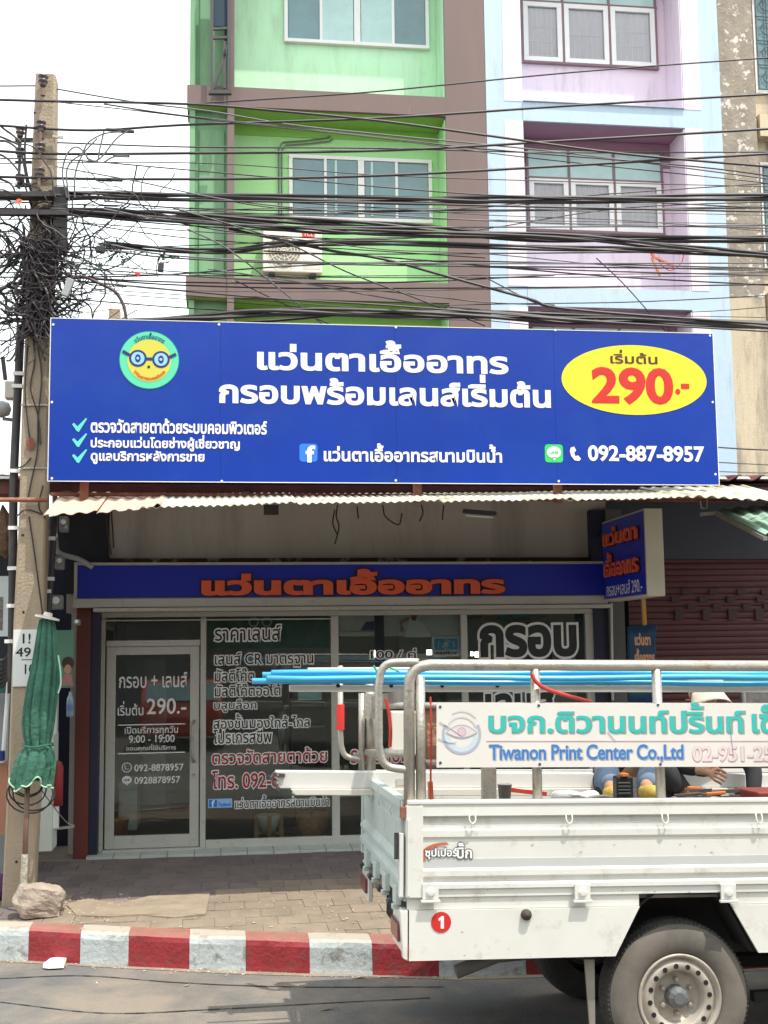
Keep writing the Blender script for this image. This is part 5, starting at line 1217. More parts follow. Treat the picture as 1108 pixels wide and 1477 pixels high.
for a_ in ((0, 40), (-2, 60)):
    c = at(2, 352, 9.45); q.tube([c+Vector((.16*math.cos(t*.3)*(1+a_[0]*.02), .01*t*.1, .17*math.sin(t*.3))) for t in range(22)], .010, 5, closed=True)
setp(q.build('wire_tangle', cable_m, kind='stuff'), 'dense tangle of black wires wrapped round the power pole above the billboard corner', 'wires')
lf = MB()
for k in range(70):
    px, py = random.choice([(178, 372), (240, 375), (150, 358), (135, 385), (165, 366)]); c = at(px+random.gauss(0, 8), py+random.gauss(0, 6), 9.36); a = random.uniform(0, 6.28); s_ = random.uniform(.012, .025)
    d = Vector((math.cos(a), random.uniform(-.4, .4), math.sin(a)))*s_; w = Vector((-math.sin(a), .3, math.cos(a)))*s_*.45
    lf.add([c-d, c-w, c+d, c+w], [(0,1,2,3)])
setp(lf.build('creeper_leaves', mat('creeper_leaf', (.03,.07,.03), .6), kind='stuff'), 'dry creeper leaves caught in the wires right of the pole', 'leaves')

# ------------------------------------------------------------------ truck
TYP = 5.7
trk = bpy.data.objects.new('flatbed_truck', None); col.objects.link(trk)
o_ = at(585, 1165, TYP); TM = Matrix.Translation((o_.x, TYP, 0)) @ Matrix.Rotation(.022, 4, 'Y') @ Matrix.Rotation(-.022, 4, 'X')
trk.matrix_world = TM; TI = TM.inverted(); ORG[trk.name] = None
setp(trk, 'white flatbed pickup truck with pipe rack and Thai banner, parked at the kerb', 'truck')
def T(px, py, dy=0): return TI @ at(px, py, TYP+dy)
def tbox(mb, x0, y0, x1, y1, dy, d=.02):
    my, mx = (y0+y1)/2, (x0+x1)/2; l, r = T(x0, my, dy), T(x1, my, dy); t, b = T(mx, y0, dy), T(mx, y1, dy)
    return mb.box(l.x, r.x, dy, dy+d, b.z, t.z)
def tb(mb, *a): return mb.build(*a)
TXR = 3.2; ZT = T(850, 1160, 0).z; ZB = T(760, 1383, 0).z
def tz(py, px=800): return T(px, py, 0).z
XS = T(588, 1230, 0).x
W = 1.66; LN = 3.4
# side panel: pressed profile running the whole length
prof = [(0, 1160), (-.012, 1160), (-.014, 1176), (.0, 1177), (.012, 1178), (.012, 1186), (.0, 1188), (.0, 1195), (-.010, 1197), (-.010, 1206), (-.002, 1210), (-.002, 1250), (-.012, 1254), (-.012, 1262), (-.0, 1266), (.0, 1271), (-.012, 1274), (-.012, 1280), (-.003, 1281), (-.003, 1292), (.012, 1292)]
prof = [(d, tz(y)) for d, y in prof]
def extr(prof, xa, xb, name, m, par, back=.035):
    q = MB(); n_ = len(prof); vs = [(xa, d, z) for d, z in prof]+[(xb, d, z) for d, z in prof]
    q.add(vs, [(i, i+1, n_+i+1, n_+i) for i in range(n_-1)])
    zt, zb = prof[0][1], prof[-1][1]; q.box(xa, xb, back-.005, back, zb, zt); q.add([(xa, 0, zt), (xb, 0, zt), (xb, back, zt), (xa, back, zt)], [(0,1,2,3)])
    return q.build(name, m, par, world=False)
panel_ = extr(prof, XS+.06, LN, 'side_panel', white_t, trk)
MB().box(XS+.061, LN, -.0045, -.0025, tz(1251), tz(1238)).build('grey_stripe', grey_t, panel_, world=False)
q = MB().box(XS-.005, XS+.075, -.016, .04, tz(1292), ZT-.002); q.box(XS+.0, XS+.012, -.022, -.017, tz(1290), tz(1180)); q.build('corner_stile', white_t, panel_, world=False, bevel=.004)
MB().box(XS, LN, -.018, .042, ZT, ZT+.022).build('top_rail', white_t, panel_, world=False, bevel=.006)
for px in (683, 823, 962, 1098):
    c = T(px, 1178, -.02); MB().tube(smooth_path([(c.x-.014, -.02, c.z+.012), (c.x-.014, -.028, c.z-.02), (c.x, -.03, c.z-.034), (c.x+.014, -.028, c.z-.02), (c.x+.014, -.02, c.z+.012)], 3), .004, 6).build('rope_hook', white_t, panel_, world=False, smooth=True)
for px in (622, 842, 1053, 1240):
    c = T(px, 1292, -.02); q = MB().box(c.x-.038, c.x+.038, -.026, -.014, c.z-.02, c.z+.052); q.box(c.x-.045, c.x+.045, -.034, -.014, c.z-.034, c.z-.021)
    q.lathe([(0, -.038), (.016, -.037), (.022, -.026)], (c.x, 0, c.z+.012), 12, 'Y'); q.build('hinge', white_t, trk, world=False, bevel=.003)
# frame strip, skirt with wheel opening

zt = tz(1310)-.002; A = [T(x, y, 0) for x, y in ((889, 1383), (925, 1304), (948, 1293), (1040, 1293), (1056, 1303), (1096, 1377))]
ax = [(p_.x, p_.z) for p_ in A]
P1 = [(XS+.0, ZB), (ax[0][0]-.0, ZB), (ax[0][0]+.01, ZB+.015), (ax[1][0], min(ax[1][1], zt)), (ax[1][0], zt), (XS, zt)]
sk = MB().prism([(XS+.012, ZB), (ax[0][0], ZB), (ax[1][0]-.002, zt), (XS+.012, zt)], -.004, .012); sk.prism([(ax[5][0], ZB), (LN, ZB), (LN, zt), (ax[4][0]+.002, zt)], -.004, .012)
q = MB().box(XS+.005, ax[1][0]-.002, .006, .03, tz(1310), tz(1292)-.001); q.build('side_sill', white_t, trk, world=False); MB().box(ax[4][0]+.002, LN, .006, .03, tz(1310), tz(1292)-.001).build('side_sill', white_t, trk, world=False)
skirt = sk.build('skirt', white_t, trk, world=False)
q = MB(); q.prism([(XS-.015, ZB+.01), (XS+.006, ZB+.0), (XS+.006, zt), (XS-.03, zt)], -.002, .05); q.build('rear_corner_post', white_t, trk, world=False, bevel=.004)
q = MB(); arc_p = [(ax[0][0]+.02, ZB), (ax[1][0]+.01, zt+.002), (ax[2][0], ax[2][1]+.004), (ax[3][0], ax[3][1]+.004), (ax[4][0]-.01, zt+.002), (ax[5][0]-.02, ZB)]
for (a, b), (c, d) in zip(arc_p, arc_p[1:]): q.add([(a, .013, b), (c, .013, d), (c, .5, d), (a, .5, b)], [(0,1,2,3)])
q.build('wheel_arch', undr, trk, world=False)
MB().box(ax[0][0]-.1, ax[5][0]+.1, .3, .32, ZB-.05, zt).build('arch_back', blackm, trk, world=False)
q = MB(); random.seed(31)
for k in range(26):
    px, py = random.uniform(600, 1100), random.choice([random.uniform(1300, 1380), random.uniform(1210, 1235), random.uniform(1283, 1290)]); e = T(px, py, 0); l_ = random.uniform(.002, .012); t_ = random.uniform(.0004, .0012)
    if 880 < px and py > 1295: continue
    q.beam((e.x, -.0048 if py > 1293 else -.0038, e.z), (e.x+l_, -.0048 if py > 1293 else -.0038, e.z+random.uniform(-.002, .002)), .0008, t_*2)
q.build('paint_chips', mat('chip_brown', (.20,.13,.09), .8), skirt, world=False, kind='stuff')
# number sticker and rubber knob, badge
c = T(637, 1331, 0); MB().disc((c.x, -.0065, c.z), .047, 32).build('number_disc', red_p, skirt, world=False)
MB().flat([(c.x-.002, c.z-.028), (c.x+.013, c.z-.028), (c.x+.013, c.z+.028), (c.x+.002, c.z+.028), (c.x-.014, c.z+.016), (c.x-.011, c.z+.006), (c.x-.002, c.z+.011)], -.008).build('number_lettering', white_p, skirt, world=False)
c = T(760, 1320, 0); MB().lathe([(0, -.03), (.008, -.03), (.010, -.026), (.022, -.026), (.026, -.01), (.026, -.004)], (c.x, 0, c.z), 18, 'Y').build('rubber_stop', mat('old_rubber', (.07,.055,.045), .8, var=.3), skirt, world=False, smooth=True)
def ttext(t, a, b, c, d, dy, **k): return text_px(t, a, b, c, d, TYP, dy=0, xf=TI, **k)
for o__, m__, y__ in ((.09, mat('badge_outline', (.10,.10,.07), .5), -.0075), (.03, white_p, -.0092)):
    for t, a, b, c, d in (('ซุปเปอร์', 614, 1224, 661, 1240), ('บิ๊ก', 660, 1216, 682, 1239)):
        q = ttext(t, a, b, c, d, 0, off=o__, base=.03)
        q.v = [Vector((v.x, y__, v.z)) for v in q.v]; q.build('badge_lettering', m__, panel_, world=False)
c0 = T(632, 1234, 0); pts = []
for k in range(11):
    a = math.radians(200-k*11.5); pts.append((c0.x+.035+.115*math.cos(a), c0.z-.005+.062*math.sin(a)))
inn = [(c0.x+.045+.105*math.cos(math.radians(200-k*11.5)), c0.z-.008+.054*math.sin(math.radians(200-k*11.5))) for k in range(11)]
MB().flat(pts+inn[::-1], -.0068).build('badge_swoosh', mat('badge_orange', (.55,.13,.06), .5), panel_, world=False)
# tailgate
def trot(mb, name, m, par): return mb.build(name, m, par, world=False)
zb = tz(1292); q = MB(); tx = XS-.01
prof2 = [(0, ZT+.02), (-.018, ZT+.02), (-.018, ZT-.02), (-.004, ZT-.03), (-.002, ZT-.08), (-.004, ZT-.10), (-.0, ZT-.24), (-.02, ZT-.27), (-.02, ZT-.285), (-.002, ZT-.31), (-.002, zb+.10), (-.022, zb+.075), (-.022, zb+.05), (-.004, zb+.03), (-.004, zb-.02), (0, zb-.02)]
n_ = len(prof2); vs = [(tx+d, .03, z) for d, z in prof2]+[(tx+d, W-.03, z) for d, z in prof2]
q.add(vs, [(i, n_+i, n_+i+1, i+1) for i in range(n_-1)]); q.box(tx+.001, tx+.03, .03, W-.03, zb-.02, ZT+.02)
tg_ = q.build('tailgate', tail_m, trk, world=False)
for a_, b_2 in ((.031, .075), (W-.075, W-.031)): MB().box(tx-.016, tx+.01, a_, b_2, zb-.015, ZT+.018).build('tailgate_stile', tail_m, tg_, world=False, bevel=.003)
MB().box(tx-.024, tx-.004, .0, .05, zb+.0, ZT-.13).build('latch_bar', white_t, tg_, world=False, bevel=.003)
MB().box(tx-.045, tx-.024, .02, .035, ZT-.25, ZT-.13).build('latch', steel_d, tg_, world=False)
for yy in (.3, .75, 1.2): 
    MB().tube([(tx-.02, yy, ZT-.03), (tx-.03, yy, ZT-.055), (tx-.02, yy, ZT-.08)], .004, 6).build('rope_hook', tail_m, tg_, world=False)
for yy in (.14, .52, .9, 1.3):
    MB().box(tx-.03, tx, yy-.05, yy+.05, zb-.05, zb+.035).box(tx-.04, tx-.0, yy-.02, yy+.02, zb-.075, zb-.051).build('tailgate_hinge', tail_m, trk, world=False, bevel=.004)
    MB().tube([(tx-.035, yy+.07, zb-.06), (tx-.035, yy+.13, zb-.06)], .016, 8).build('bolt', steel_d, trk, world=False)
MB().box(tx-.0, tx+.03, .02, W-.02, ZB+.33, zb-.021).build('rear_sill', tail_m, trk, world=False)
for y0_, y1_ in ((.04, .33), (W-.33, W-.04)):
    f = MB().box(tx-.006, tx+.02, y0_, y1_, ZB+.03, zb-.06).build('light_panel', white_t, trk, world=False, bevel=.004)
    MB().box(tx-.022, tx-.007, y0_+.03, y1_-.03, ZB+.07, zb-.13).build('tail_light', mat('tail_light_red', (.16,.04,.04), .25), f, world=False, bevel=.005)
MB().box(XS-.03, XS-.006, -.012, .03, ZT-.06, ZT-.01).build('rusty_corner', rust, trk, world=False)
# bed
MB().box(XS+.02, LN, .05, W-.03, zb-.03, zb+.0).build('bed_floor', mat('bed_floor_steel', (.30,.27,.24), .6, metal=.3, var=.25, c2=(.2,.09,.05), f2=.6, s2=5, bump=.3), trk, world=False)
MB().box(XS+.02, LN, W-.035, W, zb, ZT+.02).build('far_side_panel', white_t, trk, world=False)
MB().box(XS+.02, LN, W-.05, W+.01, ZT+.0205, ZT+.04).build('far_top_rail', white_t, trk, world=False)
MB().box(XS+.1, 4.6, .25, W-.25, ZB-.05, zb-.031).build('chassis', undr, trk, world=False)
# beneath: spare wheel, exhaust, mud flap
MB().lathe([(.12, -.09), (.30, -.10), (.345, -.06), (.35, 0), (.345, .06), (.30, .09), (.12, .09)], (XS+.50, .85, ZB-.015), 36, 'Z').build('spare_wheel', undr, trk, world=False, smooth=True)
c = T(760, 1425, .5); MB().tube([(XS+.33, .5, ZB-.17), (XS+.55, .52, ZB-.10), (XS+1.2, .55, ZB-.07)], .035, 12).build('exhaust', mat('exhaust_grey', (.13,.12,.11), .6, var=.3), trk, world=False, smooth=True)
q = MB()
for xa, za, xb, zb_ in ((.45, .0, .42, -.14), (.62, -.02, .8, -.10), (.8, -.04, 1.6, -.05)): q.beam((XS+xa, .6, ZB+za), (XS+xb, .6, ZB+zb_), .035)
q.build('under_frame', mat('frame_grey', (.10,.095,.09), .7, var=.3), trk, world=False)
a, b = T(850, 1385, .06), T(858, 1500, .06); MB().add([(a.x-.018, .06, a.z), (a.x+.03, .06, a.z), (b.x+.008, .07, b.z), (b.x-.014, .07, b.z), (a.x-.018, .075, a.z), (a.x+.03, .075, a.z), (b.x+.008, .085, b.z), (b.x-.014, .085, b.z)], [(0,1,2,3), (7,6,5,4), (0,3,7,4), (1,5,6,2), (3,2,6,7), (0,4,5,1)]).build('mud_flap', mat('mud_flap_grey', (.25,.23,.20), .8, var=.25), trk, world=False)
MB().tube([(1.3, .8, .41), (4.4, .8, .41)], .04, 10).build('axle_tube', undr, trk, world=False)
MB().beam(T(1085, 1437, .3), T(1140, 1434, .3), .05).build('link_arm', undr, trk, world=False)
# cab and front wheels beyond the frame
MB().prism([(LN+.05, .45), (5.3, .45), (5.35, .95), (5.0, 1.15), (4.6, 1.75), (LN+.05, 1.8)], .02, W-.02).build('cab', white_t, trk, world=False, bevel=.03)
def wheel(c, side=1, full=True):
    """c: centre of the outer face; side 1 faces -Y"""
    s = side; R_ = .356
    def L(prof, m, nm, par, n=64, sm=True): return MB().lathe([(r, y*s) for r, y in prof], tuple(c), n, 'Y').build(nm, m, par, world=False, smooth=sm)
    ty = L([(.203, .03), (.212, .008), (.232, -.002), (.270, -.008), (.306, -.003), (.325, .008), (.336, .018), (.340, .021)], rubber, 'wheel', trk)
    L([(.340, .021), (.349, .034), (.354, .06), (.356, .10), (.354, .16), (.342, .19), (.29, .21), (.2, .2)], tread, 'tread', ty)
    q = MB()
    for k in range(96):
        t = 2*math.pi*k/96; ct, st2 = math.cos(t), math.sin(t)
        M = Matrix(((ct, 0, -st2, c[0]+.347*ct), (0, 1, 0, c[1]+.040*s), (st2, 0, ct, c[2]+.347*st2), (0, 0, 0, 1))); q.bbox(M, .009, .03, .010)
        M = Matrix(((ct, 0, -st2, c[0]+.354*ct), (0, 1, 0, c[1]+.105*s), (st2, 0, ct, c[2]+.354*st2), (0, 0, 0, 1))); q.bbox(M, .008, .07, .012)
    q.build('tread_block', tread, ty, world=False, kind='stuff')
    rm = L([(.207, .022), (.207, .006), (.200, .002), (.192, .006), (.186, .028), (.178, .030), (.172, .018), (.160, .010), (.135, .012), (.126, .022), (.117, .060), (.108, .074), (.085, .072), (0, .072)], rim_m, 'rim', ty)
    for k in range(16):
        t = 2*math.pi*k/16+.1; e = Vector((c[0]+.149*math.cos(t), c[1]+.0085*s, c[2]+.149*math.sin(t))); MB().disc(tuple(e), .0125, 12).build('rim_hole', black_p, rm, world=False)
    L([(.0, .008), (.028, .008), (.030, .014), (.050, .024), (.056, .072)], hub_m, 'hub_cap', ty, 10, False)
    for k in range(6):
        t = 2*math.pi*k/6+.52; MB().lathe([(0, .044*s), (.009, .046*s), (.012, .052*s), (.012, .074*s)], (c[0]+.078*math.cos(t), c[1], c[2]+.078*math.sin(t)), 6, 'Y').build('wheel_nut', galv, rm, world=False)
    return ty
wc = T(983, 1442, .05); wheel((wc.x, .05, wc.z+.0)); wheel((wc.x, W-.05, wc.z), -1); wheel((wc.x+2.55, .05, wc.z)); wheel((wc.x+2.55, W-.05, wc.z), -1)
# ---- pipe rack (belongs to the truck)
rack = []
def pipe(pts, r, name='rack_pipe', par=None, n=12): return MB().tube(pts, r, n).build(name, galv, par or trk, world=False, smooth=True)
zr = T(800, 959, .03).z
def rp(px, py, dy=.03): 
    p_ = T(px, py, dy); return Vector((p_.x, dy, p_.z))
pA = [rp(592, 1166), rp(592, 1000)] + smooth_path([rp(592, 1000), rp(594, 978), rp(604, 964), rp(622, 959)], 5)[1:] + [Vector((LN, .03, rp(1100, 958).z))]
pipe(pA, .027, 'near_rail')
pipe([rp(609, 1166), rp(608, 975)], .024, 'rack_post')
for px, dpx in ((775, 3), (951, 6)): pipe([rp(px+dpx, 1166), rp(px, 965)], .024, 'rack_post')
pipe([rp(1150, 1166), rp(1144, 965)], .024, 'rack_post')
for y in (1018, 1100): pipe([rp(612, y), rp(640, y), Vector((LN, .03, rp(1100, y).z))], .016, 'rack_cross_rail')
lo = smooth_path([rp(606, 955), rp(585, 955), rp(563, 957), rp(552, 968), rp(548, 990)], 5) + [rp(548, 1075)] + smooth_path([rp(548, 1075), rp(552, 1095), rp(563, 1107), rp(590, 1111)], 5)[1:]
pipe(lo, .019, 'rack_end_loop')
# far side of the rack
def rq(px, py, dy=1.5): p_ = T(px, py, dy); return Vector((p_.x, dy, p_.z))
pipe([rq(523, 1112), rq(523, 1000)], .02, 'rack_post'); pipe([rq(536, 1112), rq(535, 975)], .028, 'rack_post')
lo2 = [rq(492, 960)] + [rq(492, 1060)] + smooth_path([rq(492, 1060), rq(494, 1080), rq(502, 1092), rq(526, 1097)], 5)[1:]
far_loop = pipe(lo2, .017, 'rack_end_loop')
MB().tube([rq(492, 1016), rq(492, 1053)], .024, 12).build('red_tape', mat('red_tape', (.65,.03,.03), .5), far_loop, world=False)
pipe([rq(536, 975), Vector((LN, 1.5, rq(536, 975).z))], .022, 'far_rail')
pipe([rq(540, 1019, 1.5), rp(590, 1018)], .016, 'rear_cross_rail'); pipe([rq(530, 1086), rp(590, 1088)], .02, 'rear_cross_rail')
MB().box(*[v for v in (lambda a, b: (a.x, b.x, 1.40, 1.43, b.z, a.z))(rq(527, 1001, 1.4), rq(551, 1037, 1.4))]).build('rusty_clamp', galv, trk, world=False)
for px in (697,):
    a, b = T(px, 1100, .3), T(px+20, 1166, .3); MB().box(a.x, b.x, .28, .32, b.z-.1, a.z+.1).build('inner_stake', galv, trk, world=False)
# ---- banner with lettering
bn = bpy.data.objects.new('print_shop_banner', None); col.objects.link(bn); bn.matrix_world = TM; ORG[bn.name] = None
setp(bn, 'cream banner board with teal Thai and blue English company name on the truck rack', 'banner')
a, b, c, d = T(632, 1015, -.03), T(632, 1106, -.03), T(1108, 1015, -.03), T(1108, 1108, -.03); BXE = 3.25; BY_ = -.032
zt_, zb_ = (a.z+c.z)/2, (b.z+d.z)/2
sh = MB().box(a.x, BXE, BY_, BY_+.006, zb_, zt_).build('board', ban_m, bn, world=False)
q = MB()
for px, py in ((637, 1020), (637, 1101), (780, 1018), (781, 1103), (953, 1017), (956, 1103)):
    e = T(px, py, -.03); q.disc((e.x, BY_-.002, e.z), .007, 10)
q.build('screw', steel_d, sh, world=False)
def btext(t, a, b, c, d, m, off, y=-.0015, **k):
    q = text_px(t, a, b, c, d, TYP-.03, xf=TI, off=off, **k); q.v = [Vector((v.x, BY_+y, v.z)) for v in q.v]; return q.build('lettering', m, sh, world=False)
E1 = T(1108, 1060, -.03)
for t_, xa_, xb_, ya_ in (('บจก.ติวานนท์ปริ้นท์', 709, 1079, 1014), ('เซ็นเตอร์', 1091, 1240, 1018)): btext(t_, xa_, ya_, xb_, 1058, mat('print_shadow', (.22,.34,.30), .5), .035, -.0012)
for t_, xa_, xb_, ya_ in (('บจก.ติวานนท์ปริ้นท์', 707, 1077, 1013), ('เซ็นเตอร์', 1089, 1238, 1017)): btext(t_, xa_, ya_, xb_, 1057, teal_p, .015, -.002, base=.015)
btext('Tiwanon Print Center Co.,Ltd', 709.5, 1075.5, 990.5, 1100, lilac_p, .024, -.0012, track=-.02)
btext('Tiwanon Print Center Co.,Ltd', 708, 1074.5, 989, 1099, blu2_p, .018, -.002, track=-.02)
btext('02-951-2531', 1003.5, 1077.5, 1142, 1099, mat('pink_shadow', (.50,.36,.38), .5), .035, -.0012, track=-.01)
btext('02-951-2531', 1003, 1077, 1141, 1098, mat('pale_pink_print', (.74,.58,.58), .5), .02, -.002, track=-.01)
e0, e1 = T(704, 1069, -.03), T(1108, 1069, -.03); MB().box(e0.x, BXE, BY_-.002, BY_-.001, e0.z-.0022, e0.z+.001).build('rule_line', mat('pink_rule', (.62,.45,.46), .5), sh, world=False)
lc_ = T(668, 1058, -.03)
q = MB(); q.ring((lc_.x, BY_-.0015, lc_.z-.005), .082, .094, 26, math.radians(150), math.radians(390)); q.build('logo_ring', lilac_p, sh, world=False)
q = MB(); q.ring((lc_.x, BY_-.0014, lc_.z-.005), .060, .082, 26, math.radians(185), math.radians(355)); q.build('logo_band', mat('logo_pale_blue', (.55,.64,.70), .5), sh, world=False)
q = MB(); q.ring((lc_.x, BY_-.0014, lc_.z+.0), .07, .078, 20, math.radians(20), math.radians(165)); q.ring((lc_.x, BY_-.0014, lc_.z+.012), .085, .092, 14, math.radians(40), math.radians(120)); q.build('logo_arc', mat('logo_faded', (.60,.57,.58), .5), sh, world=False)
eye = [(lc_.x-.075+.15*k/12, lc_.z+.034*math.sin(math.pi*k/12)+.004) for k in range(13)] + [(lc_.x+.075-.15*k/12, lc_.z-.024*math.sin(math.pi*k/12)+.004) for k in range(1, 12)]
MB().flat(eye, BY_-.0022).build('logo_eye', mat('logo_eye_pink', (.72,.62,.62), .5), sh, world=False)
q = MB(); 
for (x_, z_), (x2, z2) in zip(eye, eye[1:]+eye[:1]): q.flat([(x_, z_-.002), (x2, z2-.002), (x2, z2+.002), (x_, z_+.002)], BY_-.0028)
q.ring((lc_.x, BY_-.0028, lc_.z+.006), .018, .022, 16); q.build('logo_eye_outline', lilac_p, sh, world=False)
MB().disc((lc_.x, BY_-.0026, lc_.z+.006), .018, 16).build('logo_pupil', mat('logo_pupil_pink', (.70,.50,.50), .5), sh, world=False)
q = MB()
for pts in ([(636,1041),(652,1051),(668,1062)], [(634,1065),(650,1072),(660,1071)], [(880,1055),(891,1069)], [(1057,1040),(1062,1092)]):
    pp_ = [T(x, y, -.03) for x, y in pts]
    for e, f in zip(pp_, pp_[1:]): q.beam((e.x, BY_-.003, e.z), (f.x, BY_-.003, f.z), .002)
q.build('scratch', lilac_p, sh, world=False)

# ------------------------------------------------------------------ load
def tthing(nm, lab, cat, loc, grp=None):
    o = bpy.data.objects.new(nm, None); col.objects.link(o); o.matrix_world = TM @ Matrix.Translation(loc); ORG[o.name] = None; return setp(o, lab, cat, grp)
def tobj(q, nm, m, lab, cat, grp=None, **k):
    o = q.build(nm, m, None, world=False, **k); o.matrix_world = TM; return setp(o, lab, cat, grp)
def tp(px, py, dy): p_ = T(px, py, dy); return Vector((p_.x, dy, p_.z))
for i, (xa, ya, xb, yb_, dy, r, lab) in enumerate(((392, 970.5, 1140, 971, .62, .0155, 'topmost blue water pipe of the bundle, its end set back to the right'), (379, 973.5, 1140, 973, .68, .0155, 'middle blue water pipe of the bundle on the rack'), (385, 978.5, 1140, 977, .56, .0155, 'second lowest blue water pipe of the bundle, its end just behind the lowest one'), (364, 982.5, 1140, 986, .60, .0155, 'lowest blue water pipe of the bundle, reaching farthest left'))):
    a, b = tp(xa, ya, dy), tp(xb, yb_, dy); d = (b-a).normalized()
    q = MB(); q.tube([a.lerp(b, k/14)+Vector((0, 0, .004*math.sin(k*.9+i*2)*(1 if 0 < k < 14 else 0))) for k in range(15)], r, 14); q.tube([a+d*.004, a-d*.0005], r*.8, 14, caps=False)
    t = tobj(q, 'water_pipe', pvc, lab, 'pipe', 'blue water pipes on the truck rack', smooth=False)
    for p_ in t.data.polygons: p_.use_smooth = len(p_.vertices) == 4
    MB().disc((0, 0, 0), r*.8, 14).build('pipe_mouth', blackm, t, world=False).matrix_local = Matrix.Translation(a-d*.0012) @ Matrix.Rotation(math.pi/2, 4, 'Z').inverted()
a, b = tp(445, 966, .75), tp(1140, 962, .75); tobj(MB().tube([a, b], .012, 10), 'cream_conduit', wplas, 'thin cream conduit lying along the top of the blue pipes', 'pipe', smooth=True)
a, b = tp(418, 993, .66), tp(1140, 994, .66)
gt_ = tobj(MB().beam(a, b, .05, .036), 'cream_channel', wplas, 'long cream channel with dark bolt holes slung under the blue pipes', 'channel', bevel=.004)
for px in (489, 566, 640, 720): 
    e = tp(px, 989, .63); MB().disc((e.x, e.y, e.z), .011, 12).build('bolt', blackm, gt_, world=False)
for i, (pts, lab) in enumerate((([(540,960),(544,966),(548,975)], 'left green twist of cord round the blue pipes'), ([(563,962),(572,966),(578,969)], 'right green twist of cord round the blue pipes'))):
    tobj(MB().tube(smooth_path([tp(x, y, .5) for x, y in pts], 4), .006, 6), 'green_tie', mat('green_tie', (.05,.35,.2), .5), lab, 'cord')
# grey plank across the rear of the rack
a, b = tp(540, 1014, 1.2), tp(598, 1003, .1); tobj(MB().beam(a, b, .022, .075), 'grey_plank', mat('grey_plank', (.27,.24,.21), .8, var=.25, scale=12), 'weathered grey plank tied across the rear of the pipe rack', 'plank')
tobj(MB().tube(smooth_path([tp(558, 1008, .3), tp(563, 1030, .3), tp(565, 1055, .3), tp(564, 1078, .3)], 5), .009, 6), 'red_strap', redtape, 'red strap hanging from the grey plank at the rear of the rack', 'strap')
tobj(MB().tube(smooth_path([tp(770, 972, -.01), tp(779, 986, -.012), tp(800, 997, .02), tp(856, 1013, .1)], 6), .010, 8), 'red_rope', redtape, 'red cord tied round the rack post and running right behind the banner', 'cord')
q = MB(); q.beam(tp(623, 1018, .06), tp(623, 1102, .06), .07, .04, (0, 1, 0)); tobj(q, 'rusty_post', mat('flaking_rust', (.42,.26,.17), .9, var=.3, scale=10, c2=(.16,.06,.035), f2=.9, s2=9, bump=.6), 'flaking rusty upright strapped between the rack rails at the banner end', 'post')
tobj(MB().tube(smooth_path([tp(623, 1005, .02), tp(624, 1060, .015), tp(623, 1120, .02), tp(624, 1160, .03)], 4), .005, 6), 'red_wire_tie', redtape, 'thin red wire tied down the rusty upright', 'wire')
tobj(MB().tube([tp(622, 1128, .25), tp(624, 1166, .25)], .014, 8), 'wooden_tool', mat('orange_wood', (.55,.22,.07), .5, var=.2), 'orange wooden tool handle standing in the bed below the rusty upright', 'tool')
# white box behind the rack end
q = MB(); e, f = tp(566, 1026, 1.3), tp(640, 1090, 1.3); q.box(e.x, f.x, 1.3, 1.4, f.z, e.z); tobj(q, 'white_tray', wplas, 'white flat tray standing upright behind the rear of the pipe rack', 'tray', bevel=.01)
# long white mouldings jutting over the tailgate
lm = tthing('white_moulding_stack', 'stack of long white mouldings jutting out over the tailgate', 'moulding', tp(400, 1130, 1.1))
for i, (xa, y0_, y1_, xb, yb0, yb1, dy) in enumerate(((398, 1113, 1138, 1150, 1118, 1136, 1.15), (420, 1139, 1148, 1150, 1137, 1150, 1.12))):
    a0, a1, b0, b1 = T(xa, y0_, dy), T(xa+6, y1_, dy), T(xb, yb0, dy), T(xb, yb1, dy); base_ = tp(400, 1130, 1.1)
    q = MB(); vs = []
    for yy in (dy, dy+.1): vs += [(a0.x, yy, a0.z), (a1.x, yy, a1.z), (b1.x, yy, b1.z), (b0.x, yy, b0.z)]
    q.add(vs, [(0,1,2,3), (7,6,5,4), (0,4,5,1), (1,5,6,2), (2,6,7,3), (3,7,4,0)]); q.v = [v-base_ for v in q.v]
    q.build('moulding', wplas if i else mat('white_moulding', (.66,.64,.61), .4, var=.04), lm, world=False, bevel=.004)
    q = MB()
    for k in range(3): q.lathe([(0, -.008), (.006, -.007), (.008, 0), (.006, .007), (0, .008)], (a0.x+.012, dy-.008, a0.z-.02-.022*k), 8, 'Y')
    q.v = [v-base_ for v in q.v]; q.build('bracket_fittings', galv, lm, world=False)
q = MB(); e = tp(388, 1118, 1.14)-tp(400, 1130, 1.1); q.beam(e, e+Vector((.06, 0, -.09)), .012).beam(e+Vector((.02, 0, 0)), e+Vector((.09, 0, -.005)), .01, .02); q.build('hook', steel_d, lm, world=False)
MB().box(*(lambda a, b: (a.x, b.x, -.0035+.047, .0475+.0, b.z, a.z))(tp(573, 1124, 1.14)-tp(400, 1130, 1.1), tp(590, 1133, 1.14)-tp(400, 1130, 1.1))).build('end_label', alu, lm, world=False)
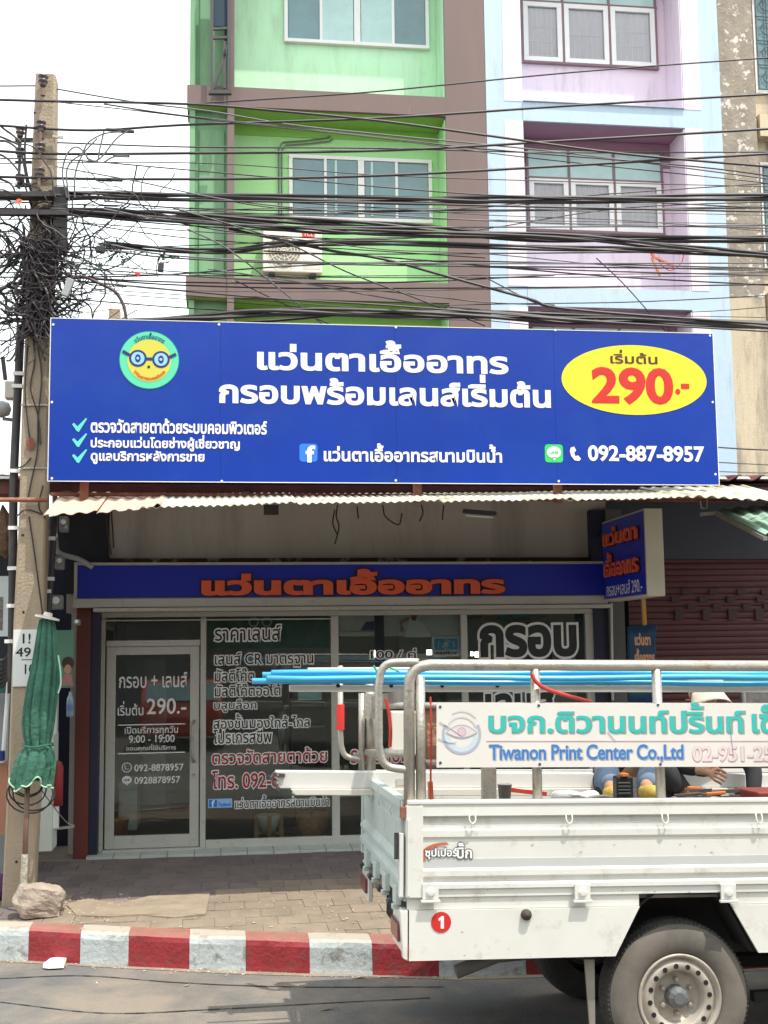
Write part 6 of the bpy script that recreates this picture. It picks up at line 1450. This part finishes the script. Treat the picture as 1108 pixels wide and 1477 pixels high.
# bucket, tools, bag
fl = zb
c = tp(730, 1150, .35); bk = tthing('grey_cup_bucket', 'small grey tapered bucket standing behind the truck side panel', 'bucket', (c.x, .35, T(730, 1162, .35).z))
MB().lathe([(0, 0), (.026, 0), (.036, .10), (.039, .10), (.036, .105), (.034, .10), (.025, .01)], (0, 0, 0), 20).build('body', mat('bucket_grey', (.28,.26,.25), .5), bk, world=False, smooth=True)
ZV = tz(1166)-.0
tobj(MB().beam(tp(738, 1140, .45), tp(790, 1146, .45), .03, .02), 'red_tool_bar', redtape, 'upper red plastic bar lying in the truck bed right of the bucket', 'tool')
tobj(MB().beam(tp(735, 1157, .4), tp(762, 1159, .4), .05, .02), 'red_tool_case', redtape, 'lower red tray beside the bucket in the truck bed', 'tool', bevel=.006)
def crumple(nm, lab, pts, dy, m, cat, seed, amp=.02, th=.08):
    random.seed(seed); q = MB(); n_ = len(pts); cx_ = sum(p_[0] for p_ in pts)/n_; cy_ = sum(p_[1] for p_ in pts)/n_
    rings = [1, .75, .45, .2]
    for k, s_ in enumerate(rings):
        for x, y in pts:
            e = tp(cx_+(x-cx_)*s_, cy_+(y-cy_)*s_, dy-th*(1-s_)); q.v.append(e+Vector((random.uniform(-amp, amp)*.5, random.uniform(-amp, amp), random.uniform(-amp, amp)*.5)))
    for k in range(3):
        for i in range(n_): a = k*n_+i; b = k*n_+(i+1) % n_; q.f.append((a, b, b+n_, a+n_))
    q.f.append(tuple(3*n_+i for i in range(n_)))
    return tobj(q, nm, m, lab, cat, sub=1, smooth=True, solid=.004)
crumple('white_plastic_bag', 'crumpled white plastic bag lying in the truck bed, left of the seated worker', [(796,1160),(797,1148),(802,1140),(812,1143),(822,1139),(836,1145),(850,1142),(866,1138),(872,1150),(870,1162),(840,1164)], .55, mat('white_bag', (.80,.80,.80), .4), 'bag', 2, .02)
tobj(MB().tube(smooth_path([tp(845, 1157, .4), tp(860, 1160, .38), tp(880, 1160, .4), tp(890, 1153, .45), tp(872, 1150, .5), tp(852, 1153, .48), tp(848, 1160, .42), tp(870, 1163, .38)], 5), .011, 8), 'grey_hose', mat('grey_hose', (.17,.15,.13), .7), 'short coil of grey hose at the left foot of the seated worker', 'hose')
dr = tthing('black_tool_holster', 'black cordless tool standing upright with an orange button, between the worker feet', 'tool', tp(903, 1163, .3)); e0 = tp(903, 1163, .3)
def loc(px, py, dy): return tp(px, py, dy)-e0
q = MB(); a, b = loc(891, 1160, .3), loc(915, 1120, .3); q.box(a.x, b.x, -.02, .05, a.z, b.z); q.build('body', blackm, dr, world=False, bevel=.008)
a, b = loc(895, 1148, .27), loc(912, 1128, .27); q = MB()
for k in range(4): z_ = a.z+(b.z-a.z)*(k+.2)/4; q.box(a.x, b.x, -.035, -.021, z_, z_+(b.z-a.z)*.16)
q.build('ribs', mat('tool_grey', (.06,.065,.07), .5), dr, world=False, bevel=.003)
a, b = loc(899, 1121, .28), loc(909, 1116, .28); MB().box(a.x, b.x, -.03, .02, a.z, b.z).build('button', mat('orange_button', (.65,.2,.05), .5), dr, world=False, bevel=.003)
q = MB()
for k in range(9):
    random.seed(40+k); x = 972+random.uniform(0, 95); y = 1146-random.uniform(0, 3)-(k % 3)*3.5; L_ = random.uniform(30, 60); q.beam(tp(x, y+4, .45+.03*k), tp(x+L_, y+2+random.uniform(-2, 4), .4+.03*k), .03, .012)
tobj(q, 'tool_tray', mat('dark_tools', (.11,.09,.09), .6, var=.4, scale=15), 'flat tray of dark hand tools in the truck bed under the banner', 'tool tray')
for i, (xa, ya, xb, yb_, lab) in enumerate(((995, 1137, 1014, 1138, 'short orange handle at the left of the tool tray'), (1022, 1146, 1050, 1144, 'longer orange handle at the right of the tool tray'))):
    tobj(MB().beam(tp(xa, ya, .38), tp(xb, yb_, .38), .02, .016), 'orange_tool_handle', mat('orange_button', (.65,.2,.05), .5), lab, 'tool handle', 'orange handles on the tool tray', bevel=.004)
tobj(MB().box(tp(1085, 1150, .5).x, tp(1160, 1150, .5).x, .4, .7, tp(1085, 1165, .5).z, tp(1085, 1141, .5).z), 'dark_red_toolbox', mat('dark_red_plastic', (.22,.04,.035), .5, var=.25), 'dark red toolbox at the right edge of the truck bed', 'toolbox', bevel=.008)

# ------------------------------------------------------------------ the two workers in the truck bed
def skin_mesh(nm, chains, m, parent, root=0, sub=2):
    """one continuous surface grown round joined chains [(point, radius), ...]; chains share points by position"""
    bm = bmesh.new(); lay = bm.verts.layers.skin.verify(); idx = {}
    def V(p_, r):
        k = tuple(round(c, 4) for c in p_)
        if k not in idx:
            v = bm.verts.new(p_); v[lay].radius = (r, r) if not isinstance(r, tuple) else r; v[lay].use_root = (len(idx) == root); idx[k] = v
        return idx[k]
    for ch in chains:
        vs = [V(Vector(p_), r) for p_, r in ch]
        for a, b in zip(vs, vs[1:]):
            if bm.edges.get((a, b)) is None and a != b: bm.edges.new((a, b))
    d = bpy.data.meshes.new(nm); bm.to_mesh(d); bm.free(); d.materials.append(m)
    o = bpy.data.objects.new(nm, d); col.objects.link(o); o.parent = parent
    md = o.modifiers.new('skin', 'SKIN'); md.use_smooth_shade = True
    s2 = o.modifiers.new('sub', 'SUBSURF'); s2.levels = sub; s2.render_levels = sub
    return o
def worker(lab, J, cloth_top, cloth_leg, hand_on=True, hair=True):
    """J: joints in the truck frame"""
    w = bpy.data.objects.new('person', None); col.objects.link(w); w.matrix_world = TM @ Matrix.Translation(J['pelvis']); ORG[w.name] = None
    setp(w, lab, 'person'); o_ = Vector(J['pelvis']); G = {k: Vector(v)-o_ for k, v in J.items()}
    def mid(a, b, t=.5): return G[a].lerp(G[b], t)
    ch = [[(G['pelvis'], .105), (mid('pelvis', 'chest'), .10), (G['chest'], .12), (G['neck'], .05), (G['head']-Vector((0, 0, .05)), .062), (G['head']+Vector((0, 0, .03)), .082), (G['head']+Vector((0, 0, .085)), .055)]]
    for s in 'LR':
        ch.append([(G['chest'], .12), (G['sh'+s], .06), (mid('sh'+s, 'el'+s), .048), (G['el'+s], .04), (mid('el'+s, 'ha'+s, .4), .036), (G['ha'+s], .026)])
        ch.append([(G['pelvis'], .105), (G['hip'+s], .085), (mid('hip'+s, 'kn'+s), .075), (G['kn'+s], .055), (mid('kn'+s, 'an'+s, .4), .052), (G['an'+s], .035), (G['to'+s], .03)])
        h = G['ha'+s]; fdir = (h-G['el'+s]).normalized(); side = fdir.cross(Vector((0, -1, .2))).normalized(); dn = fdir.cross(side).normalized()
        if dn.z > 0: dn = -dn
        palm = h+fdir*.05; ch.append([(h, .026), (palm, (.030, .018))])
        for k, (sp_, ln) in enumerate(((-.030, .062), (-.010, .075), (.010, .070), (.028, .055))):
            a = palm+side*sp_*.9; b = a+fdir*ln*.5+dn*.008+side*sp_*.25; c = b+fdir*ln*.3+dn*.028; d = c+fdir*.004+dn*.022
            ch.append([(palm, (.030, .018)), (a+fdir*.012, .010), (b, .009), (c, .008), (d, .006)])
        t0 = h+fdir*.02; ch.append([(h, .026), (t0-side*.032+dn*.012, .012), (t0-side*.046+fdir*.03+dn*.03, .010), (t0-side*.040+fdir*.055+dn*.042, .008)])
    skin_mesh('body', ch, skin, w)
    E_ = .016
    top = [[(G['pelvis']+Vector((0, 0, .02)), .12), (mid('pelvis', 'chest'), .118), (G['chest'], .136), (G['chest'].lerp(G['neck'], .6), .075)]]
    for s in 'LR': top.append([(G['chest'], .136), (G['sh'+s], .076), (mid('sh'+s, 'el'+s), .062), (G['el'+s], .054)] + ([(mid('el'+s, 'ha'+s, .5), .047), (mid('el'+s, 'ha'+s, .85), .040)] if J.get('long') is None or True else []))
    skin_mesh('shirt', top, cloth_top, w)
    leg = [[(G['pelvis'], .122), (G['pelvis']+Vector((0, 0, .05)), .12)]]
    for s in 'LR': leg.append([(G['pelvis'], .122), (G['hip'+s], .100), (mid('hip'+s, 'kn'+s), .088), (G['kn'+s], .070), (mid('kn'+s, 'an'+s, .4), .072), (mid('kn'+s, 'an'+s, .93), .064)])
    skin_mesh('trousers', leg, cloth_leg, w)
    hd = G['head']
    q = MB(); q.lathe([(0, .125), (.05, .118), (.082, .09), (.094, .04), (.094, .0), (.08, -.03)], tuple(hd+Vector((0, .012, .01))), 20); q.build('hair', mat('black_hair', (.012,.010,.009), .6), w, world=False, smooth=True)
    f = -.088
    q = MB(); q.lathe([(0, -.022), (.010, -.012), (.014, .004), (0, .02)], tuple(hd+Vector((0, f-.008, -.012))), 10); q.build('nose', skin, w, world=False, smooth=True)
    q = MB()
    for sx in (-.03, .03): q.lathe([(0, -.009), (.008, -.007), (.011, 0), (.008, .007), (0, .009)], tuple(hd+Vector((sx, f+.014, .012))), 10, 'Y')
    q.build('eyes', mat('eye_dark', (.03,.02,.02), .3), w, world=False)
    MB().box(hd.x-.022, hd.x+.022, f+.006, f+.02, hd.z-.045, hd.z-.038).build('mouth', mat('lip', (.25,.10,.08), .5), w, world=False)
    for sx in (-.088, .088): MB().lathe([(0, -.03), (.01, -.025), (.014, .0), (.01, .022), (0, .03)], tuple(hd+Vector((sx, .01, 0))), 8).build('ear', skin, w, world=False, smooth=True)
    return w, G
fz = zb+.0
def J_(px, py, dy): return tuple(tp(px, py, dy))
ya = 1.36
pz = tp(905, 1150, ya); S = Vector((pz.x, ya, fz+.13))
def rel(dx, dy, dz): return tuple(S+Vector((dx, dy, dz)))
an_l, an_r = J_(884, 1140, .66), J_(934, 1138, .66)
JA = dict(pelvis=rel(0, 0, 0), chest=rel(0, -.10, .34), neck=rel(0, -.22, .47), head=rel(0, -.33, .52), shL=rel(-.18, -.12, .40), shR=rel(.18, -.12, .40),
          elL=rel(-.24, -.32, .22), elR=rel(.26, -.30, .22), haL=rel(-.07, -.46, .20), haR=rel(.10, -.46, .20),
          hipL=rel(-.10, -.04, .0), hipR=rel(.10, -.04, .0), knL=J_(876, 1102, .98), knR=J_(946, 1100, .98), anL=an_l, anR=an_r,
          toL=(an_l[0]-.0, an_l[1]-.12, an_l[2]-.02), toR=(an_r[0]+.03, an_r[1]-.12, an_r[2]-.02))
wA, GA = worker('worker in black shirt, blue jeans and yellow shoes, face hidden behind the banner', JA, shirt_m, jeans)
for s in 'LR':
    an, to = GA['an'+s], GA['to'+s]
    skin_mesh('shoe', [[(an+Vector((0, .05, -.02)), .045), (an.lerp(to, .5)+Vector((0, 0, -.01)), .050), (to, .043)]], mat('yellow_shoe', (.50,.35,.06), .6, var=.3, scale=20, c2=(.2,.15,.08), f2=.6, s2=12), wA)
hb_ = tp(1022, 995, 1.05)
HB = Vector((hb_.x, 1.05, hb_.z)); PB = Vector((HB.x+.02, 1.38, fz+.22))
hand = tp(1018, 1113, .85)
JB = dict(pelvis=tuple(PB), chest=(HB.x+.01, 1.20, HB.z-.30), neck=(HB.x, 1.10, HB.z-.13), head=(HB.x, 1.05, HB.z-.02), shL=(HB.x-.19, 1.14, HB.z-.25), shR=(HB.x+.19, 1.14, HB.z-.25),
          elL=(HB.x-.22, .98, HB.z-.42), elR=(HB.x+.28, 1.05, HB.z-.46), haL=tuple(hand), haR=(HB.x+.22, .95, HB.z-.62),
          hipL=tuple(PB+Vector((-.10, -.03, 0))), hipR=tuple(PB+Vector((.10, -.03, 0))), knL=J_(950, 1092, .95), knR=(HB.x+.24, 1.0, fz+.30), anL=J_(988, 1145, .98), anR=(HB.x+.20, 1.18, fz+.08),
          toL=J_(1000, 1150, .9), toR=(HB.x+.20, 1.06, fz+.04))
wB, GB = worker('crouching worker in a cream cap and dark clothes, cap showing above the banner', JB, shirt_m, mat('charcoal_trousers', (.045,.045,.05), .9, var=.2))
hd = GB['head']
q = MB(); q.lathe([(0, .135), (.05, .130), (.085, .105), (.100, .06), (.101, .02)], tuple(hd+Vector((0, .0, .01))), 24)
cap = q.build('cap', mat('cream_cap', (.52,.45,.36), .8, var=.12, scale=14), wB, world=False, smooth=True, solid=.004)
q = MB(); N = 14
for j in range(5):
    for i in range(N+1):
        t = -1.25+2.5*i/N; r_ = .100+.075*j/4*math.cos(t*.95); x = (r_)*math.sin(t); y = -r_*math.cos(t)-.02*(j/4)
        z = .03 - .060*(j/4) - .075*(math.sin(t)**2)*(.4+.6*j/4); q.v.append(hd+Vector((x, y, z+.0)))
for j in range(4):
    for i in range(N): a = j*(N+1)+i; q.f.append((a, a+1, a+N+2, a+N+1))
q.build('cap_peak', mat('cream_cap', (.52,.45,.36)), cap, world=False, smooth=True, solid=.004)

# ------------------------------------------------------------------ litter on the road
lt = thing('white_foam_scrap', 'folded white foam scrap lying on the road against the left kerb stones', 'litter', at(80, 1392, Z=.0)); c = at(80, 1391, Z=.03)
q = MB(); P = [(62,1396),(72,1388),(97,1384),(92,1396),(70,1397)]; A_ = [at(x, y, Z=.012) for x, y in P]; q.add([tuple(p_) for p_ in A_]+[tuple(p_+Vector((0, .02, .022))) for p_ in A_], [(0,1,2,3,4), (5,6,7,8,9)]+[(i, (i+1) % 5, 5+(i+1) % 5, 5+i) for i in range(5)]); q.build('scrap', paper, lt)
for i, (px, py, s_, c, lb) in enumerate(((520, 1411, .05, (.42,.30,.18), 'dry brown leaf on the road right at the kerb foot'), (472, 1457, .05, (.30,.13,.07), 'curled reddish leaf on the road near the bottom centre'), (270, 1423, .035, (.5,.45,.25), 'small yellowish leaf on the road below the third kerb stone'), (374, 1404, .02, (.75,.73,.7), 'small white scrap on the road near the middle kerb stones'), (320, 1456, .03, (.6,.58,.52), 'pale paper scrap on the road at the bottom'), (140, 1420, .02, (.7,.68,.62), 'tiny pale scrap on the road left of centre'))):
    c_ = at(px, py, Z=0); a = i*1.3; d = Vector((math.cos(a*.3), .3*math.sin(a), 0))*s_; w = Vector((.2, .6, 0))*s_*.6
    o = MB().add([c_-d+Vector((0, 0, .006)), c_-w+Vector((0, 0, .012)), c_+d+Vector((0, 0, .02)), c_+w+Vector((0, 0, .008))], [(0, 1, 2), (0, 2, 3)]).build('dry_leaf' if i < 3 else 'paper_scrap', mat('litter_%d' % i, c, .8)); setp(o, lb, 'leaf' if i < 3 else 'litter')
# ------------------------------------------------------------------ the other side of the street (seen only as a reflection in the shop glass)
op = thing('opposite_shophouse_row', 'plain grey brown shophouse row across the street, seen dimly in the shop glass', 'building', (2, -9.5, 0))
MB().box(-22, 26, -16, -9.5, 0, 8.5).build('wall', mat('opposite_wall', (.17,.165,.155), .9, var=.4, scale=.6), op)
q = MB(); q.box(-22, 26, -9.5, -7.6, 3.1, 3.25); q.build('canopy', mat('opposite_canopy', (.12,.13,.14), .8), op)
for k in range(11): MB().box(-21+k*4.3, -18+k*4.3, -9.49, -9.4, .2, 2.8).build('shutter', mat('opposite_shutter', (.16,.17,.19), .7, var=.2), op)
cx_ = at(262, 1035, 25.9).x
car = thing('red_hatchback', 'red hatchback parked across the street, reflected in the shop door', 'car', (cx_, -2.6, 0)); carm = mat('car_red', (.45,.02,.03), .3, coat=.5)
q = MB(); pr = [(-2.2, .3), (-6.2, .3), (-6.3, .7), (-5.4, .85), (-4.7, 1.42), (-2.9, 1.45), (-2.3, 1.0), (-2.15, .7)]
vs = [(cx_-.85, y, z) for y, z in pr]+[(cx_+.85, y, z) for y, z in pr]; n_ = len(pr); q.add(vs, [tuple(range(n_)), tuple(range(2*n_-1, n_-1, -1))]+[(i, n_+i, n_+(i+1) % n_, (i+1) % n_) for i in range(n_)]); q.build('body', carm, car, bevel=.08)
MB().add([(cx_-.7, -2.72, 1.38), (cx_+.7, -2.72, 1.38), (cx_+.75, -2.28, 1.03), (cx_-.75, -2.28, 1.03)], [(0, 1, 2, 3)]).build('rear_window', pane_t, car)
for sx in (-1, 1):
    MB().box(cx_+sx*.62-.13, cx_+sx*.62+.13, -2.16, -2.1, .72, .92).build('tail_lamp', mat('tail_red', (.6,.02,.02), .3), car)
    for yy in (-3.0, -5.4): MB().lathe([(0, -.09), (.30, -.09), (.32, -.05), (.32, .09), (0, .1)], (cx_+sx*.78, yy, .32), 20, 'X').build('wheel', tread, car)

# ------------------------------------------------------------------ tidy
bpy.data.objects.remove(_co)
